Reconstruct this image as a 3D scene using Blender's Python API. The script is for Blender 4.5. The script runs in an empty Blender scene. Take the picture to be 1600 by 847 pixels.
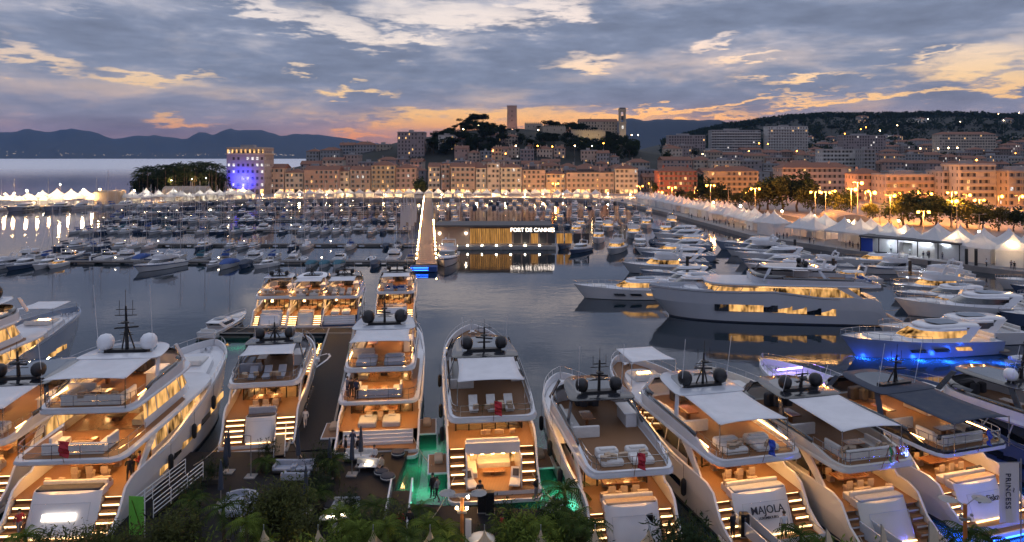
import bpy, bmesh, math, random
from mathutils import Vector, Matrix, noise
R = random.Random(7)
sc = bpy.context.scene
COL = sc.collection
rad = math.radians
# ---------------------------------------------------------------- camera
H, F, HZ = 25.0, 1067.0, 244.0          # eye height (m), focal length and horizon row of the 1600 px photograph
cam_d = bpy.data.cameras.new('camera'); cam = bpy.data.objects.new('camera', cam_d); COL.objects.link(cam)
cam.location = (0, 0, H); cam.rotation_euler = (rad(90), 0, 0)
cam_d.sensor_width = 36; cam_d.lens = 36 * F / 1600; cam_d.shift_y = -(423.5 - HZ) / 1600
cam_d.clip_start = 0.5; cam_d.clip_end = 60000
sc.camera = cam
def P(px, py, z=0.0):                    # where the sight line of a photo pixel meets height z
    D = F * (H - z) / (py - HZ); return ((px - 800) * D / F, D)
def X(px, D): return (px - 800) * D / F
def Z(py, D): return H - (py - HZ) * D / F
def S(r, g, b):                          # sRGB 0-255 -> linear
    return tuple(((c / 255 + .055) / 1.055) ** 2.4 if c > 10 else c / 255 / 12.92 for c in (r, g, b))
class NT:                                # tiny node-tree writer
    def __init__(s, t): s.t = t
    def n(s, typ, ins=None, **kw):
        q = s.t.nodes.new(typ)
        for k, v in kw.items(): setattr(q, k, v)
        for k, v in (ins or {}).items(): s.put(q.inputs[k], v)
        return q
    def put(s, i, v):
        if hasattr(v, 'is_output'): s.t.links.new(v, i)
        elif isinstance(v, (tuple, list)) and i.type == 'RGBA' and len(v) == 3: i.default_value = (*v, 1)
        else: i.default_value = v
    def m(s, op, a, b=None, c=None, clamp=False):
        q = s.t.nodes.new('ShaderNodeMath'); q.operation = op; q.use_clamp = clamp
        for i, v in enumerate((a, b, c)):
            if v is not None: s.put(q.inputs[i], v)
        return q.outputs[0]
    def mr(s, v, a, b, c=0., d=1., t='SMOOTHSTEP'):
        q = s.n('ShaderNodeMapRange', {'Value': v, 'From Min': a, 'From Max': b, 'To Min': c, 'To Max': d}); q.interpolation_type = t
        return q.outputs[0]
    def mix(s, f, a, b, t='MIX'):
        q = s.t.nodes.new('ShaderNodeMix'); q.data_type = 'RGBA'; q.blend_type = t
        s.put(q.inputs[0], f); s.put(q.inputs[6], a); s.put(q.inputs[7], b); return q.outputs[2]
    def ramp(s, f, stops, mode='LINEAR'):
        q = s.t.nodes.new('ShaderNodeValToRGB'); s.put(q.inputs[0], f); e = q.color_ramp.elements; q.color_ramp.interpolation = mode
        for i, (p, c) in enumerate(stops):
            el = e[i] if i < 2 else e.new(p)
            el.position = p; el.color = (*c, 1)
        return q.outputs[0]
# ---------------------------------------------------------------- world: dusk sky under broken cloud
w = bpy.data.worlds.new('World'); sc.world = w; w.use_nodes = True
w.node_tree.nodes.clear(); g = NT(w.node_tree)
SUN_AZ, SUN_EL = rad(14), rad(1.2)
d = g.n('ShaderNodeTexCoord').outputs['Generated']
sx = g.n('ShaderNodeSeparateXYZ', {0: d}).outputs
az = g.m('ARCTAN2', sx[0], sx[1]); el = g.m('ARCSINE', sx[2])
pv = g.n('ShaderNodeCombineXYZ', {0: az, 1: el}).outputs[0]
# cloud noise: stretched along the horizon, finer low down
st = g.n('ShaderNodeCombineXYZ', {0: g.m('MULTIPLY', az, 5.0), 1: g.m('MULTIPLY', el, 19.0), 2: 3.1}).outputs[0]
n1 = g.n('ShaderNodeTexNoise', {'Vector': st, 'Scale': 1.0, 'Detail': 4.5, 'Roughness': .6, 'Distortion': .2}).outputs['Fac']
st2 = g.n('ShaderNodeCombineXYZ', {0: g.m('MULTIPLY', az, 16.0), 1: g.m('MULTIPLY', el, 75.0), 2: 8.3}).outputs[0]
n2 = g.n('ShaderNodeTexNoise', {'Vector': st2, 'Scale': 1.0, 'Detail': 4., 'Roughness': .62, 'Distortion': .0}).outputs['Fac']
wv = g.n('ShaderNodeCombineXYZ', {0: g.m('MULTIPLY_ADD', n1, .36, -.18), 1: g.m('MULTIPLY_ADD', n2, .075, -.0375)}).outputs[0]
pw = g.n('ShaderNodeVectorMath', {0: pv, 1: wv}, operation='ADD').outputs[0]
def dirang(px, py):
    x, z = (px - 800) / F, (HZ - py) / F
    return math.atan2(x, 1), math.atan2(z, math.hypot(x, 1))
GAPS = [(405, 12, 120, 20, -20, 1), (520, 45, 150, 26, -12, 1), (700, 22, 230, 30, 0, 1), (640, 60, 150, 13, 0, .8), (850, 12, 90, 22, 0, .9), (905, 96, 130, 18, 2, 1), (245, 118, 105, 10, 1, .95), (545, 141, 60, 9, 0, .9), (45, 82, 90, 13, -14, .95), (240, 193, 110, 10, -4, .95), (575, 214, 95, 10, 0, 1),
        (760, 182, 280, 12, 2, 1), (1080, 166, 330, 6, 5, 1), (1380, 150, 270, 7, 4, 1), (1560, 132, 170, 12, 3, 1), (1550, 95, 150, 26, 6, 1), (1240, 122, 110, 8, 8, .95), (1450, 84, 70, 8, 5, .8), (1235, 88, 55, 8, 0, .8), (430, 104, 40, 9, 0, .8), (1128, 68, 40, 14, 35, .75), (850, 190, 330, 24, 0, 1), (1010, 178, 200, 9, 2, .95), (130, 8, 60, 10, 0, .3)]
PR = {}
for tq in (-16, 0, 4, 20):                                      # the direction plane turned by the few tilts the gaps have
    PR[tq] = pw if not tq else g.n('ShaderNodeMapping', {'Vector': pw, 'Rotation': (0, 0, rad(-tq))}, vector_type='POINT').outputs[0]
gq = None
for (px, py, rx, ry, tilt, amp) in GAPS:
    a0, e0 = dirang(px, py); tq = min(PR, key=lambda t: abs(t - tilt)); c_, s_ = math.cos(rad(-tq)), math.sin(rad(-tq))
    a1, e1 = a0 * c_ - e0 * s_, a0 * s_ + e0 * c_; ka, ke = F / rx / 1.24, F / ry / 1.35
    v_ = g.n('ShaderNodeVectorMath', {0: PR[tq], 1: (ka, ke, 0), 2: (-a1 * ka, -e1 * ke, (1 - amp) * .9)}, operation='MULTIPLY_ADD').outputs[0]
    q_ = g.n('ShaderNodeVectorMath', {0: v_, 1: v_}, operation='DOT_PRODUCT').outputs['Value']
    gq = q_ if gq is None else g.m('MINIMUM', gq, q_)
gap = g.mr(g.m('SQRT', gq), 0., 1., 1., 0., 'SMOOTHERSTEP')
high = g.m('MULTIPLY', g.mr(el, .19, .5), .78)                   # broken, brighter cloud overhead
gm = g.m('MAXIMUM', gap, high)
gm = g.m('ADD', gm, g.m('MULTIPLY', g.m('SUBTRACT', n1, .5), 1.1))
gm = g.m('ADD', gm, g.m('MULTIPLY', g.m('SUBTRACT', n2, .5), 1.5))
gmask = g.mr(gm, .10, 1.05)
ef = g.m('DIVIDE', el, 1.5708, clamp=True)
west = g.mr(g.m('ABSOLUTE', g.m('SUBTRACT', az, SUN_AZ)), .35, 1.9, 1., 0.)
glow = g.ramp(ef, [(0, S(232, 120, 96)), (.018, S(248, 158, 100)), (.036, S(255, 196, 125)), (.062, S(252, 214, 165)), (.105, S(244, 230, 222)), (.25, S(222, 222, 232)), (1, S(205, 215, 238))])
glowE = g.ramp(ef, [(0, S(150, 135, 160)), (.06, S(165, 150, 175)), (.2, S(175, 180, 210)), (1, S(190, 205, 236))])
clear = g.mix(west, glowE, glow)
cl = g.ramp(ef, [(0, S(172, 130, 132)), (.016, S(154, 132, 146)), (.035, S(144, 144, 164)), (.07, S(136, 145, 168)), (.14, S(134, 145, 170)), (.24, S(168, 175, 194)), (.4, S(182, 188, 204)), (1, S(190, 196, 214))])
shade = g.mr(n1, .32, .68, .78, 1.25, 'LINEAR')
cl = g.mix(1., cl, g.n('ShaderNodeCombineXYZ', {0: shade, 1: shade, 2: shade}).outputs[0], 'MULTIPLY')
near = g.m('MULTIPLY', g.mr(g.m('ABSOLUTE', g.m('SUBTRACT', az, .10)), .05, .62, 1., 0.), g.mr(el, .0, .085, .75, 0.))
cl = g.mix(near, cl, S(236, 158, 104))                            # low cloud lit from below where the sun went down
fine = g.mr(n2, .3, .7, .88, 1.12, 'LINEAR')
cl = g.mix(1., cl, g.n('ShaderNodeCombineXYZ', {0: fine, 1: fine, 2: fine}).outputs[0], 'MULTIPLY')
nish = g.n('ShaderNodeTexSky', sky_type='NISHITA', sun_disc=False, sun_elevation=SUN_EL, sun_rotation=SUN_AZ, altitude=30, air_density=1.2, dust_density=2.0).outputs[0]
nb = g.mix(1., nish, (.02, .02, .02), 'MULTIPLY')                 # the clear air behind the cloud deck
clear = g.mix(1., clear, nb, 'ADD')
cl = g.mix(g.mr(n1, .46, .74, 0., .42), cl, clear)                # thin veils where the deck lets light through
skyc = g.mix(gmask, cl, clear)
below = g.mr(el, -.03, 0., 0., 1.)
skyc = g.mix(below, S(60, 66, 88), skyc)
bg = g.n('ShaderNodeBackground', {'Color': skyc, 'Strength': 1.0})
g.n('ShaderNodeOutputWorld', {'Surface': bg.outputs[0]})
w.cycles.sampling_method = 'MANUAL'; w.cycles.sample_map_resolution = 512
# the sun has set: no sun lamp, the afterglow is in the sky above
# ---------------------------------------------------------------- view and renderer
sc.view_settings.view_transform = 'Standard'; sc.view_settings.look = 'None'
sc.view_settings.exposure = 0.0; sc.view_settings.gamma = 1.0; sc.view_settings.use_curve_mapping = False
cy = sc.cycles
cy.use_denoising = True; cy.max_bounces = 6; cy.diffuse_bounces = 3; cy.glossy_bounces = 3; cy.transmission_bounces = 3; cy.transparent_max_bounces = 6
cy.sample_clamp_indirect = 4.0; cy.caustics_reflective = False; cy.caustics_refractive = False; cy.use_light_tree = True
cy.volume_bounces = 0; cy.adaptive_threshold = .02
# ---------------------------------------------------------------- helpers: objects
def tag(o, label=None, cat=None, group=None, kind=None):
    if label: o['label'] = label
    if cat: o['category'] = cat
    if group: o['group'] = group
    if kind: o['kind'] = kind
    return o
def empty(name, loc=(0, 0, 0), rz=0.0, parent=None):
    o = bpy.data.objects.new(name, None); o.empty_display_size = .3; COL.objects.link(o)
    o.location = loc; o.rotation_euler = (0, 0, rz); o.parent = parent
    return o
def inst(name, me, parent=None, loc=(0, 0, 0), rz=0.0, s=None):
    o = bpy.data.objects.new(name, me); COL.objects.link(o); o.parent = parent
    o.location = loc; o.rotation_euler = (0, 0, rz)
    if s is not None: o.scale = s if hasattr(s, '__len__') else (s, s, s)
    return o
KIDS = {}
def copy_tree(o, parent=None):
    c = o.copy(); COL.objects.link(c); c.parent = parent
    for ch in KIDS.get(o.name) or KIDS.setdefault(o.name, list(o.children)): copy_tree(ch, c)
    return c
class MB:
    def __init__(s): s.v = []; s.f = []; s.m = []; s.mi = 0
    def add(s, vs, fs):
        o = len(s.v); s.v += [tuple(v) for v in vs]; s.f += [tuple(i + o for i in f) for f in fs]; s.m += [s.mi] * len(fs); return s
    def box(s, x0, x1, y0, y1, z0, z1):
        return s.add([(x0, y0, z0), (x1, y0, z0), (x1, y1, z0), (x0, y1, z0), (x0, y0, z1), (x1, y0, z1), (x1, y1, z1), (x0, y1, z1)],
                     [(3, 2, 1, 0), (4, 5, 6, 7), (0, 1, 5, 4), (1, 2, 6, 5), (2, 3, 7, 6), (3, 0, 4, 7)])
    def cbox(s, c, sz, rz=0., rx=0., ry=0.):
        M = Matrix.Translation(c) @ Matrix.Rotation(rz, 4, 'Z') @ Matrix.Rotation(ry, 4, 'Y') @ Matrix.Rotation(rx, 4, 'X')
        a, b, e = sz[0] / 2, sz[1] / 2, sz[2] / 2
        vs = [M @ Vector(p) for p in ((-a, -b, -e), (a, -b, -e), (a, b, -e), (-a, b, -e), (-a, -b, e), (a, -b, e), (a, b, e), (-a, b, e))]
        return s.add(vs, [(3, 2, 1, 0), (4, 5, 6, 7), (0, 1, 5, 4), (1, 2, 6, 5), (2, 3, 7, 6), (3, 0, 4, 7)])
    def loft(s, rings, c0=True, c1=True, closed=True):
        n = len(rings[0]); vs = [p for r in rings for p in r]; fs = []
        for k in range(len(rings) - 1):
            for i in range(n if closed else n - 1):
                j = (i + 1) % n; fs.append((k * n + i, k * n + j, (k + 1) * n + j, (k + 1) * n + i))
        if c0: fs.append(tuple(range(n - 1, -1, -1)))
        if c1: fs.append(tuple((len(rings) - 1) * n + i for i in range(n)))
        return s.add(vs, fs)
    def prism(s, poly, z0, z1): return s.loft([[(x, y, z0) for x, y in poly], [(x, y, z1) for x, y in poly]])
    def rbox(s, x0, x1, y0, y1, z0, z1, r=.06):           # cushion: rounded corners, softened top
        def ring(i, z):
            a, b, c2, d2 = x0 + i, x1 - i, y0 + i, y1 - i; q = min(r, (b - a) / 3, (d2 - c2) / 3)
            return [(a + q, c2, z), (b - q, c2, z), (b, c2 + q, z), (b, d2 - q, z), (b - q, d2, z), (a + q, d2, z), (a, d2 - q, z), (a, c2 + q, z)]
        h = min(r, (z1 - z0) * .45)
        return s.loft([ring(h * .3, z0), ring(0, z0 + h * .5), ring(0, z1 - h), ring(h * .35, z1 - h * .3), ring(h, z1)])
    def tube(s, p, q, r, n=6, r2=None, cap=True):
        p = Vector(p); q = Vector(q); a = (q - p)
        if a.length < 1e-6: return s
        a.normalize(); u = a.orthogonal().normalized(); v = a.cross(u); r2 = r if r2 is None else r2
        cs = [(math.cos(2 * math.pi * i / n), math.sin(2 * math.pi * i / n)) for i in range(n)]
        return s.loft([[p + (u * c + v * t) * r for c, t in cs], [q + (u * c + v * t) * r2 for c, t in cs]], cap, cap)
    def path(s, pts, r, n=5):
        for a, b in zip(pts, pts[1:]): s.tube(a, b, r, n)
        return s
    def ball(s, c, r, rz=None, n=10, m=6, z0=-1., z1=1.):
        rz = r if rz is None else rz; rings = []
        for k in range(m + 1):
            t = z0 + (z1 - z0) * k / m; th = math.asin(max(-1, min(1, t))); th = -math.pi / 2 + (math.pi) * ((math.asin(max(-1, min(1, z0))) + math.pi / 2) / math.pi + (math.asin(z1) - math.asin(max(-1, min(1, z0)))) / math.pi * k / m)
            cr = max(math.cos(th), .02); rings.append([(c[0] + r * cr * math.cos(2 * math.pi * i / n), c[1] + r * cr * math.sin(2 * math.pi * i / n), c[2] + rz * math.sin(th)) for i in range(n)])
        return s.loft(rings)
    def lathe(s, prof, c=(0, 0, 0), n=10):
        return s.loft([[(c[0] + r * math.cos(2 * math.pi * i / n), c[1] + r * math.sin(2 * math.pi * i / n), c[2] + z) for i in range(n)] for r, z in prof])
    def quad(s, a, b, c, d): return s.add([a, b, c, d], [(0, 1, 2, 3)])
    def mesh(s, name, mat, smooth=None):
        me = bpy.data.meshes.new(name); me.from_pydata(s.v, [], s.f)
        for q in (mat if isinstance(mat, (list, tuple)) else [mat]): me.materials.append(M[q] if isinstance(q, str) else q)
        if isinstance(mat, (list, tuple)): me.polygons.foreach_set('material_index', s.m)
        if smooth is not None:
            me.polygons.foreach_set('use_smooth', [True] * len(me.polygons)); me.set_sharp_from_angle(angle=rad(smooth))
        me.update(); return me
    def build(s, name, mat, parent=None, loc=(0, 0, 0), rz=0.0, smooth=None):
        return inst(name, s.mesh(name, mat, smooth), parent, loc, rz)
def text_mesh(txt, size, mat, name='lettering', depth=.02, spacing=1.0, bold=.005):
    c = bpy.data.curves.new('txt', 'FONT'); c.body = txt; c.size = size; c.extrude = depth; c.align_x = 'CENTER'; c.align_y = 'CENTER'; c.space_character = spacing; c.resolution_u = 3; c.offset = size * bold
    o = bpy.data.objects.new('txt', c); me = bpy.data.meshes.new_from_object(o); bpy.data.objects.remove(o); bpy.data.curves.remove(c)
    me.name = name; me.materials.clear(); me.materials.append(M[mat]); return me
ORD = 'first second third fourth fifth sixth seventh eighth ninth tenth eleventh twelfth thirteenth fourteenth fifteenth sixteenth seventeenth eighteenth nineteenth'.split()
TENS = {2: 'twenty', 3: 'thirty', 4: 'forty', 5: 'fifty', 6: 'sixty', 7: 'seventy', 8: 'eighty', 9: 'ninety'}
def ordinal(n):
    if n >= 100: return 'hundredth' if n == 100 else 'hundred-' + ordinal(n - 100)
    if n <= 19: return ORD[n - 1]
    t, u = divmod(n, 10); return (TENS[t] + '-' + ORD[u - 1]) if u else TENS[t][:-1] + 'ieth'
ROWS = {}                                # things told apart only by their turn in a row: label filled in at the end
def row(key, o, px, tmpl, cat, group):
    tag(o, None, cat, group); ROWS.setdefault(key, []).append((px, o, tmpl)); return o
def name_rows():
    for key, L in ROWS.items():
        L.sort(key=lambda t: t[0])
        for i, (px, o, tmpl) in enumerate(L): o['label'] = tmpl.replace('#', ordinal(i + 1) if len(L) > 1 else 'only')
# ---------------------------------------------------------------- materials
M = {}
def mat(name, col, rough=.5, metal=0., var=.12, scale=3., bump=0., bs=20., em=None, es=0., coat=0., spec=.5, streak=None, dirt=None):
    m = bpy.data.materials.new(name); m.use_nodes = True; t = NT(m.node_tree); b = m.node_tree.nodes['Principled BSDF']
    co = t.n('ShaderNodeTexCoord').outputs['Object']
    if streak: co = t.n('ShaderNodeVectorMath', {0: co, 1: streak}, operation='MULTIPLY').outputs[0]
    c = (*col, 1)
    if var:
        nz = t.n('ShaderNodeTexNoise', {'Vector': co, 'Scale': scale, 'Detail': 4., 'Roughness': .6}).outputs['Fac']
        f = t.mr(nz, .3, .7, 0., 1., 'LINEAR')
        lo = tuple(x * (1 - var) for x in col); hi = tuple(min(1, x * (1 + var)) for x in col)
        cc = t.mix(f, lo, hi)
        if dirt:
            n3 = t.n('ShaderNodeTexNoise', {'Vector': co, 'Scale': scale * .4, 'Detail': 6., 'Roughness': .7}).outputs['Fac']
            cc = t.mix(t.mr(n3, .52, .75), cc, dirt)
        t.put(b.inputs['Base Color'], cc)
        t.put(b.inputs['Roughness'], t.mr(nz, .3, .7, max(0.02, rough * .85), min(1, rough * 1.15), 'LINEAR'))
    else:
        b.inputs['Base Color'].default_value = c; b.inputs['Roughness'].default_value = rough
    b.inputs['Metallic'].default_value = metal; b.inputs['Coat Weight'].default_value = coat; b.inputs['Specular IOR Level'].default_value = spec
    if bump:
        nb_ = t.n('ShaderNodeTexNoise', {'Vector': co, 'Scale': bs, 'Detail': 3.}).outputs['Fac']
        t.put(b.inputs['Normal'], t.n('ShaderNodeBump', {'Height': nb_, 'Strength': bump, 'Distance': .05}).outputs[0])
    if em: b.inputs['Emission Color'].default_value = (*em, 1); b.inputs['Emission Strength'].default_value = es
    M[name] = m; return m
WARM = (1.0, .50, .155)
mat('gelcoat', (.64, .64, .66), .16, var=.06, scale=.5, coat=.4)
mat('gelcoat_grey', (.45, .47, .51), .18, var=.03, scale=.7, coat=.4)
mat('gelcoat_cream', (.60, .56, .50), .2, var=.03, scale=.7, coat=.3)
mat('navy_hull', (.055, .085, .16), .15, var=.05, scale=.7, coat=.6)
mat('steel_blue_hull', (.22, .27, .36), .18, var=.05, scale=.7, coat=.5)
mat('dark_paint', (.02, .022, .028), .22, var=.1, coat=.5)
mat('antifoul', (.03, .035, .05), .6)
mat('canvas', (.80, .79, .80), .85, var=.05, scale=1.5, bump=.25, bs=3.)
mat('canvas_dark', (.035, .045, .07), .8, var=.12, scale=1.5, bump=.25, bs=3.)
mat('canvas_blue', (.02, .06, .22), .8, var=.2, scale=1.2, bump=.5, bs=2.)
mat('canvas_teal', (.02, .10, .14), .8, var=.2, scale=1.2, bump=.5, bs=2.)
mat('cushion', (.62, .60, .57), .85, var=.08, scale=4., bump=.3, bs=8.)
mat('cushion_tan', (.45, .34, .24), .85, var=.1, scale=4., bump=.3, bs=8.)
mat('cushion_dark', (.05, .05, .06), .85, var=.1, scale=4., bump=.3, bs=8.)
mat('cushion_cool', (.34, .36, .42), .85, var=.08, scale=4., bump=.3, bs=8.)
mat('chrome', (.7, .7, .72), .12, 1.0, var=0)
mat('mast_alloy', (.5, .51, .53), .35, .7, var=.05)
mat('black_plastic', (.012, .012, .014), .4, var=.1)
mat('rubber', (.01, .01, .012), .7, var=.1)
mat('white_plastic', (.75, .76, .78), .3, var=.03)
mat('tinted_glass', (.008, .011, .016), .04, var=0, coat=1., spec=.8)
mat('wood_varnish', (.23, .09, .03), .3, var=.25, scale=2., coat=.4, streak=(6, 1, 6))
mat('terracotta', (.20, .085, .05), .85, var=.3, scale=1.2, bump=.6, bs=5., streak=(1, 1, 1))
mat('slate_roof', (.07, .068, .072), .7, var=.25, scale=1.)
mat('concrete', (.26, .25, .24), .85, var=.18, scale=.6, bump=.2, bs=4.)
mat('quay_stone', (.23, .21, .20), .8, var=.2, scale=.35, bump=.2, bs=3.)
mat('asphalt', (.05, .05, .052), .8, var=.2, scale=.5)
mat('pontoon_deck', (.10, .09, .085), .75, var=.25, scale=1.5, streak=(1, 5, 1))
mat('window_pane', (.05, .045, .045), .25, var=0)
mat('shutter', (.22, .20, .17), .7, var=.2)
mat('shutter_blue', (.15, .2, .24), .7, var=.2)
mat('trunk_bark', (.06, .045, .032), .9, var=.3, scale=4., bump=.6, bs=8.)
mat('pot_white', (.62, .6, .57), .6, var=.08)
mat('pot_dark', (.04, .035, .03), .6, var=.2)
mat('skin', (.42, .24, .16), .6, var=.05); mat('hair', (.02, .014, .01), .6, var=.2)
mat('cloth_black', (.012, .012, .015), .8); mat('cloth_white', (.6, .6, .62), .8); mat('cloth_navy', (.02, .03, .07), .8); mat('cloth_red', (.35, .03, .03), .8); mat('cloth_grey', (.16, .16, .18), .8); mat('cloth_beige', (.4, .33, .25), .8)
mat('red_flag', (.42, .02, .03), .75); mat('green_flag', (.03, .28, .1), .75); mat('blue_flag', (.02, .06, .35), .75); mat('white_flag', (.75, .75, .75), .75)
mat('lime_banner', (.16, .52, .06), .7, var=.1); mat('cream_banner', (.66, .60, .54), .8, var=.05, scale=1.)
mat('letter_dark', (.02, .02, .028), .5, var=0)
mat('lamp_steel', (.28, .27, .26), .5, .4); mat('lamp_orange', (.42, .14, .03), .6, var=.2)
mat('ochre_sail', (.6, .5, .36), .85, var=.08, bump=.3, bs=3.)
def lit(name, col, strength, var=0., scale=1., streak=None, lo=.15):
    m = bpy.data.materials.new(name); m.use_nodes = True; t = NT(m.node_tree); t.t.nodes.clear()
    c = col; k = strength
    if var:
        co = t.n('ShaderNodeTexCoord').outputs['Object']
        if streak: co = t.n('ShaderNodeVectorMath', {0: co, 1: streak}, operation='MULTIPLY').outputs[0]
        nz = t.n('ShaderNodeTexNoise', {'Vector': co, 'Scale': scale, 'Detail': 2., 'Roughness': .7}).outputs['Fac']
        k = t.m('MULTIPLY', t.mr(nz, .5 - var * .35, .5 + var * .25, lo, 1.0), strength)
    e = t.n('ShaderNodeEmission', {'Color': c, 'Strength': k}).outputs[0]
    t.n('ShaderNodeOutputMaterial', {'Surface': e}); M[name] = m; m.cycles.emission_sampling = 'AUTO'; return m
lit('deck_light', WARM, 46.)
lit('deck_light_soft', WARM, 22.)
lit('step_glow', (1, .60, .26), 5.)
lit('purple_light', (.35, .2, 1.), 20.)
lit('blue_light', (.02, .12, 1.), 14.)
lit('cool_light', (.75, .85, 1.), 80.)
lit('painted_wall_glow', (1, .50, .15), 1.5, .6, 1.3, (1.2, 1.2, .5), .08)
lit('saloon_window', (1, .52, .17), 1.25, .55, .75, (1., 1., .45), .015)
lit('window_lit', (1, .58, .22), 1.6, .4, .8, None, .3)
lit('window_cool', (.9, .85, .8), 1.3, .4, .8, None, .3)
lit('bulb_orange', (1, .30, .035), 34.)
lit('bulb_warm', (1, .66, .30), 70.)
lit('bulb_white', (1, .86, .62), 70.)
lit('shop_glow', (1, .55, .2), 3.0, .7, .35, None, .05)
lit('sign_white', (1, .85, .7), 5.)
lit('led_small', (1, .8, .55), 25.)
def teak(name, col, k=16):
    m = mat(name, col, .6, var=.15, scale=5., streak=(8, .6, 1)); t = NT(m.node_tree); b = m.node_tree.nodes['Principled BSDF']
    co = t.n('ShaderNodeTexCoord').outputs['Object']; x = t.n('ShaderNodeSeparateXYZ', {0: co}).outputs[0]
    fr = t.m('FRACT', t.m('MULTIPLY', x, k)); ln = t.m('LESS_THAN', fr, .1)
    old = b.inputs['Base Color'].links[0].from_socket
    t.put(b.inputs['Base Color'], t.mix(ln, old, tuple(c * .25 for c in col)))
teak('teak', (.22, .105, .042), 9); teak('teak_grey', (.14, .11, .085), 9); teak('quay_boards', (.014, .0135, .0155), 7); teak('pier_boards', (.22, .13, .08), 3)
M['quay_boards'].node_tree.nodes['Principled BSDF'].inputs['Specular IOR Level'].default_value = .12
def foliage(name, col, tl=.35):
    m = bpy.data.materials.new(name); m.use_nodes = True; t = NT(m.node_tree); t.t.nodes.clear()
    co = t.n('ShaderNodeTexCoord').outputs['Object']
    nz = t.n('ShaderNodeTexNoise', {'Vector': co, 'Scale': 1.6, 'Detail': 3.}).outputs['Fac']
    c = t.mix(t.mr(nz, .3, .7), tuple(x * .55 for x in col), tuple(x * 1.5 for x in col))
    a = t.n('ShaderNodeBsdfDiffuse', {'Color': c}).outputs[0]; b = t.n('ShaderNodeBsdfTranslucent', {'Color': c}).outputs[0]
    q = t.n('ShaderNodeMixShader', {0: tl, 1: a, 2: b}).outputs[0]; t.n('ShaderNodeOutputMaterial', {'Surface': q}); M[name] = m
foliage('leaf_dark', (.030, .045, .022)); foliage('leaf_olive', (.075, .085, .03)); foliage('leaf_bright', (.11, .15, .03)); foliage('leaf_palm', (.06, .09, .025)); foliage('leaf_hill', (.022, .032, .020), .2)
def fabric(name, col, tl=.45):
    m = bpy.data.materials.new(name); m.use_nodes = True; t = NT(m.node_tree); t.t.nodes.clear()
    co = t.n('ShaderNodeTexCoord').outputs['Object']
    nz = t.n('ShaderNodeTexNoise', {'Vector': co, 'Scale': .9, 'Detail': 4.}).outputs['Fac']
    c = t.mix(t.mr(nz, .3, .7), tuple(x * .92 for x in col), col)
    a = t.n('ShaderNodeBsdfDiffuse', {'Color': c}).outputs[0]; b = t.n('ShaderNodeBsdfTranslucent', {'Color': c}).outputs[0]
    q = t.n('ShaderNodeMixShader', {0: tl, 1: a, 2: b}).outputs[0]; t.n('ShaderNodeOutputMaterial', {'Surface': q}); M[name] = m
fabric('tent_fabric', (.78, .77, .76), .35); fabric('tent_beige', (.66, .54, .38), .4); fabric('awning_fabric', (.82, .81, .82), .18)
for nm, c in dict(pink=(.47, .36, .29), cream=(.56, .49, .39), ochre=(.48, .37, .24), rose=(.42, .29, .24), white=(.55, .53, .50), grey=(.30, .29, .29), sand=(.50, .42, .34), red=(.30, .10, .07), stone=(.36, .31, .25), dusk=(.27, .23, .23), brown=(.18, .13, .11)).items():
    mat('plaster_' + nm, c, .9, var=.14, scale=.35, dirt=tuple(x * .7 for x in c))

m = bpy.data.materials.new('clear_glass'); m.use_nodes = True; t = NT(m.node_tree); t.t.nodes.clear(); M['clear_glass'] = m
t.n('ShaderNodeOutputMaterial', {'Surface': t.n('ShaderNodeMixShader', {0: t.n('ShaderNodeFresnel', {'IOR': 1.45}).outputs[0], 1: t.n('ShaderNodeBsdfTransparent', {'Color': (.92, .94, .95)}).outputs[0], 2: t.n('ShaderNodeBsdfGlossy', {'Roughness': .02}).outputs[0]}).outputs[0]})
mat('saloon_wall', (.36, .25, .16), .6, var=.15, scale=1.2); mat('saloon_art', (.3, .12, .06), .5, var=.6, scale=2.); mat('saloon_dark', (.03, .02, .015), .35, var=.2)
lit('saloon_lamp', (1, .55, .2), 14.)
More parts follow.
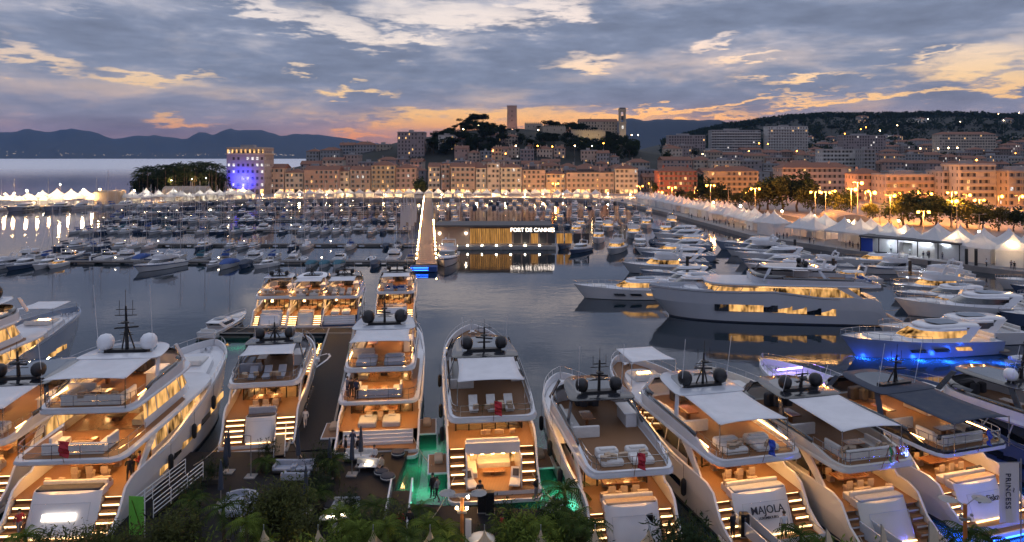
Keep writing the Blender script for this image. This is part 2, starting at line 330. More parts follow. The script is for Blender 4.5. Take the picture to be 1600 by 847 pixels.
# ================================================================ the setting
def water_mat():
    m = bpy.data.materials.new('sea_water'); m.use_nodes = True; t = NT(m.node_tree); t.t.nodes.clear(); M['sea_water'] = m
    co = t.n('ShaderNodeNewGeometry').outputs['Position']
    v1 = t.n('ShaderNodeVectorMath', {0: co, 1: (.20, .34, .3)}, operation='MULTIPLY').outputs[0]
    a = t.n('ShaderNodeTexNoise', {'Vector': v1, 'Scale': 1., 'Detail': 4., 'Roughness': .55, 'Distortion': .3}).outputs['Fac']
    v2 = t.n('ShaderNodeVectorMath', {0: co, 1: (.9, 1.5, 1)}, operation='MULTIPLY').outputs[0]
    b = t.n('ShaderNodeTexNoise', {'Vector': v2, 'Scale': 1., 'Detail': 3.}).outputs['Fac']
    v3 = t.n('ShaderNodeVectorMath', {0: co, 1: (.018, .03, .03)}, operation='MULTIPLY').outputs[0]
    c = t.n('ShaderNodeTexNoise', {'Vector': v3, 'Scale': 1., 'Detail': 3.}).outputs['Fac']
    patch = t.mr(c, .4, .62, .35, 1.0)
    h = t.m('MULTIPLY', t.m('ADD', a, t.m('MULTIPLY', b, .28)), patch)
    nor = t.n('ShaderNodeBump', {'Height': h, 'Strength': .24, 'Distance': .14}).outputs[0]
    gl = t.n('ShaderNodeBsdfGlossy', {'Color': (.96, .96, 1.), 'Roughness': t.mr(t.n('ShaderNodeSeparateXYZ', {0: co}).outputs[1], 420., 1600., .045, .34), 'Normal': nor}).outputs[0]
    df = t.n('ShaderNodeBsdfDiffuse', {'Color': (.006, .014, .022)}).outputs[0]
    tr = t.n('ShaderNodeBsdfTranslucent', {'Color': (.05, .22, .16)}).outputs[0]        # turbid water lets lamps below the surface shine through
    body = t.n('ShaderNodeAddShader', {0: df, 1: tr}).outputs[0]
    body = t.n('ShaderNodeMixShader', {0: .30, 1: body, 2: t.n('ShaderNodeBsdfTransparent', {'Color': (.45, .8, .8)}).outputs[0]}).outputs[0]
    fr = t.n('ShaderNodeFresnel', {'IOR': 1.5, 'Normal': nor}).outputs[0]
    fr = t.m('ADD', t.m('MULTIPLY', fr, .98), .02)
    q = t.n('ShaderNodeMixShader', {0: fr, 1: body, 2: gl}).outputs[0]
    t.n('ShaderNodeOutputMaterial', {'Surface': q})
water_mat()
tag(MB().quad((-30000, -400, 0), (30000, -400, 0), (30000, 40000, 0), (-30000, 40000, 0)).build('water', 'sea_water'), 'dark calm harbour water with lamp reflections', None, None, 'structure')
mat('seabed_sand', (.03, .05, .05), .9, var=.4, scale=.2)
tag(MB().quad((-3000, -100, -4.5), (3000, -100, -4.5), (3000, 9000, -4.5), (-3000, 9000, -4.5)).build('seabed', 'seabed_sand'), 'dim sandy harbour bottom', None, None, 'structure')
def sst(a, b, x):
    t = max(0., min(1., (x - a) / (b - a))); return t * t * (3 - 2 * t)
def lerpt(tab, x):
    if x <= tab[0][0]: return tab[0][1]
    for (a, p), (b, q) in zip(tab, tab[1:]):
        if x <= b: return p + (q - p) * (x - a) / (b - a)
    return tab[-1][1]
def T(x, y):                                                    # height of the land
    z = 1.2
    z += 50 * math.exp(-.5 * ((x - 12) / 100) ** 2 - .5 * ((y - 715) / (95 if y < 715 else 200)) ** 2)
    z += 17 * math.exp(-.5 * ((x + 135) / 75) ** 2 - .5 * ((y - 690) / 85) ** 2)
    r = x / max(y, 1)
    f = lerpt([(470, 0), (600, 9), (800, 23), (1100, 46), (1500, 112), (1750, 118), (2600, 100)], y)
    k = sst(.06, .34, r) * (.80 + .20 * sst(.30, .55, r))
    z += f * k * (1 + .10 * noise.noise((x * .004, y * .004, 2.)))
    return z + (noise.noise((x * .02, y * .02, 0.)) * 2.0 * sst(480, 620, y))
def land_left(y): return lerpt([(440, -186), (600, -206), (760, -240), (900, -200), (1000, -60), (1300, 120), (2600, 500)], y)
mat('hill_ground', (.016, .018, .014), .95, var=.4, scale=.05)
mb = MB(); ny, nx = 90, 96
for j in range(ny + 1):
    y = 452 + (2600 - 452) * (j / ny) ** 1.5
    a = land_left(y); b = y * 1.05 + 60
    for i in range(nx + 1):
        x = a + (b - a) * i / nx; mb.v.append((x, y, T(x, y) if i else -1.))
mb.f = [(j * (nx + 1) + i, j * (nx + 1) + i + 1, (j + 1) * (nx + 1) + i + 1, (j + 1) * (nx + 1) + i) for j in range(ny) for i in range(nx)]
mb.m = [0] * len(mb.f)
tag(mb.build('terrain', 'hill_ground', smooth=60), 'dark wooded hills rising behind the old town', None, None, 'structure')
# quays
QE = [(-700, 312), (-250, 316), (-196, 334), (-168, 352), (-135, 380), (-60, 386), (20, 386), (52, 372), (60, 330), (66, 286), (72, 205), (88, 168), (104, 142), (150, 112), (240, 92)]
land = QE + [(900, 92), (900, 460), (-186, 460), (-196, 420), (-230, 372), (-420, 344), (-700, 340)]
tag(MB().prism(land, -2, 1.2).build('quay', 'quay_stone'), 'pale stone harbour quay in front of the town', None, None, 'structure')
near = [(-110, 20), (110, 20), (110, 39.5), (24, 39.3), (12, 40.6), (5.4, 46.8), (-8.6, 48.0), (-8.6, 57), (-14.5, 57), (-14.5, 56.3), (-26.5, 56.3), (-26.5, 41), (-110, 40)]
tag(MB().prism(near, -2, .62).build('quay_deck', 'quay_boards'), 'dark boarded quay deck at the sterns of the yachts', None, None, 'structure')
road = [(p[0] + 32, p[1] + 26) for p in QE[9:14]]
mb = MB()
for (a, b), (c, e) in zip(road, road[1:]): mb.quad((a, b, 1.204), (a + 9, b + 5, 1.204), (c + 9, e + 5, 1.204), (c, e, 1.204))
tag(mb.build('road', 'asphalt'), 'asphalt road behind the white tents', None, None, 'structure')
# far mountains: ridge silhouettes with real depth, crest read off in pixels of elevation
mat('mountain_rock', (.026, .034, .046), .95, var=.35, scale=.0011)
def ridge(name, label, crest, D, deep, base=0.):
    mb = MB(); xs = []; n = 120
    for i in range(n + 1):
        px = crest[0][0] + (crest[-1][0] - crest[0][0]) * i / n
        hgt = (lerpt(crest, px)) * D / F
        hgt += noise.fractal((px * .03, D * .01, 1.), 1., 2., 4) * 5 * D / F * .8
        xs.append((X(px, D), max(hgt + H, 6)))
    prof = [(-1., -.02), (-.82, .10), (-.6, .28), (-.42, .50), (-.25, .72), (-.1, .93), (0, 1.), (.25, .75), (.8, .1), (1., -.02)]
    for k, (dy, f) in enumerate(prof):
        for i, (x, z) in enumerate(xs):
            rg = noise.fractal((x * .0016, dy * 3.1, D * .001), 1., 2., 4)
            mb.v.append((x * (D + dy * deep) / D, D + dy * deep + rg * deep * .10 * (1 - abs(f - .5)), z * f * (1 + (.07 * rg if 0 < f < .95 else 0))))
    m_ = n + 1
    mb.f = [(k * m_ + i, k * m_ + i + 1, (k + 1) * m_ + i + 1, (k + 1) * m_ + i) for k in range(len(prof) - 1) for i in range(n)]; mb.m = [0] * len(mb.f)
    tag(mb.build(name, 'mountain_rock', smooth=80), label, None, None, 'structure')
ridge('mountain_range', 'blue mountain ridge beyond the bay', [(-260, 20), (-60, 34), (0, 38), (20, 37), (45, 42), (85, 36), (112, 45), (150, 36), (172, 27), (215, 32), (262, 30), (290, 28), (312, 38), (330, 33), (358, 42), (400, 41), (440, 32), (478, 36), (500, 33), (520, 30), (545, 29), (570, 22), (620, 12), (680, 4), (760, 1)], 9000, 2600)
ridge('hill_ridge', 'flat blue ridge behind the church tower', [(880, 20), (930, 50), (980, 57), (1040, 58), (1090, 57), (1130, 53), (1180, 50), (1260, 44), (1400, 36), (1600, 26)], 5200, 1100)
# far coast: strip of low shore, scattered house lights
mb = MB(); lb = MB()
for i in range(170):
    px = R.choice((R.uniform(-40, 120), R.uniform(80, 350), R.uniform(200, 345), R.uniform(405, 460))); D = R.uniform(6700, 7300)
    py = 243.5 - abs(R.gauss(0, 1)) * (1.6 if px > 130 else 4.); x = X(px, D); z = Z(py, D); s = R.uniform(2., 4.5)
    lb.cbox((x, D - 350 - z * 3.2 if False else D, max(z, 6)), (s * 1.5, s, s))
far_lights = lb
lit('far_light', (1, .8, .62), 1.1)
tag(lb.build('coast_lights', 'far_light'), 'tiny lit windows strung along the far shore', 'lights', None, 'stuff')
# ================================================================ yachts
YACHTS = {}
def oring(hw, y0, y1, ins, z, rf=2., ra=.5, n=13, nose=.35, tail=.72, zf=None):
    side = []
    for i in range(n):
        s = i / (n - 1); y = y0 + (y1 - y0) * (1 - math.cos(math.pi * s)) / 2; f = 1.
        if rf and y > y1 - rf: u = (y - (y1 - rf)) / rf; f *= nose + (1 - nose) * math.sqrt(max(0, 1 - u ** 2.4))
        if ra and y < y0 + ra: u = ((y0 + ra) - y) / ra; f *= tail + (1 - tail) * math.sqrt(max(0, 1 - u ** 2.2))
        side.append((max(.06, hw(y) - ins) * f, y))
    zz = zf or (lambda y: z)
    return [(x, y, zz(y)) for x, y in side] + [(-x, y, zz(y)) for x, y in reversed(side)]
def flat(mb, ring): return mb.add(ring, [tuple(range(len(ring)))])
def sofa(mb, x0, x1, y0, y1, z, back=None, h=.42, bh=.4):
    mb.rbox(x0, x1, y0, y1, z, z + h)
    t = .22
    for s in (back or ''):
        if s == 'a': mb.rbox(x0, x1, y0, y0 + t, z + h - .05, z + h + bh)
        if s == 'f': mb.rbox(x0, x1, y1 - t, y1, z + h - .05, z + h + bh)
        if s == 'l': mb.rbox(x0, x0 + t, y0, y1, z + h - .05, z + h + bh)
        if s == 'r': mb.rbox(x1 - t, x1, y0, y1, z + h - .05, z + h + bh)
def rail(mb, pts, h=.9, step=1.4, r=.022, bars=2):
    for k in range(1, bars + 1): mb.path([(x, y, z + h * k / bars) for x, y, z in pts], r, 4)
    for a, b in zip(pts, pts[1:]):
        a, b = Vector(a), Vector(b); n = max(1, int((b - a).length / step))
        for i in range(n): p = a + (b - a) * i / n; mb.tube(p, p + Vector((0, 0, h)), r, 4)
    p = Vector(pts[-1]); mb.tube(p, p + Vector((0, 0, h)), r, 4)
def radar_mast(root, x, y, z, h, dm, dr, span, alloy='black_plastic', pole=True):
    rr = random.Random(int(h * 100 + root.location.x * 31)); h *= rr.uniform(.8, 1.15)
    mb = MB(); mb.tube((x, y, z), (x, y - .25, z + h), rr.uniform(.1, .17), 6, .07)
    if rr.random() < .5: mb.tube((x - .5, y + .2, z), (x, y - .15, z + h * .6), .06, 5); mb.tube((x + .5, y + .2, z), (x, y - .15, z + h * .6), .06, 5)
    mb.lathe([(.05, 0), (.28, .04), (.3, .14), (.05, .2)], (x, y - .35, z + h * rr.uniform(.55, .75)), 8)
    for q, wd in [(rr.uniform(.3, .97), rr.uniform(.25, .85)) for _ in range(rr.randint(3, 6))]: mb.tube((x - wd, y - .25 * q, z + h * q), (x + wd, y - .25 * q, z + h * q), .035, 4)
    mb.cbox((x, y - .1, z + h * .52), (rr.uniform(1.1, 1.8), .14, .12), rz=rr.uniform(-.6, .6))
    for dx in (-.5, .5): mb.tube((x + dx, y - .2, z + h * .8), (x + dx, y - .2, z + h * 1.12), .02, 4)
    mb.tube((x, y - .25, z + h), (x, y - .3, z + h * 1.35), .018, 4)
    mb.box(x - span, x + span, y - .28, y + .28, z - .02, z + .16)
    m = mb.build('radar_mast', alloy, root)
    if dr:
        for s in (-1, 1):
            d_ = MB(); d_.lathe([(dr * .55, 0), (dr * .8, dr * .15), (dr * .98, dr * .6), (dr, dr * 1.0), (dr * .92, dr * 1.4), (dr * .62, dr * 1.78), (.05, dr * 1.95)], (x + s * span, y, z + .16), 12)
            d_.build('satellite_dome', dm, root, smooth=50)
    if pole:
        a = MB()
        for dx in (-span * 1.25, span * 1.25): MB().tube((dx, y - .2, z), (dx * 1.03, y - .9, z + h * 1.5), .018, 4).build('antenna', 'white_plastic', root)
def awning(root, hw, ya, yb, wa, wb, z, zb, mat_, poles=True, deckz=0):
    mb = MB(); nu, nv = 8, 8
    for j in range(nv + 1):
        v = j / nv; y = ya + (yb - ya) * v; wd = wa + (wb - wa) * v
        for i in range(nu + 1):
            u = i / nu * 2 - 1
            sag = -.16 * (1 - u * u) * math.sin(math.pi * v) - .05 * abs(u) * math.sin(math.pi * v)
            yy = y + (.35 * (1 - u * u) if j == 0 else 0) * 1.0
            xx = u * wd * (1 - .05 * math.sin(math.pi * v))
            mb.v.append((xx, yy, z + (zb - z) * v + sag))
    mb.f = [(j * 9 + i, j * 9 + i + 1, (j + 1) * 9 + i + 1, (j + 1) * 9 + i) for j in range(nv) for i in range(nu)]; mb.m = [0] * 64
    o = mb.build('awning', mat_, root, smooth=60)
    md = o.modifiers.new('thick', 'SOLIDIFY'); md.thickness = .03
    if poles:
        for s in (-1, 1): MB().tube((s * wa, ya, deckz), (s * wa, ya, z + .06), .035, 6).build('awning_pole', 'chrome', root)
def yacht(name, label, stern, bow, B, zm=2.1, zb=4.2, hull='gelcoat', sup='gelcoat', top='dark_paint', tri=False, beach=False, openst=False,
          lip=.075, sal=.25, hard=(.30, .52), awn=(.10, .30), awn_mat='awning_fabric', dm='black_plastic', dr=.5, mast_h=2.6, mast_y=None, fly_lit=False, side_lit=False,
          lights=True, lmat='deck_light', steps=True, balc=False, flag=None, text=None, blue=False, front=.70, low=False, portholes=False, deck='teak', ports_n=7, bar='gelcoat', coam=None, foreawn=False, sidestep=False, pads=None, plate=False, bigports=False, step_lit=True, tz=.46, tws=.285, tpad=True):
    sx_, sy_ = stern; dx, dy = bow[0] - sx_, bow[1] - sy_; L = math.hypot(dx, dy)
    root = empty(name, (sx_, sy_, 0), math.atan2(-dx, dy)); tag(root, label, 'yacht'); YACHTS[name + label[:18]] = root
    yr0 = random.Random(int(abs(sx_) * 53)); coam = coam or sup; cush = ('cushion', 'cushion', 'cushion_cool', 'cushion')[int(abs(sx_) * 7) % 4]
    def hw(y):
        t = max(0., min(1., y / L))
        if t < .5: return B / 2 * (.93 + .07 * math.sin(math.pi / 2 * t / .5))
        s = (t - .5) / .5; return B / 2 * max(0.0, 1 - s ** 2.7) ** .72 + .03
    zbul = zm + (.85 if not openst else .9)
    sheer = [(0, .75), (.03, 1.0), (.06, 1.5 if not openst else 1.1), (.10, zbul - .05), (.15, zbul), (.32, zbul), (.40, zbul + .35), (.5, zbul + .75), (.75, zb * .96), (1., zb)]
    def zs(y): return lerpt(sheer, y / L)
    # hull: keel, chine, boot top, topsides, bulwark cap and its inner face
    N = 40; rs = [[], [], [], [], [], [], []]
    for i in range(N + 1):
        y = L * (1 - (1 - i / N) ** 1.25); s = max(0, (y / L - .5) / .5); a = hw(y); z = zs(y)
        wl = a * (.93 - .22 * s * s); yw = y - .085 * L * s ** 3
        rs[0].append((0, yw, -.9)); rs[1].append((wl * .97, yw, -.25)); rs[2].append((wl, yw, .22))
        rs[3].append((a * (.985 - .06 * s), y - .02 * L * s ** 3, z * .55)); rs[4].append((a, y, z)); rs[5].append((max(a - .16, .02), y, z + .005)); rs[6].append((max(a - .18, .015), y, max(z - .85, .4)))
    for tagm, (a, b), hm in (('hull', (2, 6), hull), ('boot_top', (0, 2), 'antifoul')):
        mb = MB()
        for sgn in (1, -1):
            for k in range(a, b):
                r0 = [(x * sgn, y, z) for x, y, z in rs[k]]; r1 = [(x * sgn, y, z) for x, y, z in rs[k + 1]]; n = len(r0)
                mb.add(r0 + r1, [((i, i + 1, n + i + 1, n + i) if sgn > 0 else (i, n + i, n + i + 1, i + 1)) for i in range(n - 1)])
        if tagm == 'hull':
            mb.add([(-x, y, z) for x, y, z in (rs[2][0], rs[4][0])] + [rs[4][0], rs[2][0]], [(0, 3, 2, 1)])
        h_ = mb.build(tagm, hm, root, smooth=40)
        if tagm == 'hull': hull_o = h_
    # rub rail
    mb = MB()
    for sgn in (1, -1): mb.path([(sgn * (a[0] + .02), a[1], a[2] - .25) for a in rs[4][8:]], .035, 4)
    mb.build('rub_rail', 'chrome' if hull != 'gelcoat' else 'gelcoat_grey', hull_o)
    # portholes and hull windows along both sides
    for sgn in (1, -1):
        for q in range(ports_n):
            y = L * (.30 + .40 * q / max(1, ports_n - 1)); x = (hw(y) * .965) + .03; zc = zs(y) * .47
            mb = MB(); wl_ = (1.5 if q % 2 else 2.3) if not bigports else 2.9
            mb.cbox((sgn * (x + .0), y, zc), (.05, wl_, .52 if not bigports else 1.0), rz=sgn * (.02 + .10 * max(0, (y / L - .5) * 2) ** 2))
            mb.build('hull_window', 'saloon_window' if (portholes and q % 3 != 1) else 'tinted_glass', hull_o)
    # platform
    mb = MB(); yp0, yp1 = -.022 * L, .07 * L
    mb.prism([(a, b) for a, b, _ in oring(lambda y: B * .47, yp0, yp1, 0, 0, 0, .7, 9, tail=.85)], .22, .46)
    pf = mb.build('swim_platform', sup, root)
    flat(MB(), oring(lambda y: B * .455, yp0 + .12, yp1, 0, .466, 0, .6, 9, tail=.85)).build('teak_floor', deck, pf)
    if blue: MB().box(-B * .4, B * .4, yp0 - .02, yp0 + .02, .12, .2).build('platform_light', 'blue_light', pf)
    # main deck
    yd0 = .085 * L
    mb = MB(); flat(mb, oring(lambda y: hw(y) - .19, yd0, .46 * L, 0, zm, 0, 0, 9)); mb.build('main_deck', deck, root)
    tw = B * tws
    if beach:                                                       # open beach club under the cockpit, lit inside
        mb = MB(); yb1 = .16 * L
        mb.box(-tw, -tw + .1, yp1 * .4, yb1, .46, zm - .1); mb.box(tw - .1, tw, yp1 * .4, yb1, .46, zm - .1); mb.box(-tw, tw, yd0 - .5, yd0 + .1, zm - .28, zm + .55); mb.box(-tw, tw, yd0, yb1, zm - .2, zm - .1)
        mb.box(-tw + .1, tw - .1, yd0 - .25, yd0, zm + .4, zm + .75)
        bc = mb.build('beach_club', sup, root)
        MB().quad((-tw + .1, yb1, .47), (tw - .1, yb1, .47), (tw - .1, yb1, zm - .2), (-tw + .1, yb1, zm - .2)).build('back_wall', 'painted_wall_glow', bc)  # wall itself emits: the lamplight inside is put into its material
        MB().quad((-tw + .1, .03 * L, .472), (tw - .1, .03 * L, .472), (tw - .1, yb1, .472), (-tw + .1, yb1, .472)).build('teak_floor', deck, bc)
        mb = MB()
        for q in range(5): mb.cbox((-tw + .5 + q * (2 * tw - 1) / 4, yd0 - .38, zm - .3), (.22, .22, .03))
        for q in range(2): mb.box(-tw + .4, tw - .4, yd0 + .5 + q * .8, yd0 + .62 + q * .8, zm - .24, zm - .21)
        mb.build('ceiling_light', lmat, bc)
        mb = MB(); sofa(mb, -tw * .5, tw * .75, yb1 - 1., yb1 - .15, .47, 'f'); sofa(mb, -tw + .2, -tw + .95, yd0 - .1, yb1 - .4, .47, 'l'); mb.build('sofa', 'cushion', bc)
        mb = MB(); mb.rbox(-tw * .35, tw * .5, yd0 + .1, yd0 + .8, .75, .83); mb.box(-.1, .2, yd0 + .35, yd0 + .55, .47, .76); mb.build('low_table', 'wood_varnish', bc)
    elif not openst:
        mb = MB(); zt = zm + tz
        prof = [(.035 * L, .46), (.042 * L, .9), (.058 * L, zm * .75), (.070 * L, zm + .2), (.074 * L, zt - .05), (.078 * L, zt), (.115 * L, zt), (.115 * L, .46)]
        rings = []
        for u in (-1, -.97, -.85, -.4, .4, .85, .97, 1):
            bow_ = .5 * (u * u) ** 1.6
            rings.append([(u * tw, y + (bow_ if k < 6 else 0), z) for k, (y, z) in enumerate(prof)])
        mb.loft(rings[::-1]); tr = mb.build('transom', sup, root, smooth=35)
        if tpad: MB().rbox(-tw * .93, tw * .93, .081 * L + .12, .112 * L, zt - .02, zt + .13, .08).build('transom_cushion', yr0.choice(['cushion_dark', 'cushion_cool', 'cushion_tan']), root)
        sm = MB(); e_ = lambda zz: (.0385 * L + (zz - .5) * .0165 * L / max(zm, 1) * 1.9)
        for zz in (.62, zm * .98): sm.cbox((0, e_(zz) + .02, zz), (tw * 1.62, .03, .025), rx=-.4)
        for s in (-1, 1): sm.tube((s * tw * .81, e_(.62) + .06, .62), (s * tw * .81, e_(zm * .98) + .06, zm * .98), .016, 4)
        sm.build('garage_seam', 'gelcoat_grey', tr)['kind'] = 'stuff'
        MB().box(-tw * .8, tw * .8, .034 * L, .036 * L + .05, .5, .56).build('light_strip', 'step_glow' if lights else 'black_plastic', tr)
        if plate:
            o_ = MB().cbox((0, 0, 0), (tw * .95, .04, .42)).build('name_plate', 'sign_white', tr); o_.location = (0, .052 * L, zm * .68); o_.rotation_euler = (rad(-24), 0, 0)
        if text:
            for (s_, size, zz) in text:
                inst('lettering', text_mesh(s_, size, 'letter_dark'), tr, (0, .0, 0)).matrix_local = Matrix.Translation((0, (.050 + (zz - zm * .75) * .012) * L + .02, zz)) @ Matrix.Rotation(rad(90 - 26), 4, 'X')
        mb = MB(); sofa(mb, -tw + .1, tw - .1, .118 * L, .118 * L + .8, zm, 'a', .42, .3); mb.build('cockpit_sofa', cush, root)
    else:
        mb = MB()
        for s in (-1, 1):
            mb = MB(); mb.rbox(s * B * .14 - B * .105, s * B * .14 + B * .105, .10 * L, .10 * L + 1.9, zm, zm + .48, .12); mb.rbox(s * B * .14 - .35, s * B * .14 + .35, .10 * L + 1.3, .10 * L + 1.75, zm + .46, zm + .62, .1); mb.build('sun_pad', cush, root)
        mb = MB(); n = 4
        for q in range(n): mb.box(-B * .40, B * .40, yp1 - .3 + q * (yd0 - yp1 + .3) / n, yd0 + .02, .46 + q * (zm - .46) / n, .46 + (q + 1) * (zm - .46) / n - .004)
        mb.build('stern_steps', sup, root)
    # stairs from platform to cockpit
    if steps and not openst:
        n = 5; y0, y1 = .040 * L, .108 * L
        for s in (-1, 1):
            a, b = tw + .04, hw(.08 * L) - .24; x0, x1 = (a, b) if s > 0 else (-b, -a)
            mb = MB(); gl = MB()
            for q in range(n):
                ya = y0 + (y1 - y0) * q / n; zz = .46 + (zm - .46) * (q + 1) / n
                mb.box(x0, x1, ya, y1 + .1, .46 + (zm - .46) * q / n, zz - (.004 if q == n - 1 else 0))
                gl.box(x0 + .06, x1 - .06, ya - .015, ya + .01, zz - .17, zz - .06)
            stt = mb.build('stairs', sup if not lights else deck, root); gl.build('step_light', 'step_glow' if (lights and step_lit) else 'gelcoat_grey', stt)
    # saloon house
    h1 = 2.25; ys0, ys1 = sal * L, front * L; z0 = zm
    def house(y0, y1, z0, h, ins, rake, win, hmat, gname, tumble=.12, shut=False):
        r = lambda t: oring(hw, y0 + .0 * t, y1 - rake * t * h, ins + tumble * t, z0 + h * t, rf=min(3.2, (y1 - y0) * .45), ra=0, n=14, nose=.42)
        mb = MB(); mb.loft([r(0), r(.30)], False, False, closed=shut); mb.loft([r(.86), r(1.)], False, True, closed=shut); hs = mb.build('wall', hmat, root, smooth=35)
        mb = MB(); mb.loft([r(.30), r(.86)], False, False, closed=shut); mb.build(gname, win, root, smooth=35)
        if not shut: saloon(y0, z0, h, ins)
        mb = MB(); a, b = r(.30), r(.86); m_ = len(a) // 2
        for i in list(range(2, m_, 2)) + list(range(m_, 2 * m_ - 2, 2)):
            p, q = Vector(a[i]), Vector(b[i]); mb.tube(p, q, .06, 4)
        mb.build('mullion', hmat, hs)['kind'] = 'stuff'
        return r
    def saloon(y0, z, h, ins):                                      # a furnished room behind the glass doors
        a = hw(y0) - ins - .22; dp = min(5.2, .17 * L); yb_ = y0 + dp
        mb = MB(); mb.quad((-a, yb_, z), (a, yb_, z), (a, yb_, z + h), (-a, yb_, z + h)); sw = mb.build('saloon_bulkhead', 'saloon_wall', root)
        MB().quad((-a, y0, z + .012), (a, y0, z + .012), (a, yb_, z + .012), (-a, yb_, z + .012)).build('saloon_floor', 'wood_varnish' if yr.random() < .4 else 'saloon_wall', root)
        k = yr.uniform(-.5, .3) * a; MB().box(k, k + a * .5, yb_ - .1, yb_ - .04, z + .7, z + 1.7).build('picture', 'saloon_art', sw)
        MB().box(-a * .9 if k > 0 else a * .45, -a * .4 if k > 0 else a * .9, yb_ - .09, yb_ - .03, z, z + 2.0).build('inner_door', 'saloon_dark', sw)
        mb = MB(); s = yr.choice((-1, 1)); x0, x1 = sorted((s * a * .95, s * (a * .95 - .9))); sofa(mb, x0, x1, y0 + .7, y0 + 3.0, z, 'l' if s < 0 else 'r'); x0, x1 = sorted((s * a * .4, -s * a * .5)); sofa(mb, x0, x1, y0 + 3.2, y0 + 4.0, z, 'f'); mb.build('saloon_sofa', yr.choice(['cushion', 'cushion_tan', 'cushion']), root)
        mb = MB(); mb.rbox(-.6, .6, y0 + 1.5, y0 + 2.4, z + .34, z + .42); mb.box(-.3, .3, y0 + 1.7, y0 + 2.2, z, z + .35); mb.build('saloon_table', 'saloon_dark', root)
        if lights:
            mb = MB()
            for q in (-.6, 0, .6): mb.cbox((q * a, y0 + dp * .35, z + h - .06), (.35, .35, .04)); mb.cbox((q * a, y0 + dp * .75, z + h - .06), (.35, .35, .04))
            mb.build('saloon_light', 'deck_light', root)['kind'] = 'stuff'
            mb = MB(); mb.lathe([(.12, 0), (.2, .05), (.14, .38), (.1, .4)], (-s * a * .78, yb_ - .5, z + .75), 8); mb.build('table_lamp', 'saloon_lamp', root)
            MB().box(-s * a * .78 - .25, -s * a * .78 + .25, yb_ - .75, yb_ - .25, z, z + .74).build('side_table', 'saloon_dark', root)
    yr = random.Random(int(abs(sx_) * 37 + sy_ * 11))
    house(ys0, ys1, z0, h1, .75, .95, 'saloon_window' if side_lit else 'tinted_glass', sup, 'window_band')
    dw = hw(ys0) - .85
    mb = MB(); mb.box(-dw, dw, ys0 - .09, ys0 - .03, z0 + .06, z0 + h1 - .12); sd = mb.build('saloon_door', 'clear_glass' if lights else 'tinted_glass', root)
    mb = MB()
    for q in range(6): xx = -dw + 2 * dw * q / 5; mb.box(xx - .05, xx + .05, ys0 - .13, ys0 - .085, z0, z0 + h1)
    mb.box(-dw, dw, ys0 - .131, ys0 - .086, z0 + h1 - .2, z0 + h1 - .01); mb.build('door_frame', 'black_plastic', sd)
    # upper deck slab over the cockpit
    zl = zm + h1; ya, yb = lip * L, (front - .03) * L; zf = zl + .34
    r = lambda ins, z, e=0.: oring(hw, ya + e, yb - e, ins, z, rf=3.5, ra=1.2, n=15, nose=.4, tail=.80)
    mb = MB(); mb.loft([r(.18, zl, .15), r(.02, zl + .10), r(.02, zl + .24), r(.10, zf)]); mb.build('upper_deck_slab', sup, root, smooth=45)
    yfl = hard[1] * L + 1.6
    flat(MB(), oring(hw, ya + .35, yfl - .2, .42, zf + .006, rf=1.5, ra=1., n=11, tail=.82)).build('upper_deck_floor', deck, root)
    if lights:
        mb = MB()
        for s in (-1, 1): mb.box(s * B * .26 - .08, s * B * .26 + .08, ya + .9, ys0 - .25, zl - .035, zl - .012)
        mb.box(-B * .3, B * .3, ya + .62, ya + .74, zl - .034, zl - .013)
        mb.build('ceiling_light', lmat, root)
        mb = MB()
        for s in (-1, 1):
            xx = hw(.4 * L) - .62; mb.box(s * xx - .05, s * xx + .05, ys0 + .4, .56 * L, zl - .03, zl - .008)
        mb.build('side_deck_light', 'deck_light_soft', root)
    # wing plates that carry the overhang
    for s in (-1, 1):
        mb = MB(); xx = hw(.2 * L) - .12
        mb.loft([[(s * xx, .155 * L, zbul - .02), (s * (xx - .14), .155 * L, zbul - .02), (s * (xx - .14), .185 * L, zbul - .02), (s * xx, .185 * L, zbul - .02)],
                 [(s * xx, .215 * L, zl + .05), (s * (xx - .14), .215 * L, zl + .05), (s * (xx - .14), .26 * L, zl + .05), (s * xx, .26 * L, zl + .05)]] if s > 0 else
                [[(s * (xx - .14), .155 * L, zbul - .02), (s * xx, .155 * L, zbul - .02), (s * xx, .185 * L, zbul - .02), (s * (xx - .14), .185 * L, zbul - .02)],
                 [(s * (xx - .14), .215 * L, zl + .05), (s * xx, .215 * L, zl + .05), (s * xx, .26 * L, zl + .05), (s * (xx - .14), .26 * L, zl + .05)]])
        mb.build('wing_plate', sup, root)
    # cockpit dining table
    if not beach:
        mb = MB(); yt = (.118 * L + ys0) / 2 + .5; mb.rbox(-B * .2, B * .2, yt - .55, yt + .55, zm + .70, zm + .77); mb.box(-.25, .25, yt - .2, yt + .2, zm, zm + .71); mb.build('cockpit_table', 'wood_varnish', root)
        mb = MB()
        for q in range(3):
            for s in (-1, 1):
                xx = (q - 1) * B * .13; yy = yt + s * .85
                mb.rbox(xx - .25, xx + .25, yy - .25, yy + .25, zm + .3, zm + .47); mb.rbox(xx - .25, xx + .25, yy + s * .2 - .04, yy + s * .2 + .04, zm + .45, zm + .85); mb.box(xx - .2, xx + .2, yy - .2, yy + .2, zm, zm + .3)
        mb.build('dining_seats', 'cushion_tan', root)['kind'] = 'stuff'
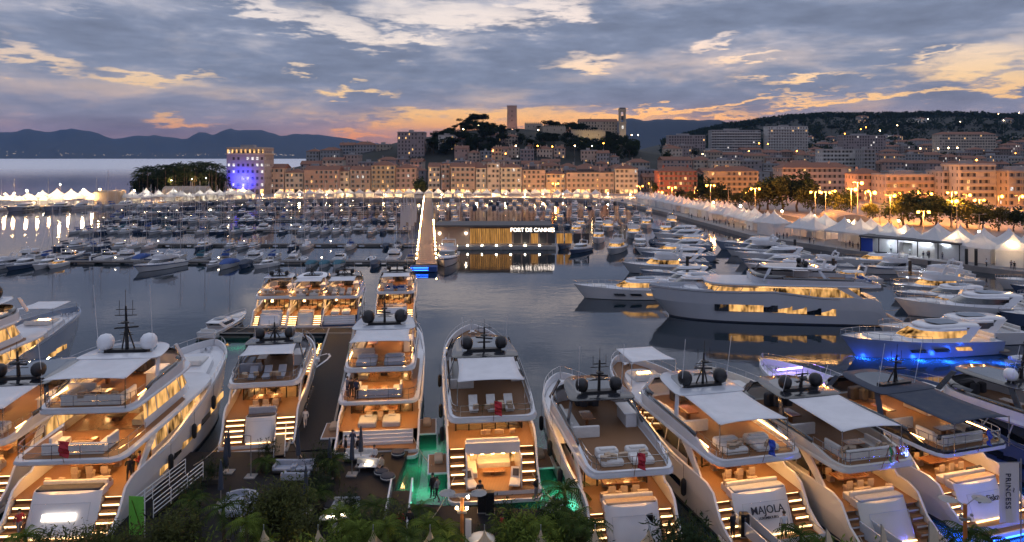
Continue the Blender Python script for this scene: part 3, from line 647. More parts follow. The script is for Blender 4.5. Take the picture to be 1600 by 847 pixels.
    # second house when there are three decks
    if tri:
        yu0, yu1 = (lip + .17) * L, (front - .14) * L
        house(yu0, yu1, zf, 2.15, .95, .8, 'saloon_window' if side_lit else 'tinted_glass', sup, 'sky_lounge_window')
        dw2 = hw(yu0) - 1.1
        MB().box(-dw2, dw2, yu0 - .09, yu0 - .03, zf + .06, zf + 2.0).build('sky_lounge_door', 'clear_glass' if lights else 'tinted_glass', root)
        zl2 = zf + 2.15; ya2, yb2 = (lip + tri) * L, (front - .17) * L
        r2 = lambda ins, z, e=0.: oring(hw, ya2 + e, yb2 - e, ins, z, rf=3., ra=1.2, n=15, nose=.4, tail=.8)
        mb = MB(); mb.loft([r2(.55, zl2, .15), r2(.42, zl2 + .1), r2(.42, zl2 + .22), r2(.5, zl2 + .3)]); mb.build('sun_deck_slab', sup, root, smooth=45)
        if lights:
            mb = MB()
            for s in (-1, 1): mb.box(s * B * .2 - .08, s * B * .2 + .08, ya2 + .5, yu0 - .2, zl2 - .035, zl2 - .012)
            mb.box(-B * .26, B * .26, ya2 + .45, ya2 + .58, zl2 - .034, zl2 - .013); mb.build('upper_ceiling_light', lmat, root)
        # aft upper deck furniture and rail
        mb = MB(); yq = ya + .9
        sofa(mb, -B * .26, B * .26, yq, yq + .8, zf, 'a', .4, .35); sofa(mb, -B * .26, -B * .26 + .8, yq + .85, yq + 2.2, zf, 'l'); sofa(mb, B * .26 - .8, B * .26, yq + .85, yq + 2.2, zf, 'r'); mb.build('lounge_sofa', cush, root)
        MB().rbox(-B * .1, B * .1, yq + 1.2, yq + 2., zf + .02, zf + .42).build('coffee_table', 'wood_varnish', root)
        mb = MB(); pts = oring(hw, ya + .15, ya + 5., .3, zf, 0, 1.1, 7, tail=.8); rail(mb, [(p[0], p[1], zf) for p in pts[:5][::-1]] + [(p[0], p[1], zf) for p in pts[-5:][::-1]], .95); mb.build('upper_rail', 'chrome', root)
        ya_, yb_, zt_, fi = ya2, yb2, zl2 + .305, .46
        flat(MB(), oring(hw, ya2 + .3, min(yfl, yb2 - .6), .8, zt_ + .005, rf=1.5, ra=1., n=11, tail=.82)).build('sun_deck_floor', deck, root)
    else: ya_, yb_, zt_, fi = ya, yb, zf, .06
    # coaming round the top deck: low aft, rising forward
    yc1 = min(yfl + .5, yb_ - .4)
    def hc(y): return lerpt([(ya_, .16), (ya_ + 1.2, .22), (ya_ + 3.2, .62), (yc1 - 2, .78), (yc1, .95)], y)
    o_ = oring(hw, ya_ + .02, yc1, fi + .04, 0, rf=2.6, ra=1.2, n=17, nose=.4, tail=.8); i_ = oring(hw, ya_ + .24, yc1 - .35, fi + .30, 0, rf=2.4, ra=1.1, n=17, nose=.38, tail=.8)
    mb = MB(); mb.loft([[(x, y, zt_ - .01) for x, y, _ in o_], [(x * .985, y, zt_ + hc(y)) for x, y, _ in o_], [(x, y, zt_ + hc(y) - .01) for x, y, _ in i_], [(x, y, zt_ - .01) for x, y, _ in i_]], False, False)
    mb.build('coaming', coam, root, smooth=40)
    # windscreen of the flybridge
    k0 = 11; mb = MB(); seg = o_[k0:17] + o_[17:23]
    mb.loft([[(x * .97, y - .1, zt_ + hc(y) - .02) for x, y, _ in seg], [(x * .9, y - .55, zt_ + hc(y) + .55) for x, y, _ in seg]], False, False, closed=False)
    ws = mb.build('windscreen', 'tinted_glass', root, smooth=60); ws.modifiers.new('t', 'SOLIDIFY').thickness = .03
    # tinted wind screens along the sides of the top deck
    for sg in (0, 1):
        seg = o_[5:12] if sg == 0 else o_[22:29]
        mb = MB(); mb.loft([[(x * .975, y, zt_ + hc(y) - .02) for x, y, _ in seg], [(x * .95, y, zt_ + hc(y) + .30) for x, y, _ in seg]], False, False, closed=False); q_ = mb.build('side_screen', 'tinted_glass', root, smooth=60); q_.modifiers.new('t', 'SOLIDIFY').thickness = .025
    # stern lines down to the quay
    for s in (-1, 1):
        p0, p1 = Vector((s * B * .40, .05 * L, 1.15)), Vector((s * B * .62, -3.2, .75)); pts = [p0 + (p1 - p0) * (i / 6) - Vector((0, 0, .28 * math.sin(math.pi * i / 6))) for i in range(7)]
        MB().path(pts, .03, 4).build('mooring_line', 'cloth_beige', root)
    # loose pillows on the seats
    pl = MB()
    for q in range(9): px_ = yr.uniform(-.28, .28) * B; py_ = ya_ + yr.uniform(1., 1.8); pl.cbox((px_, py_, zt_ + .56), (.42, .16, .34), rz=yr.uniform(-.5, .5), rx=.3)
    for q in range(5): pl.cbox((yr.uniform(-.9, .9) * tw, .118 * L + .35, zm + .6), (.42, .16, .34), rz=yr.uniform(-.4, .4), rx=.3)
    if not openst: pl.build('pillow', yr.choice(['cushion_dark', 'cushion_tan', 'canvas_blue', 'cushion_tan']), root)['kind'] = 'stuff'
    # aft rail
    mb = MB(); q = [(p[0], p[1], zt_ + .12) for p in i_[:6][::-1]] + [(p[0], p[1], zt_ + .12) for p in i_[-6:][::-1]]; rail(mb, q, .85); mb.build('aft_rail', 'chrome', root)
    # seating on the top deck
    yh0, yh1 = hard[0] * L, hard[1] * L; hx = hw(yh0) - fi - .45
    mb = MB(); sofa(mb, -hx, -hx + .85, yh0 - .3, yh1 - 1.6, zt_, 'l'); sofa(mb, -hx, -hx + 2.0, yh0 - 1.1, yh0 - .3, zt_, 'a'); mb.build('lounge_sofa', cush, root)
    mb = MB(); mb.rbox(-hx + 1.2, -hx + 2.1, yh0 + .5, yh0 + 2.2, zt_ + .66, zt_ + .73); mb.box(-hx + 1.55, -hx + 1.75, yh0 + 1.2, yh0 + 1.5, zt_, zt_ + .67); mb.build('deck_table', 'wood_varnish', root)
    mb = MB(); mb.rbox(hx - .85, hx, yh0 + .3, yh0 + 2.6, zt_, zt_ + 1.0, .05); mb.rbox(hx - 1.0, hx + .02, yh0 + .25, yh0 + 2.65, zt_ + .99, zt_ + 1.05, .04); mb.build('wet_bar', bar, root)
    mb = MB(); mb.rbox(-.9, .9, yh1 - .2, yh1 + .5, zt_, zt_ + 1.0, .15); mb.rbox(-.75, -.15, yh1 - 1.2, yh1 - .65, zt_ + .3, zt_ + 1.15, .1); mb.rbox(.15, .75, yh1 - 1.2, yh1 - .65, zt_ + .3, zt_ + 1.15, .1); mb.build('helm_station', 'cushion_dark', root)
    ypad = ya_ + 1.0
    style = yr.choice('pulpu') if pads is None else pads
    if style == 'u' and (yh0 - ypad) > 2.6:
        mb = MB(); q = B * .27; sofa(mb, -q, q, ypad, ypad + .8, zt_, 'a', .4, .32); sofa(mb, -q, -q + .75, ypad + .82, ypad + 2.3, zt_, 'l', .4, .32); sofa(mb, q - .75, q, ypad + .82, ypad + 2.3, zt_, 'r', .4, .32); mb.build('aft_sofa', cush, root)
        mb = MB(); mb.rbox(-.7, .7, ypad + 1.15, ypad + 1.95, zt_ + .5, zt_ + .56); mb.box(-.12, .12, ypad + 1.45, ypad + 1.65, zt_, zt_ + .51); mb.build('aft_table', 'wood_varnish', root)
    elif style == 'l' and (yh0 - ypad) > 2.6:
        for q in (-1, 0, 1):
            mb = MB(); xq = q * B * .19; mb.rbox(xq - .36, xq + .36, ypad + .2, ypad + 1.5, zt_ + .18, zt_ + .34, .08); mb.cbox((xq, ypad + 1.8, zt_ + .52), (.68, .8, .12), rx=.65); mb.box(xq - .3, xq + .3, ypad + .4, ypad + 1.4, zt_, zt_ + .19); mb.build('sun_lounger', cush, root)
    elif (yh0 - ypad) > 2.6:
        for s in (-1, 1):
            mb = MB(); mb.rbox(s * B * .165 - B * .12, s * B * .165 + B * .12, ypad, ypad + 1.25, zt_, zt_ + .40, .12); mb.rbox(s * B * .165 - B * .12, s * B * .165 + B * .12, ypad + 1.2, ypad + 1.95, zt_ + .02, zt_ + .58, .12)
            mb.rbox(s * B * .165 - B * .09, s * B * .165 + B * .09, ypad + 1.25, ypad + 1.6, zt_ + .56, zt_ + .7, .1); mb.build('sun_pad', cush, root)
    # hardtop on swept legs
    zh = zt_ + 2.15; hwid = lambda y: B * .40 * (1 - .25 * max(0, (y - yh0) / (yh1 - yh0)) ** 2)
    rr = lambda ins, z: oring(hwid, yh0 + ins, yh1 + .4 - ins, ins, z, rf=1.6, ra=.6, n=11, nose=.5, tail=.85)
    mb = MB(); mb.loft([rr(.15, zh), rr(0, zh + .07), rr(0, zh + .13), rr(.18, zh + .2)]); ht = mb.build('hardtop', top, root, smooth=40)
    flat(MB(), oring(hwid, yh0 + 1.2, yh1 - .5, B * .12, zh + .206, rf=.6, ra=.3, n=7)).build('sunroof', 'tinted_glass', ht)
    for s in (-1, 1):
        mb = MB(); xx = hw(yh0) - fi - .18; x2 = B * .37
        for y0_, y1_ in ((yh0 - .6, yh0 + .5), (yh1 + .5, yh1 - .5)):
            mb.loft([[(s * xx, y0_, zt_ + .5), (s * xx, y0_ + .5, zt_ + .5), (s * (xx - .1), y0_ + .5, zt_ + .5), (s * (xx - .1), y0_, zt_ + .5)], [(s * x2, y1_, zh + .08), (s * x2, y1_ + .45, zh + .08), (s * (x2 - .1), y1_ + .45, zh + .08), (s * (x2 - .1), y1_, zh + .08)]]); mb.build('hardtop_leg', top, root); mb = MB()
    if fly_lit:
        mb = MB()
        for s in (-1, 1): mb.box(s * B * .25 - .06, s * B * .25 + .06, yh0 + .4, yh1 - .6, zh - .03, zh - .005)
        mb.build('hardtop_light', lmat, root)
        mb = MB()
        for s in (-1, 1): mb.box(s * (hx + .03) - .02, s * (hx + .03) + .02, ya_ + 1.6, yh0, zt_ + .42, zt_ + .47)
        mb.build('coaming_light', 'deck_light_soft', root)
    if awn: awning(root, hw, awn[0] * L, awn[1] * L + .25, B * .36, B * .335, zh + .0, zh + .12, awn_mat, True, zt_ + .1)
    radar_mast(root, 0, (mast_y or (hard[0] + .06)) * L, zh + .2, mast_h, dm, dr, B * .21)
    # foredeck
    mb = MB(); n = 14; fy = [.46 * L + (.985 - .46) * L * i / n for i in range(n + 1)]
    a = [(max(.02, hw(y) - .2), y, zs(y) - .62) for y in fy]; b = [(-x, y, z) for x, y, z in a]
    mb.add(a + b, [(i, i + 1, n + 2 + i, n + 1 + i) for i in range(n)]); mb.build('foredeck', sup if not sidestep else deck, root)
    def hn(y): return max(.1, hw(y) - 1.1)
    yy0, yy1 = (front - .06) * L, .86 * L
    zz = lambda y: zs(y) - .62
    mb = MB(); mb.loft([oring(hn, yy0, yy1, 0, 0, 2., 0, 9, zf=lambda y: zz(y) - .05), oring(hn, yy0, yy1 - .3, .1, 0, 2., 0, 9, zf=lambda y: zz(y) + .5), oring(hn, yy0, yy1 - .5, .3, 0, 2., 0, 9, zf=lambda y: zz(y) + .56)]); mb.build('coach_roof', sup, root, smooth=40)
    mb = MB(); ym = .74 * L; mb.rbox(-B * .2, B * .2, ym, ym + 2.0, zz(ym) + .5, zz(ym) + .78, .15); mb.rbox(-B * .2, B * .2, ym - .35, ym + .05, zz(ym) + .5, zz(ym) + .98, .12); mb.build('bow_sun_pad', cush, root)
    mb = MB(); mb.tube((-.35, .915 * L, zz(.915 * L) + .02), (-.35, .915 * L, zz(.915 * L) + .4), .16, 8); mb.tube((.35, .915 * L, zz(.915 * L) + .02), (.35, .915 * L, zz(.915 * L) + .4), .16, 8); mb.cbox((0, .945 * L, zz(.945 * L) + .15), (.5, .9, .3)); mb.build('windlass', 'chrome', root)
    mb = MB(); pts = [(max(hw(y) - .08, .02), y, zs(y)) for y in [L * (.52 + .48 * i / 12) for i in range(13)]]
    rail(mb, pts, .55, 1.8, .02, 1); rail(mb, [(-x, y, z) for x, y, z in pts], .55, 1.8, .02, 1); mb.build('bow_rail', 'chrome', root)
    if sidestep:                                                     # lit steps and courtesy lights along the side deck
        mb = MB(); gl = MB()
        for s in (-1, 1):
            for q in range(9):
                y = L * (.50 + .036 * q); x = hw(y) - .45; z = zz(y) + .03
                mb.box(s * x - .3, s * x + .3, y - .25, y + .25, z - .1, z + .06); gl.box(s * x - .28, s * x + .28, y - .28, y - .255, z - .05, z + .05)
        st_ = mb.build('side_step', deck, root); gl.build('step_light', 'step_glow', st_)
    if foreawn:
        yq = .78 * L; awning(root, hw, yq - 2.2, yq + 2.2, B * .30, B * .26, zz(yq) + 2.5, zz(yq) + 2.5, awn_mat, True, zz(yq)); gl = MB()
        gl.cbox((0, yq, zz(yq) + .8), (1.2, .3, .06)); gl.build('bow_lamp', lmat, root)
    if balc:
        for s in (-1, 1):
            mb = MB(); xo = hw(.16 * L) * .97; mb.box(min(s * xo, s * (xo + 1.5)), max(s * xo, s * (xo + 1.5)), .10 * L, .10 * L + 3.4, .62, .74); bo = mb.build('side_platform', sup, root)
            x0, x1 = sorted((s * (xo + .05), s * (xo + 1.42))); MB().box(x0, x1, .10 * L + .1, .10 * L + 3.3, .742, .752).build('teak_floor', deck, bo)
            mb = MB(); x0, x1 = sorted((s * (xo + .3), s * (xo + 1.0))); mb.rbox(x0, x1, .10 * L + 1.5, .10 * L + 2.9, .75, 1.1, .1); mb.build('side_seat', 'cushion_tan', bo)
    if flag:
        MB().tube((0, ya - .05, zl + .2), (0, ya - .75, zl + 2.0), .022, 5).build('flag_staff', 'wood_varnish', root)
        for q, fm in enumerate(flag):
            mb = MB(); n = 5
            for j in range(n + 1):
                for i in range(3):
                    mb.v.append(((q + i / 2) * .30 * (1 if len(flag) > 1 else 2.0) * .9 + .03, ya - .72 + .10 * math.sin(j * 1.7 + i) + .25 * i * .3, zl + 1.95 - j * .20 - i * .1))
            mb.f = [(j * 3 + i, j * 3 + i + 1, j * 3 + i + 4, j * 3 + i + 3) for j in range(n) for i in range(2)]; mb.m = [0] * len(mb.f)
            o = mb.build('ensign', fm, root); o.modifiers.new('t', 'SOLIDIFY').thickness = .012
    root['L'] = L
    return root, hw, zs, L
# ================================================================ the yachts in front
FEND = []
def fenders(res, sides, ys, label):
    root, hw, zs, L = res; Mx = Matrix.Translation(root.location) @ Matrix.Rotation(root.rotation_euler.z, 4, 'Z')
    for s in sides:
        for f in ys:
            y = f * L; p = Mx @ Vector((s * (hw(y) + .22), y, 1.15)); FEND.append((p, zs(y), label, root.rotation_euler.z))
yC = yacht('motor_yacht', 'large white three-deck yacht with white satellite domes and glowing name plate, moored beside the ramp', (-29.2, 42.6), (-31.6, 72.5), 7.7, zm=2.4, zb=5.6, top='gelcoat', tri=.075, dm='white_plastic', dr=.62, mast_h=4.2, fly_lit=True, side_lit=True, lip=.075, sal=.27, hard=(.30, .44), awn=(.15, .31), mast_y=.36, flag=['red_flag'], front=.72, foreawn=False, portholes=True, plate=True, pads='u', step_lit=True)
fenders(yC, (1,), (.3, .45, .6), 'large three-deck yacht')
yB = yacht('motor_yacht', 'white yacht with dark glass hardtop cut off by the left edge of the view', (-38.6, 46), (-42.0, 74), 7.0, zm=2.2, zb=4.6, top='tinted_glass', dm='black_plastic', dr=.55, fly_lit=True, side_lit=True, hard=(.26, .52), awn=(.09, .26), lip=.06)
yA = yacht('motor_yacht', 'navy-hulled yacht with white foredeck awning behind the others at far left', (-54.8, 58), (-57.4, 90), 7.4, zm=2.4, zb=5.2, hull='steel_blue_hull', top='gelcoat', tri=.09, dm='black_plastic', dr=.8, mast_h=3.6, fly_lit=True, side_lit=True, foreawn=True, portholes=True, hard=(.36, .5), awn=(.18, .36))
yE = yacht('motor_yacht', 'white yacht with wide lit stern stairs and teak platform, left of the dark pontoon', (-21.5, 57.4), (-25.6, 80.5), 6.6, zm=2.2, zb=4.3, top='dark_paint', dr=.5, mast_h=1.6, sidestep=True, hard=(.34, .52), awn=(.20, .36), lip=.13, sal=.30, lights=True, lmat='deck_light_soft', tz=.12, tws=.19)
yJ = yacht('motor_yacht', 'three-deck yacht with open stern, two sunbeds and fold-out side terraces, right of the dark pontoon', (-11.2, 56.2), (-14.6, 86.5), 7.4, zm=1.45, zb=4.6, top='gelcoat_grey', tri=.03, openst=True, balc=True, fly_lit=True, dr=.62, mast_h=2.4, lip=.07, sal=.22, hard=(.26, .46), awn=(.13, .27), front=.68)
yK = yacht('motor_yacht', 'white yacht with brightly lit beach club and large white awning amid green water', (-1.2, 49.4), (-4.9, 82.6), 7.3, zm=2.75, zb=4.7, top='dark_paint', beach=True, balc=True, dr=.55, mast_h=2.2, flag=['red_flag'], lip=.05, hard=(.29, .50), awn=(.115, .29), sidestep=True, sal=.19, pads='l')
fenders(yK, (-1, 1), (.22, .36, .55), 'white beach-club yacht')
yL = yacht('motor_yacht', 'white yacht with dark hardtop and no awning, right of the green-lit water', (8.0, 41.9), (4.6, 65.2), 6.3, zm=2.2, zb=4.4, top='dark_paint', dr=.5, mast_h=2.2, flag=['red_flag'], awn=None, hard=(.36, .58), lip=.07, sal=.24, lmat='deck_light_soft', pads='p')
fenders(yL, (-1,), (.35, .5, .68), 'hardtop yacht without awning')
yM = yacht('motor_yacht', 'white yacht with MAJOLA lettered on its transom and lit cockpit', (17.0, 43.2), (10.9, 69.2), 7.1, zm=2.35, zb=4.9, top='gelcoat_grey', dr=.55, mast_h=2.8, flag=['blue_flag'], text=[('MAJOLA', .66, 1.92), ('LUXEMBOURG', .22, 1.48)], hard=(.31, .50), awn=(.11, .32), fly_lit=True, foreawn=True, lip=.075, sal=.27, pads='p', sidestep=True)
fenders(yM, (-1,), (.22, .42), 'MAJOLA yacht')
yN = yacht('motor_yacht', 'cream yacht with black hardtop and tricolour flag, second from the banner', (24.6, 42.3), (18.6, 67.0), 6.4, zm=2.2, zb=4.5, hull='gelcoat_cream', sup='gelcoat_cream', top='dark_paint', dr=.5, mast_h=1.6, flag=['green_flag', 'white_flag', 'red_flag'], hard=(.35, .53), awn=(.12, .36), lip=.09, lmat='deck_light_soft', lights=True, steps=True, step_lit=False)
yO = yacht('motor_yacht', 'white yacht with dark bimini and blue-lit stern beside the tall banner', (32.8, 45.2), (25.4, 69.2), 6.9, zm=2.1, zb=4.5, sup='gelcoat', hull='gelcoat', top='canvas_dark', awn_mat='canvas_dark', coam='dark_paint', dr=0, mast_h=2.4, flag=['blue_flag'], blue=True, text=[('DarFiskn', .55, 1.7)], fly_lit=True, hard=(.30, .50), awn=(.07, .30), lip=.085)
yP = yacht('motor_yacht', 'blue-lit yacht with white dome cut off by the right edge of the view', (44.5, 47.5), (35.8, 66.5), 6.2, zm=2.0, zb=4.0, hull='navy_hull', top='dark_paint', dm='white_plastic', dr=.5, blue=True, lights=False, hard=(.34, .60), awn=None)
for st, bw, B_, lab, kw in (((X(418, 97.8), 98), (X(418, 97.8) - 1.6, 116), 5.5, 'small lit yacht, leftmost of the three moored on the cross pontoon', dict(top='gelcoat_grey', awn=None, lip=.12, pads='u', tz=.2)),
                            ((X(473, 97.8), 98), (X(473, 97.8) - 2.0, 117), 5.6, 'small lit yacht, middle one of the three on the cross pontoon', dict(top='canvas', sup='gelcoat_cream', dr=0, tws=.2, pads='p')),
                            ((X(528, 98.2), 98.4), (X(528, 98.2) - 2.4, 118), 5.6, 'small lit yacht, rightmost of the three on the cross pontoon', dict(top='dark_paint', hull='navy_hull', openst=True, hard=(.34, .58), pads='l')),
                            ((X(617, 102), 101.5), (X(617, 102) - 2.6, 124), 6.2, 'bright lit yacht moored alone beyond the three-deck yacht', dict(top='dark_paint'))):
    yacht('motor_yacht', lab, st, bw, B_, zm=1.7, zb=3.6, fly_lit=True, mast_h=1.5, ports_n=4, sal=.28, **{**dict(awn=(.16, .31), lip=.10, dr=.36, hard=(.30, .54)), **kw})
# the long yachts lying across the view at right
yR = yacht('motor_yacht', 'long blue-grey superyacht lying side-on with a row of lit windows', (57.5, 103.4), (21.6, 107.6), 8.2, zm=3.3, zb=4.9, hull='gelcoat_grey', sup='gelcoat_grey', top='gelcoat_grey', dr=.4, mast_h=1.0, side_lit=True, portholes=True, bigports=True, front=.80, hard=(.30, .52), awn=None, sal=.16, ports_n=8)
# fenders hang from the yachts: things of their own
fm = MB().lathe([(.05, -.62), (.17, -.5), (.2, -.3), (.2, .3), (.17, .5), (.05, .62)], n=9).tube((0, 0, .6), (0, 0, 1.6), .015, 4).mesh('fender', 'rubber', 40)
for i, (p, z, lab, rz) in enumerate(FEND):
    o = inst('fender', fm, None, (p.x, p.y, max(1.0, z - 1.5)), rz); row('f' + lab, o, p.y, 'black fender hanging from the ' + lab + ', # from its stern', 'fender', 'black fenders on the yacht sides')
o = MB().box(-1.4, 1.4, -.06, .06, 0, .12).build('bow_light_bar', 'purple_light', yO[0]); o.location = (0, .84 * yO[3], 4.6)
l = bpy.data.lights.new('bow_light', 'POINT'); l.energy = 120; l.color = (.3, .2, 1.); l.shadow_soft_size = .4; o = bpy.data.objects.new('bow_light', l); COL.objects.link(o); o.parent = yO[0]; o.location = (0, .84 * yO[3], 5.0)
# underwater lamps: the green glow round the sterns
for i, (x, y, e) in enumerate(((-6.6, 50.6, 900), (-7.4, 54.5, 500), (-6.6, 58, 350), (3.6, 50.4, 1200), (5.0, 54.5, 700), (4.6, 59.5, 350), (-13, 55.4, 300), (-9.3, 57.8, 300), (X(372, 89), 89, 400), (28.4, 40.8, 300), (14.3, 39.5, 150))):
    l = bpy.data.lights.new('underwater_lamp', 'POINT'); l.energy = e * .26; l.color = (.17, .85, .5); l.shadow_soft_size = .6
    o = bpy.data.objects.new('underwater_lamp', l); COL.objects.link(o); o.location = (x, y, -1.1)
# ================================================================ smaller boats of the marina
def small_hull(L, B, z0, z1, mat_, root, deckm='gelcoat', stripe=None):
    def hw(y):
        t = max(0., min(1., y / L)); s = max(0, (t - .4) / .6); return B / 2 * (.9 + .1 * min(1, t / .4)) * max(0., 1 - s ** 2.3) ** .75 + .02
    zs = lambda y: z0 + (z1 - z0) * (max(0, y) / L) ** 1.6
    n = 12; rs = [[], [], [], []]
    for i in range(n + 1):
        y = L * (1 - (1 - i / n) ** 1.2); s = max(0, (y / L - .4) / .6); a = hw(y)
        rs[0].append((0, y - .1 * L * s ** 3, -.35)); rs[1].append((a * (.86 - .2 * s), y - .1 * L * s ** 3, .08)); rs[2].append((a, y, zs(y))); rs[3].append((max(.01, a - .1), y, zs(y) - .02))
    mb = MB(); m_ = n + 1
    for sg in (1, -1):
        for k in range(3):
            mb.add([(x * sg, y, z) for x, y, z in rs[k] + rs[k + 1]], [((i, i + 1, m_ + i + 1, m_ + i) if sg > 0 else (i, m_ + i, m_ + i + 1, i + 1)) for i in range(n)])
    a = rs[2][0]; b = rs[1][0]; mb.add([(-b[0], b[1], b[2]), b, a, (-a[0], a[1], a[2])], [(0, 1, 2, 3)])
    h = mb.build('hull', mat_, root, smooth=45)
    mb = MB(); mb.add([(x, y, z - .06) for x, y, z in rs[3]] + [(-x, y, z - .06) for x, y, z in rs[3]], [(i, i + 1, m_ + i + 1, m_ + i) for i in range(n)]); mb.build('deck', deckm, root)
    if stripe:
        mb = MB()
        for sg in (1, -1): mb.add([(sg * (x + .012), y, z * .80) for x, y, z in rs[2]] + [(sg * (x + .012), y, z * .93) for x, y, z in rs[2]], [(i, i + 1, m_ + i + 1, m_ + i) for i in range(n)])
        mb.build('stripe', stripe, h)
    return hw, zs
def cabin(root, hw, y0, y1, z, h, ins, rake, wall, glass, roof, aft=.0):
    r = lambda t, e=0: oring(hw, y0 + aft * t, y1 - rake * t * h, ins + .12 * t - e, z + h * t, rf=(y1 - y0) * .5, ra=0, n=8, nose=.4)
    MB().loft([r(0), r(.38)], True, False).build('cabin', wall, root, smooth=40)
    MB().loft([r(.38), r(.88)], False, False).build('cabin_window', glass, root, smooth=40)
    a, b, c = r(.88, .1), r(1., .1), r(1.08, -.05)
    MB().loft([a, b, c]).build('cabin_roof', roof, root, smooth=40)
def proto_cruiser(hullm='gelcoat', glass='tinted_glass', fly=False, stripe=None, arch=True, L=12., B=3.9, lamp=False):
    root = empty('motor_boat'); hw, zs = small_hull(L, B, 1.15, 1.75, hullm, root, 'gelcoat', stripe)
    MB().box(-B * .4, B * .4, -.7, .25, .25, .38).build('swim_platform', 'teak_grey', root)
    flat(MB(), oring(hw, .4, L * .36, .35, .78, 0, 0, 4)).build('cockpit_floor', 'teak_grey', root)
    cabin(root, hw, L * .30, L * .74, 1.1, 1.35, .42, 1.5, 'gelcoat', glass, 'gelcoat')
    mb = MB(); sofa(mb, -B * .33, B * .33, .5, 1.15, .78, 'a', .4, .3); sofa(mb, -B * .33, -B * .33 + .6, 1.2, L * .26, .78, 'l', .4, .3); mb.build('cockpit_seat', 'cushion', root)
    zt = 2.55
    if fly:
        mb = MB(); o = oring(hw, L * .18, L * .58, .35, 0, 1.8, .3, 7); i_ = oring(hw, L * .18 + .15, L * .58 - .2, .5, 0, 1.7, .3, 7)
        mb.loft([[(x, y, zt - .1) for x, y, _ in o], [(x, y, zt + .1 + .55 * min(1, max(0, (y / L - .2) * 6))) for x, y, _ in o], [(x, y, zt + .1 + .5 * min(1, max(0, (y / L - .2) * 6))) for x, y, _ in i_], [(x, y, zt + .03) for x, y, _ in i_]], True, True); mb.build('flybridge', 'gelcoat', root, smooth=40)
        mb = MB(); sofa(mb, -1., 1., L * .25, L * .25 + .7, zt + .03, 'a', .35, .3); mb.build('fly_seat', 'cushion', root); zt += .55
    if arch:
        mb = MB(); ya = L * .28
        for s in (-1, 1): mb.loft([[(s * 1.45, ya, zt - .5), (s * 1.35, ya, zt - .5), (s * 1.35, ya + .5, zt - .5), (s * 1.45, ya + .5, zt - .5)][::s], [(s * 1.3, ya - .5, zt + .85), (s * 1.2, ya - .5, zt + .85), (s * 1.2, ya - .1, zt + .85), (s * 1.3, ya - .1, zt + .85)][::s]])
        mb.box(-1.3, 1.3, ya - .5, ya - .1, zt + .8, zt + .92); mb.tube((0, ya - .3, zt + .9), (0, ya - .4, zt + 2.), .03, 4); mb.ball((.6, ya - .3, zt + 1.05), .22, n=8, m=4); mb.build('radar_arch', 'gelcoat', root)
    mb = MB(); pts = [(max(hw(y) - .06, .02), y, zs(y)) for y in [L * (.55 + .45 * i / 6) for i in range(7)]]
    rail(mb, pts, .6, 2., .025, 1); rail(mb, [(-x, y, z) for x, y, z in pts], .6, 2., .025, 1); mb.build('bow_rail', 'chrome', root)
    if lamp: MB().box(-.9, .9, L * .28, L * .29, 2.2, 2.3).build('cockpit_lamp', 'deck_light', root)
    root['L'] = L; return root
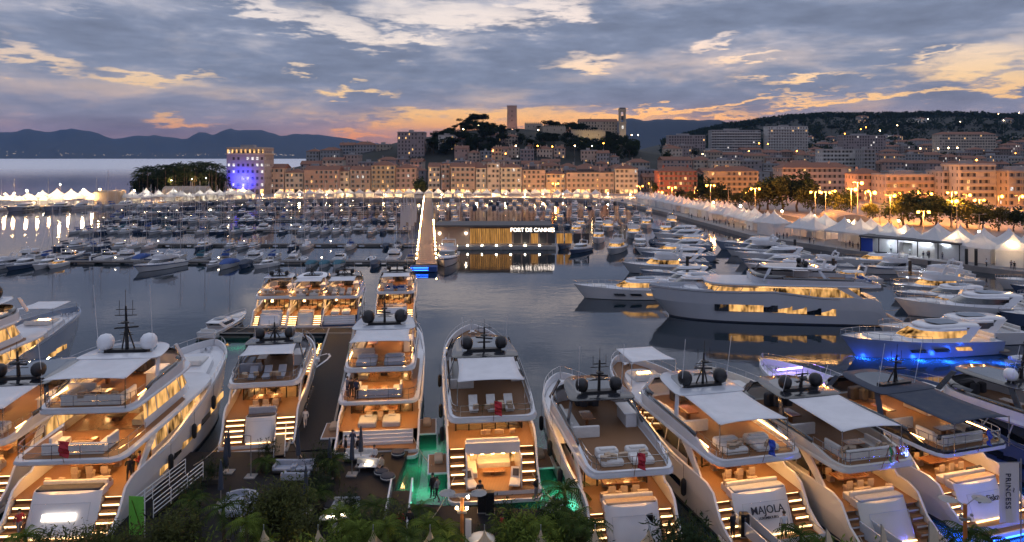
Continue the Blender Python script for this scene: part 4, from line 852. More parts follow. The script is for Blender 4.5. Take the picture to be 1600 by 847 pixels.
def proto_coupe(hullm='gelcoat', glass='tinted_glass', L=18., B=5., lamp=None, hullwin=True):
    root = empty('sport_yacht'); hw, zs = small_hull(L, B, 1.55, 2.35, hullm, root, 'gelcoat')
    MB().prism([(a, b) for a, b, _ in oring(lambda y: B * .45, -.9, .6, 0, 0, 0, .5, 6)], .25, .42).build('swim_platform', 'teak_grey', root)
    flat(MB(), oring(hw, .5, L * .30, .35, 1.35, 0, 0, 4)).build('cockpit_floor', 'teak', root)
    cabin(root, hw, L * .24, L * .66, 1.45, 1.5, .55, 2.0, 'gelcoat', glass, 'gelcoat')
    mb = MB(); o = oring(hw, L * .12, L * .50, .8, 0, 2.2, .4, 8, nose=.3)
    mb.loft([[(x, y, 3.0) for x, y, _ in o], [(x * .97, y, 3.12 + .15 * math.sin(math.pi * (y / L - .12) / .38)) for x, y, _ in o], [(x * .8, y, 3.2 + .2 * math.sin(math.pi * (y / L - .12) / .38)) for x, y, _ in o]]); ht = mb.build('hardtop', 'gelcoat', root, smooth=60)
    flat(MB(), oring(hw, L * .24, L * .42, 1.4, 3.41, .6, .2, 5)).build('sunroof', 'tinted_glass', ht)
    mb = MB()
    for s in (-1, 1): mb.loft([[(s * (hw(L * .2) - .35), L * .24, 1.5), (s * (hw(L * .2) - .45), L * .24, 1.5), (s * (hw(L * .2) - .45), L * .32, 1.5), (s * (hw(L * .2) - .35), L * .32, 1.5)][::s], [(s * (hw(L * .2) - .8), L * .13, 3.05), (s * (hw(L * .2) - .9), L * .13, 3.05), (s * (hw(L * .2) - .9), L * .2, 3.05), (s * (hw(L * .2) - .8), L * .2, 3.05)][::s]])
    mb.build('hardtop_leg', 'gelcoat', root)['kind'] = 'stuff'
    mb = MB(); sofa(mb, -B * .33, B * .33, .6, 1.4, 1.35, 'a'); mb.build('cockpit_sofa', 'cushion', root); MB().rbox(-B * .25, B * .25, L * .70, L * .82, 1.85, 2.2, .15).build('sun_pad', 'cushion', root)
    if hullwin:
        for s in (-1, 1):
            for q in range(3):
                y = L * (.28 + .15 * q); w_ = L * .10
                mb = MB(); x = hw(y) * .955 + .05; mb.loft([[(s * (x + .02), y - w_ / 2, .75), (s * (x + .02), y + w_ / 2, .8), (s * (x + .06), y + w_ / 2 + .3, 1.15), (s * (x + .06), y - w_ / 2 + .3, 1.12)], [(s * (x - .08), y - w_ / 2, .75), (s * (x - .08), y + w_ / 2, .8), (s * (x - .04), y + w_ / 2 + .3, 1.15), (s * (x - .04), y - w_ / 2 + .3, 1.12)]][::-s])
                mb.build('hull_window', 'saloon_window' if q == 0 and lamp else 'tinted_glass', root)
    mb = MB(); pts = [(max(hw(y) - .06, .02), y, zs(y)) for y in [L * (.5 + .5 * i / 8) for i in range(9)]]
    rail(mb, pts, .6, 2., .025, 1); rail(mb, [(-x, y, z) for x, y, z in pts], .6, 2., .025, 1); mb.build('bow_rail', 'chrome', root)
    if lamp: MB().box(-B * .25, B * .25, L * .16, L * .165, 2.92, 2.98).build('cockpit_lamp', lamp, root)
    root['L'] = L; return root
def proto_sail(hullm='gelcoat', cover='canvas_blue', L=11., B=3.4):
    root = empty('sailing_boat'); hw, zs = small_hull(L, B, 1.0, 1.35, hullm, root, 'teak_grey')
    r = lambda t: oring(hw, L * .30, L * .72 - .3 * t, .65 + .15 * t, 1.05 + .5 * t, 1.8, 0, 6, nose=.4)
    MB().loft([r(0), r(.85), r(1)]).build('coach_roof', 'gelcoat', root, smooth=40)
    for s in (-1, 1): MB().cbox((s * (hw(L * .48) - .70), L * .48, 1.33), (.05, L * .22, .2)).build('cabin_window', 'tinted_glass', root)
    h = L * 1.32; ym = L * .58
    mb = MB(); mb.tube((0, ym, 1.4), (0, ym - .15, 1.4 + h), .11, 6, .07)
    for f, wd in ((.36, .95), (.64, .75)): mb.tube((-wd, ym - .12, 1.4 + h * f), (wd, ym - .12, 1.4 + h * f), .03, 4)
    m = mb.build('mast', 'mast_alloy', root)
    mb = MB()
    for s in (-1, 1): mb.path([(s * (B / 2 - .2), ym - .2, 1.1), (s * .95, ym - .12, 1.4 + h * .36), (s * .75, ym - .12, 1.4 + h * .64), (0, ym - .15, 1.35 + h)], .014, 3)
    mb.tube((0, L - .15, 1.3), (0, ym - .15, 1.38 + h), .03, 3); mb.tube((0, .1, 1.0), (0, ym - .15, 1.38 + h), .014, 3); mb.build('rigging', 'mast_alloy', m)
    mb = MB(); mb.tube((0, ym - .2, 2.5), (0, L * .16, 2.55), .07, 5); mb.build('boom', 'mast_alloy', m)
    MB().loft([[(.18 * math.cos(a) * k, y, 2.72 + .26 * math.sin(a) * k) for a in [i * math.pi / 3 for i in range(6)]] for y, k in ((ym - .25, 1.15), (L * .4, 1.), (L * .18, .6))]).build('sail_cover', cover, m, smooth=60)
    MB().loft([oring(hw, L * .24, L * .36, .6, 1.5, .5, 0, 4), oring(hw, L * .26, L * .36, .75, 2.15, .5, 0, 4)]).build('spray_hood', cover, root)
    mb = MB(); pts = [(max(hw(y) - .06, .02), y, zs(y)) for y in [L * (.02 + .96 * i / 8) for i in range(9)]]
    rail(mb, pts, .55, 2.2, .02, 1); rail(mb, [(-x, y, z) for x, y, z in pts], .55, 2.2, .02, 1); mb.build('guard_rail', 'chrome', root)
    root['L'] = L; return root
def proto_cover(cover='canvas_blue', hullm='gelcoat', L=8.5, B=3.0):
    root = empty('covered_boat'); hw, zs = small_hull(L, B, 1.0, 1.35, hullm, root)
    prof = [(.02, 1.15, 1.), (.12, 1.7, .98), (.35, 2.1, .96), (.5, 2.15, .9), (.68, 1.7, .9), (.95, 1.38, .9)]; rings = []
    for t, zt, k in prof:
        y = t * L; a = hw(y) + .03; rings.append([(a * math.cos(q) ** .6 * (1 if True else 0) if math.cos(q) > 0 else -a * (-math.cos(q)) ** .6, y, zs(y) - .12 + (zt - zs(y) + .12) * math.sin(q) ** .8) for q in [math.pi * i / 8 for i in range(9)]])
    MB().loft([r[::-1] for r in rings]).build('boat_cover', cover, root, smooth=50)
    root['L'] = L; return root
def proto_rib(L=6.5, B=2.5):
    root = empty('inflatable_boat'); pts = [(B / 2 - .25, -.1), (B / 2 - .25, L * .6), (B / 2 - .5, L * .85), (.15, L)]
    for s in (-1, 1):
        mb = MB()
        for (a, b), (c, e) in zip(pts, pts[1:]): mb.tube((s * a, b, .5), (s * c, e, .55), .28, 8, .26)
        mb.build('side_tube', 'gelcoat_grey', root, smooth=50)
    MB().loft([[(-.8, 0, .1), (.8, 0, .1), (.8, 0, .4), (-.8, 0, .4)], [(-.7, L * .6, .1), (.7, L * .6, .1), (.7, L * .6, .4), (-.7, L * .6, .4)], [(-.1, L * .93, .4), (.1, L * .93, .4), (.1, L * .93, .45), (-.1, L * .93, .45)]]).build('hull', 'gelcoat', root)
    MB().rbox(-.4, .4, L * .35, L * .45, .4, 1.25, .1).build('console', 'gelcoat', root)
    mb = MB(); mb.cbox((0, -.25, .9), (.4, .5, .7)); mb.box(-.1, .1, -.4, -.15, -.2, .6); mb.build('outboard_motor', 'black_plastic', root)
    root['L'] = L; return root
PROTO = {}
def pr(key, fn, *a, **k): PROTO[key] = [fn(*a, **k), False]
pr('cw', proto_cruiser); pr('cb', proto_cruiser, 'navy_hull', stripe='gelcoat'); pr('cl', proto_cruiser, 'gelcoat', 'saloon_window', lamp=True); pr('fw', proto_cruiser, 'gelcoat', fly=True, stripe='navy_hull', L=13., B=4.3); pr('fl', proto_cruiser, 'gelcoat_grey', 'saloon_window', fly=True, L=13., B=4.3, lamp=True)
pr('pw', proto_coupe); pr('pg', proto_coupe, 'steel_blue_hull'); pr('pd', proto_coupe, 'navy_hull'); pr('pl', proto_coupe, 'gelcoat', 'saloon_window', lamp='deck_light'); pr('pb', proto_coupe, 'steel_blue_hull', 'saloon_window', lamp='deck_light')
pr('sw', proto_sail); pr('sc', proto_sail, 'gelcoat', 'canvas'); pr('sd', proto_sail, 'navy_hull', 'canvas_dark'); pr('st', proto_sail, 'gelcoat_grey', 'canvas_teal')
pr('vb', proto_cover); pr('vt', proto_cover, 'canvas_teal'); pr('vd', proto_cover, 'canvas_dark', 'navy_hull'); pr('rb', proto_rib)
KIND = {'cw': ('white motor boat', 'motor boat'), 'cb': ('navy-hulled motor boat', 'motor boat'), 'cl': ('white motor boat with lit cabin', 'motor boat'), 'fw': ('white flybridge motor boat', 'motor boat'), 'fl': ('grey flybridge boat with lit cabin', 'motor boat'),
        'pw': ('white sport yacht', 'yacht'), 'pg': ('blue-grey sport yacht', 'yacht'), 'pd': ('navy sport yacht', 'yacht'), 'pl': ('white sport yacht with lit windows', 'yacht'), 'pb': ('blue sport yacht', 'yacht'), 'sw': ('white sailing boat with blue sail cover', 'sailing boat'), 'sc': ('white sailing boat with white sail cover', 'sailing boat'),
        'sd': ('dark-hulled sailing boat', 'sailing boat'), 'st': ('grey sailing boat with teal cover', 'sailing boat'), 'vb': ('boat under blue canvas cover', 'boat'), 'vt': ('boat under teal canvas cover', 'boat'), 'vd': ('boat under dark canvas cover', 'boat'), 'rb': ('grey inflatable boat', 'boat')}
NB = [0]
FARM = {}
def far_mesh(key):                                              # one mesh per far boat: its parts are below a pixel there
    if key not in FARM:
        root = PROTO[key][0]; mb = MB(); mats = []
        def take(o, Mx):
            Mx = Mx @ o.matrix_basis
            if o.type == 'MESH':
                m0 = o.data.materials[0]
                if m0 not in mats: mats.append(m0)
                mb.mi = mats.index(m0); mb.add([Mx @ v.co for v in o.data.vertices], [tuple(p.vertices) for p in o.data.polygons])
            for c in o.children: take(c, Mx)
        for c in root.children:
            if c.name.split('.')[0] not in ('rigging', 'bow_rail', 'guard_rail'): take(c, Matrix.Identity(4))
        FARM[key] = mb.mesh(root.name.split('.')[0], mats, 40)
    return FARM[key]
def moor(key, x, y, head, s=1., where='', label=None, group=None):
    """head: direction of the bow, degrees clockwise from away-from-camera; (x, y) is the middle of the boat"""
    root, used = PROTO[key]; NB[0] += 1
    if y > 205: o = inst(root.name.split('.')[0], far_mesh(key))
    else: o = copy_tree(root) if used else root; PROTO[key][1] = True
    a = rad(head); L = root['L'] * s; o.scale = (s, s, s)
    o.rotation_euler = (0, 0, -a); o.location = (x - math.sin(a) * L / 2, y - math.cos(a) * L / 2, 0)
    px = 800 + F * x / y
    if label: tag(o, label, KIND[key][1], group)
    else: row(where + KIND[key][0], o, px, KIND[key][0] + ' ' + where + ', # from left', KIND[key][1], 'boats ' + where)
    return o
RB = random.Random(21)
def pontoon(x0, x1, y, w_=2.2, label='', rot=0.):
    mb = MB(); r = empty('pontoon', (0, 0, 0)); tag(r, label, 'pontoon', 'floating pontoons of the marina')
    MB().box(x0, x1, y - w_ / 2, y + w_ / 2, .35, .6).build('deck', 'pontoon_deck', r)
    n = int((x1 - x0) / 6)
    for i in range(n): MB().box(x0 + 6 * i + .5, x0 + 6 * i + 4.5, y - w_ / 2 + .2, y + w_ / 2 - .2, -.3, .352).build('float', 'concrete', r) if y < 200 else None
    for i in range(max(1, n // 3)): MB().box(x0 + 18 * i + 2.8, x0 + 18 * i + 3.1, y - .15, y + .15, .6, 1.6).build('service_post', 'white_plastic', r) if y < 200 else None
    mb = MB()
    for i in range(max(1, n // 4)): mb.box(x0 + 24 * i + 2.8, x0 + 24 * i + 3.1, y - .16, y - .152, 1.35, 1.5)
    mb.build('post_light', 'led_small', r)['kind'] = 'stuff'
NAMES = ['nearest', 'second', 'third', 'fourth', 'fifth', 'sixth', 'seventh']
rows = [(159, 0, 648), (190, 96, 648), (226, 116, 640), (262, 150, 640), (298, 180, 640), (332, 215, 640), (362, 260, 640)]
for k, (D, p0, p1) in enumerate(rows):
    pontoon(X(p0, D), X(p1, D) - (0 if k else 0), D, label=f'{NAMES[k]} long pontoon of the left marina')
    if k == 0: continue
    where = f'on {NAMES[k]} left pontoon'
    for side in (-1, 1):
        if (k >= 4 or k == 1) and side > 0: continue
        x = X(p0, D) + 2
        while x < X(p1, D) - 4:
            key = RB.choice(['sw', 'sc', 'sd', 'sd', 'st', 'sd', 'cw', 'fw', 'cb', 'cb', 'vd'] if side < 0 else ['sw', 'sc', 'sd', 'cw', 'fw', 'st', 'sw'])
            s = RB.uniform(.60, .86) * (.82 if key[0] in 'cf' else 1.); Lb = PROTO[key][0]['L'] * s; wdt = Lb * .33 + RB.uniform(.3, 1.1)
            if RB.random() < (.74 if k > 1 else .6): moor(key, x + wdt / 2, D + side * (1.6 + Lb / 2), (180 if side < 0 else 0) + RB.uniform(-4, 4), s, where)
            x += wdt * (1.12 if k < 4 else 1.3)
w1 = 'on nearest left pontoon'
for px, key, s, side, h in ((12, 'cw', 1., -1, 180), (38, 'fw', .95, -1, 200), (66, 'cb', 1., -1, 185), (98, 'cw', .9, -1, 178), (112, 'cl', .72, -1, 175), (20, 'fw', 1., 1, 0), (52, 'sw', 1., 1, 0), (84, 'cb', 1.05, 1, 0), (118, 'sd', 1., 1, 0), (150, 'cw', 1., 1, 5), (178, 'fw', .9, 1, 0), (205, 'vb', 1., 1, 0), (228, 'cb', .9, 1, 0), (262, 'sc', .9, 1, 0), (300, 'st', 1., 1, 0),
                            (345, 'cw', .6, -1, 180), (371, 'vb', 1.15, -1, 183), (396, 'vd', 1., -1, 175), (427, 'cw', .75, -1, 205), (384, 'fw', .85, 1, 0), (415, 'sw', 1., 1, 0), (465, 'rb', 1., 1, 0), (494, 'vt', .85, -1, 180), (514, 'vt', .85, -1, 178), (536, 'vt', .9, -1, 181), (523, 'cw', .8, 1, 0), (574, 'rb', 1.1, 1, 0), (592, 'vd', .9, -1, 180), (610, 'fw', .95, 1, 0), (448, 'sc', .95, 1, 0), (340, 'sw', 1.05, 1, 0), (638, 'sw', .9, 1, 0)):
    s *= .8; Lb = PROTO[key][0]['L'] * s; moor(key, X(px, 159), 159 + side * (1.6 + Lb / 2), h, s, w1)
moor('fw', X(243, 150), 151.5, 205, .95, label='white flybridge cruiser with bow pointing out, alone on the open water side of the pontoon')
# boats along the lit jetty at far left
x = X(-20, 305)
while x < X(270, 330):
    key = RB.choice(['cw', 'fw', 'pw', 'pg', 'sw', 'sd', 'cl']); s = RB.uniform(.9, 1.15); Lb = PROTO[key][0]['L'] * s
    yq = lerpt([(-700, 312), (-250, 316), (-196, 334), (-168, 352), (-135, 380)], x)
    if x < -170 or x > -166: moor(key, x, yq - 2 - Lb / 2, 180 + RB.uniform(-5, 5), s, 'along the lit jetty')
    x += Lb * .36 + 1.2
# behind and right of the harbour office
for D in (215, 240, 268, 298, 330, 360):
    x = X(690, D); xe = X(870 if D < 230 else 1020, D)
    while x < xe:
        key = RB.choice(['cw', 'fw', 'cl', 'sw', 'fl', 'sc', 'cl', 'sd', 'cb', 'vd']); s = RB.uniform(.62, .85); Lb = PROTO[key][0]['L'] * s
        if not (X(742, D) < x < X(830, D) and D < 300): moor(key, x, D, 180 + RB.uniform(-6, 6), s, f'in {"first" if D == 215 else ("mid" if D < 280 else "far")} rank behind harbour office')
        x += Lb * .42 + RB.uniform(.6, 2.6)
for px, py, key, s, h in ((880, 386, 'vd', .9, 200), (905, 392, 'cb', .85, 215), (962, 392, 'fl', 1.05, 200), (935, 376, 'cl', 1., 190), (1000, 386, 'cb', 1., 190), (1022, 384, 'vd', 1., 190), (990, 368, 'fl', 1.1, 195), (1040, 366, 'cl', 1.1, 195), (900, 364, 'cl', 1., 190), (950, 358, 'fl', 1., 190), (1075, 372, 'cl', 1., 200), (1010, 354, 'cl', 1., 190), (1050, 350, 'fl', 1., 190)):
    x, y = P(px, py, .3); moor(key, x, y, h, s, 'right of the harbour office')
moor('fw', *P(699, 408, .3), 180, 1.25, label='white flybridge yacht moored bow-out beside the lit walkway head')
moor('vb', *P(815, 386, .2), 90, .9, label='low blue covered boat lying along the harbour office platform')
# motor yachts at right, bows towards the open basin
for D, col in ((118, (41,)), (124, (30, 52)), (131, (32, 55, 80)), (138, (34, 58, 84)), (146, (33, 57, 82)), (154, (36, 60, 81)), (163, (38, 61)), (172, (40, 62)), (182, (44, 64)), (193, (48,)), (205, (50,)), (216, (52,))):
    for q, xm in enumerate(col):
        key = RB.choice(['pw', 'pw', 'pg', 'pl', 'fw', 'pl', 'pg', 'fl']); s = RB.uniform(.82, 1.05) * (1.25 if key[0] == 'f' else 1.)
        moor(key, xm + RB.uniform(-1.5, 1.5), D + RB.uniform(-.8, .8), -90 + RB.uniform(-7, 7), s, f'in {("outer", "middle", "inner")[q]} rank of right basin')
for x, y, key, s in ((73, 116, 'pg', .95), (92, 113, 'pw', 1.), (112, 111, 'pl', 1.), (76, 123.5, 'fl', 1.2), (97, 121, 'pd', .95), (116, 119, 'pw', 1.), (70, 110, 'cl', 1.), (99, 129, 'pl', .9), (66, 134, 'cl', 1.), (68, 150, 'fw', 1.), (80, 101, 'pd', .9), (84, 93, 'pw', 1.)):
    moor(key, x, y, -90 + RB.uniform(-6, 6), s, 'near the right edge of the basin')
for px, py, key, s, lab in ((955, 470, 'pl', 1.05, 'grey-white sport yacht with lit windows, bow overlapping the long superyacht'), ):
    x, y = P(px, py, .5); moor(key, x + 3.5, y + 5, -90, s, label=lab)
oS = moor('pb', 51.2, 86.6, -99, 1.16, label='blue-lit sport yacht lying side-on in the right foreground water')  # white hull lit blue: part of the blue light is put into its paint
moor('pw', 70.5, 106.5, -84, 1.15, label='white sport yacht at the right edge behind the blue-lit one')
moor('pw', 58.5, 91.8, -95, 1.08, label='white sport yacht moored directly behind the blue-lit one')
moor('rb', 63.5, 82.0, -80, 1., label='dark inflatable tender at the stern of the blue-lit yacht')
moor('pw', X(343, 96), 98.5, 5, .62, label='small white lit boat alongside the cross pontoon end')
moor('rb', X(488, 79), 81.5, 8, .85, label='grey inflatable tender between the white yacht and the dark pontoon')
for n_, (x, y, e) in enumerate(((43.5, 84.4, 1500), (47, 83.9, 2200), (50, 83.4, 2200), (53, 83.0, 2200), (56, 82.7, 1800), (59, 82.3, 1200), (35.8, 45.0, 1500), (33, 43.2, 1500), (29.6, 44.6, 1200), (36.5, 49, 1200), (40.5, 51, 2000), (39, 57, 2000), (37.4, 61, 1200))):
    l = bpy.data.lights.new('underwater_lamp', 'POINT'); l.energy = e * .42; l.color = (.03, .10, 1.); l.shadow_soft_size = .3
    o = bpy.data.objects.new('underwater_lamp', l); COL.objects.link(o); o.location = (x, y, -.45)
for k in list(PROTO):
    if not PROTO[k][1]:
        r_ = PROTO[k][0]
        for c in list(r_.children_recursive): bpy.data.objects.remove(c)
        bpy.data.objects.remove(r_)
# ---------------------------------------------------------------- near pontoons
def slab_walk(name, label, pts, w_, z, mat_, edge, cat):
    r = empty(name); tag(r, label, cat); (ax, ay), (bx, by) = pts; d_ = Vector((bx - ax, by - ay, 0)); L = d_.length; rz = math.atan2(-d_.x, d_.y); r.location = (ax, ay, 0); r.rotation_euler = (0, 0, rz)
    MB().box(-w_ / 2, w_ / 2, 0, L, z - .25, z).build('deck', mat_, r)
    for s in (-1, 1): MB().box(s * (w_ / 2 - .08) - .1, s * (w_ / 2 - .08) + .1, 0, L, z + .004, z + .10).build('kerb', edge, r)
    n = int(L / 5)
    for i in range(n): MB().box(-w_ / 2 + .3, w_ / 2 - .3, i * 5 + .4, i * 5 + 4.2, -.5, z - .252).build('float', 'concrete', r)
    return r, L
slab_walk('pontoon', 'dark floating walkway leading from the quay to the cross pontoon', ((-16.9, 56.6), (-24.2, 97.0)), 3.6, .62, 'quay_boards', 'concrete', 'pontoon')
slab_walk('pontoon', 'dark cross pontoon under the sterns of the small lit yachts', ((X(352, 96), 95.4), (X(566, 96), 95.4)), 3.2, .60, 'quay_boards', 'concrete', 'pontoon')
# ---------------------------------------------------------------- lit pier and harbour office
pier, Lp = slab_walk('pier', 'lit wooden pier leading from the harbour office to the far quay', ((-18.9, 150.5), (-47.5, 386)), 4.6, 1.2, 'pier_boards', 'concrete', 'pier')
lit('pier_bulb', (1, .5, .16), 260.)
for i in range(34):
    for s in (-1, 1):
        if s < 0 or i < 14: MB().tube((s * 2.2, 2 + i * 7, 1.2), (s * 2.2, 2 + i * 7, 2.1), .05, 5).build('bollard_post', 'lamp_steel', pier); MB().ball((s * 2.2, 2 + i * 7, 2.25), .13, n=8, m=5).build('bollard_lamp', 'pier_bulb', pier)
for i in range(16): MB().box(-2.1, 2.1, 2 + i * 3.2, 2.08 + i * 3.2, 1.204, 1.215).build('board_joint', 'pontoon_deck', pier)
o = empty('fuel_dock', (X(664, 147.5), 147.8, 0)); tag(o, 'blue lit float box at the head of the pier', 'float')
MB().rbox(-3.3, 2.6, -1.2, 1.2, .1, 1.25, .15).build('body', 'canvas_blue', o)
for zz in (.45, .95): MB().box(-3.0, .8, -1.26, -1.21, zz, zz + .1).build('light_bar', 'blue_light', o)
ho = empty('harbour_office', (X(680, 184), 184, 0)); tag(ho, 'dark flat-roofed harbour office with glowing timber front and PORT DE CANNES sign', 'building')
Wd = X(862, 184) - X(680, 184)
MB().box(-.6, Wd + 1, -2.2, 12.5, .1, 1.0).build('platform', 'concrete', ho); MB().box(0, Wd, 0, 11, 1., 6.0).build('wall', 'plaster_brown', ho); MB().box(-.3, Wd + .3, -.9, 11.3, 6.0, 6.45).build('roof', 'slate_roof', ho)
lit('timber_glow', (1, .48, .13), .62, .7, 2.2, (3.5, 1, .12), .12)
x0 = Wd * .30
for i in range(22): xx = x0 + i * (Wd * .36) / 22; MB().box(xx, xx + .40, -.16, -.02, 1.5, 5.5).build('timber_panel', 'timber_glow', ho)  # panels emit: lamplight on the timber is put into the material
MB().box(x0 + Wd * .37, Wd, -.12, -.02, 4.3, 5.9).build('fascia', 'dark_paint', ho)
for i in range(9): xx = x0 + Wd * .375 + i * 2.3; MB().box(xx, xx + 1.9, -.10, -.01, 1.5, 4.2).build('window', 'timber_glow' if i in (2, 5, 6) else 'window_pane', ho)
inst('lettering', text_mesh('PORT DE CANNES', 1.45, 'sign_white', depth=.05), ho).matrix_local = Matrix.Translation((x0 + Wd * .37 + Wd * .165, -.2, 5.1)) @ Matrix.Rotation(rad(90), 4, 'X')
for i in range(8): MB().ball((1.2 + i * Wd / 8.2, -1.9, 1.22), .2, n=8, m=5).build('deck_lamp', 'bulb_white', ho)
for xx in (1.2, Wd * .265): MB().ball((xx, -.2, 4.2), .22, n=8, m=5).build('wall_lamp', 'bulb_white', ho)
hp = MB()
for i in range(8): hp.tube((1. + i * Wd / 7.5, -1.9, -1.5), (1. + i * Wd / 7.5, -1.9, .12), .25, 6)
hp.build('piles', 'concrete', ho)['kind'] = 'stuff'
# mooring piles in the right basin
pm = MB().tube((0, 0, -1), (0, 0, 4.6), .32, 8).mesh('mooring_pile', 'black_plastic', 40)
for i, (px, py) in enumerate(((1302, 436), (1422, 440), (1452, 440), (1510, 418), (1525, 418), (1573, 420), (1242, 400), (1074, 432), (1388, 398), (1525, 420))):
    x, y = P(px, py, 0.5); o = inst('mooring_pile', pm, None, (x, y, 0)); row('pile', o, px, 'dark mooring pile standing among the right basin yachts, # from left', 'pile', 'mooring piles')
# upright flags-like masts cluster beside the pier: tall folded white sails on racing boats
fm_ = MB().loft([[(-.9, 0, 2.4), (-.1, 0, 2.2), (-.1, .12, 2.2), (-.9, .12, 2.4)], [(-.85, 0, 6), (.1, .05, 6.4), (.1, .15, 6.4), (-.85, .1, 6)], [(-.78, 0, 10.4), (-.5, 0, 10.8), (-.5, .1, 10.8), (-.78, .1, 10.4)]]).mesh('sail', 'gelcoat_grey')
for i in range(6):
    D = 205 + (i % 3) * 12; r = empty('banner_sail', (X(630 + i * 4.2, D), D, .5)); inst('sail', fm_, r); MB().tube((-.9, .06, 0), (-.75, .06, 11.6), .06, 5).build('pole', 'mast_alloy', r)
    row('sailb', r, i, 'tall white feather banner left of the lit pier, # from left', 'banner', 'feather banners by the pier')
# ================================================================ the town
RT = random.Random(5)
def facade(wall, win, litw, shut, o, u, wd, z0, h, cols, rows, ww, wh, rt, litp, sh=True, dep=.22, skipg=False, shop=None):
    """wall with real window openings: reveals and recessed panes"""
    o = Vector(o); u = Vector(u); nrm = Vector((u.y, -u.x, 0)); cw, rh = wd / cols, h / rows
    Pt = lambda a, z, d=0.: o + u * a + Vector((0, 0, z)) - nrm * d
    for r in range(rows):
        za, zb_ = z0 + r * rh, z0 + (r + 1) * rh; w0 = za + rh * .26; w1 = min(zb_ - .25, w0 + wh)
        g = (r == 0 and shop is not None)
        if g: w0, w1 = za + .1, za + rh * .8
        wall.quad(Pt(0, za), Pt(wd, za), Pt(wd, w0), Pt(0, w0)); wall.quad(Pt(0, w1), Pt(wd, w1), Pt(wd, zb_), Pt(0, zb_))
        x = 0.
        for c in range(cols):
            if not g and rt.random() < .09: continue
            cww = cw * .74 if g else min(ww, cw * .6); a = c * cw + (cw - cww) / 2; b = a + cww
            wall.quad(Pt(x, w0), Pt(a, w0), Pt(a, w1), Pt(x, w1)); x = b
            wall.quad(Pt(a, w0), Pt(a, w0, dep), Pt(a, w1, dep), Pt(a, w1)); wall.quad(Pt(b, w0, dep), Pt(b, w0), Pt(b, w1), Pt(b, w1, dep))
            wall.quad(Pt(a, w0), Pt(b, w0), Pt(b, w0, dep), Pt(a, w0, dep)); wall.quad(Pt(a, w1, dep), Pt(b, w1, dep), Pt(b, w1), Pt(a, w1))
            tgt = (shop if rt.random() < .7 else win) if g else (litw if rt.random() < litp else win)
            tgt.quad(Pt(a, w0, dep), Pt(b, w0, dep), Pt(b, w1, dep), Pt(a, w1, dep))
            if sh and not g and shut is not None:
                for e0, e1 in ((a - cww * .52, a - .03), (b + .03, b + cww * .52)):
                    if rt.random() < .85: q = [Pt(e0, w0, -.05), Pt(e1, w0, -.05), Pt(e1, w1, -.05), Pt(e0, w1, -.05)]; shut.quad(*q)
        wall.quad(Pt(x, w0), Pt(wd, w0), Pt(wd, w1), Pt(x, w1))
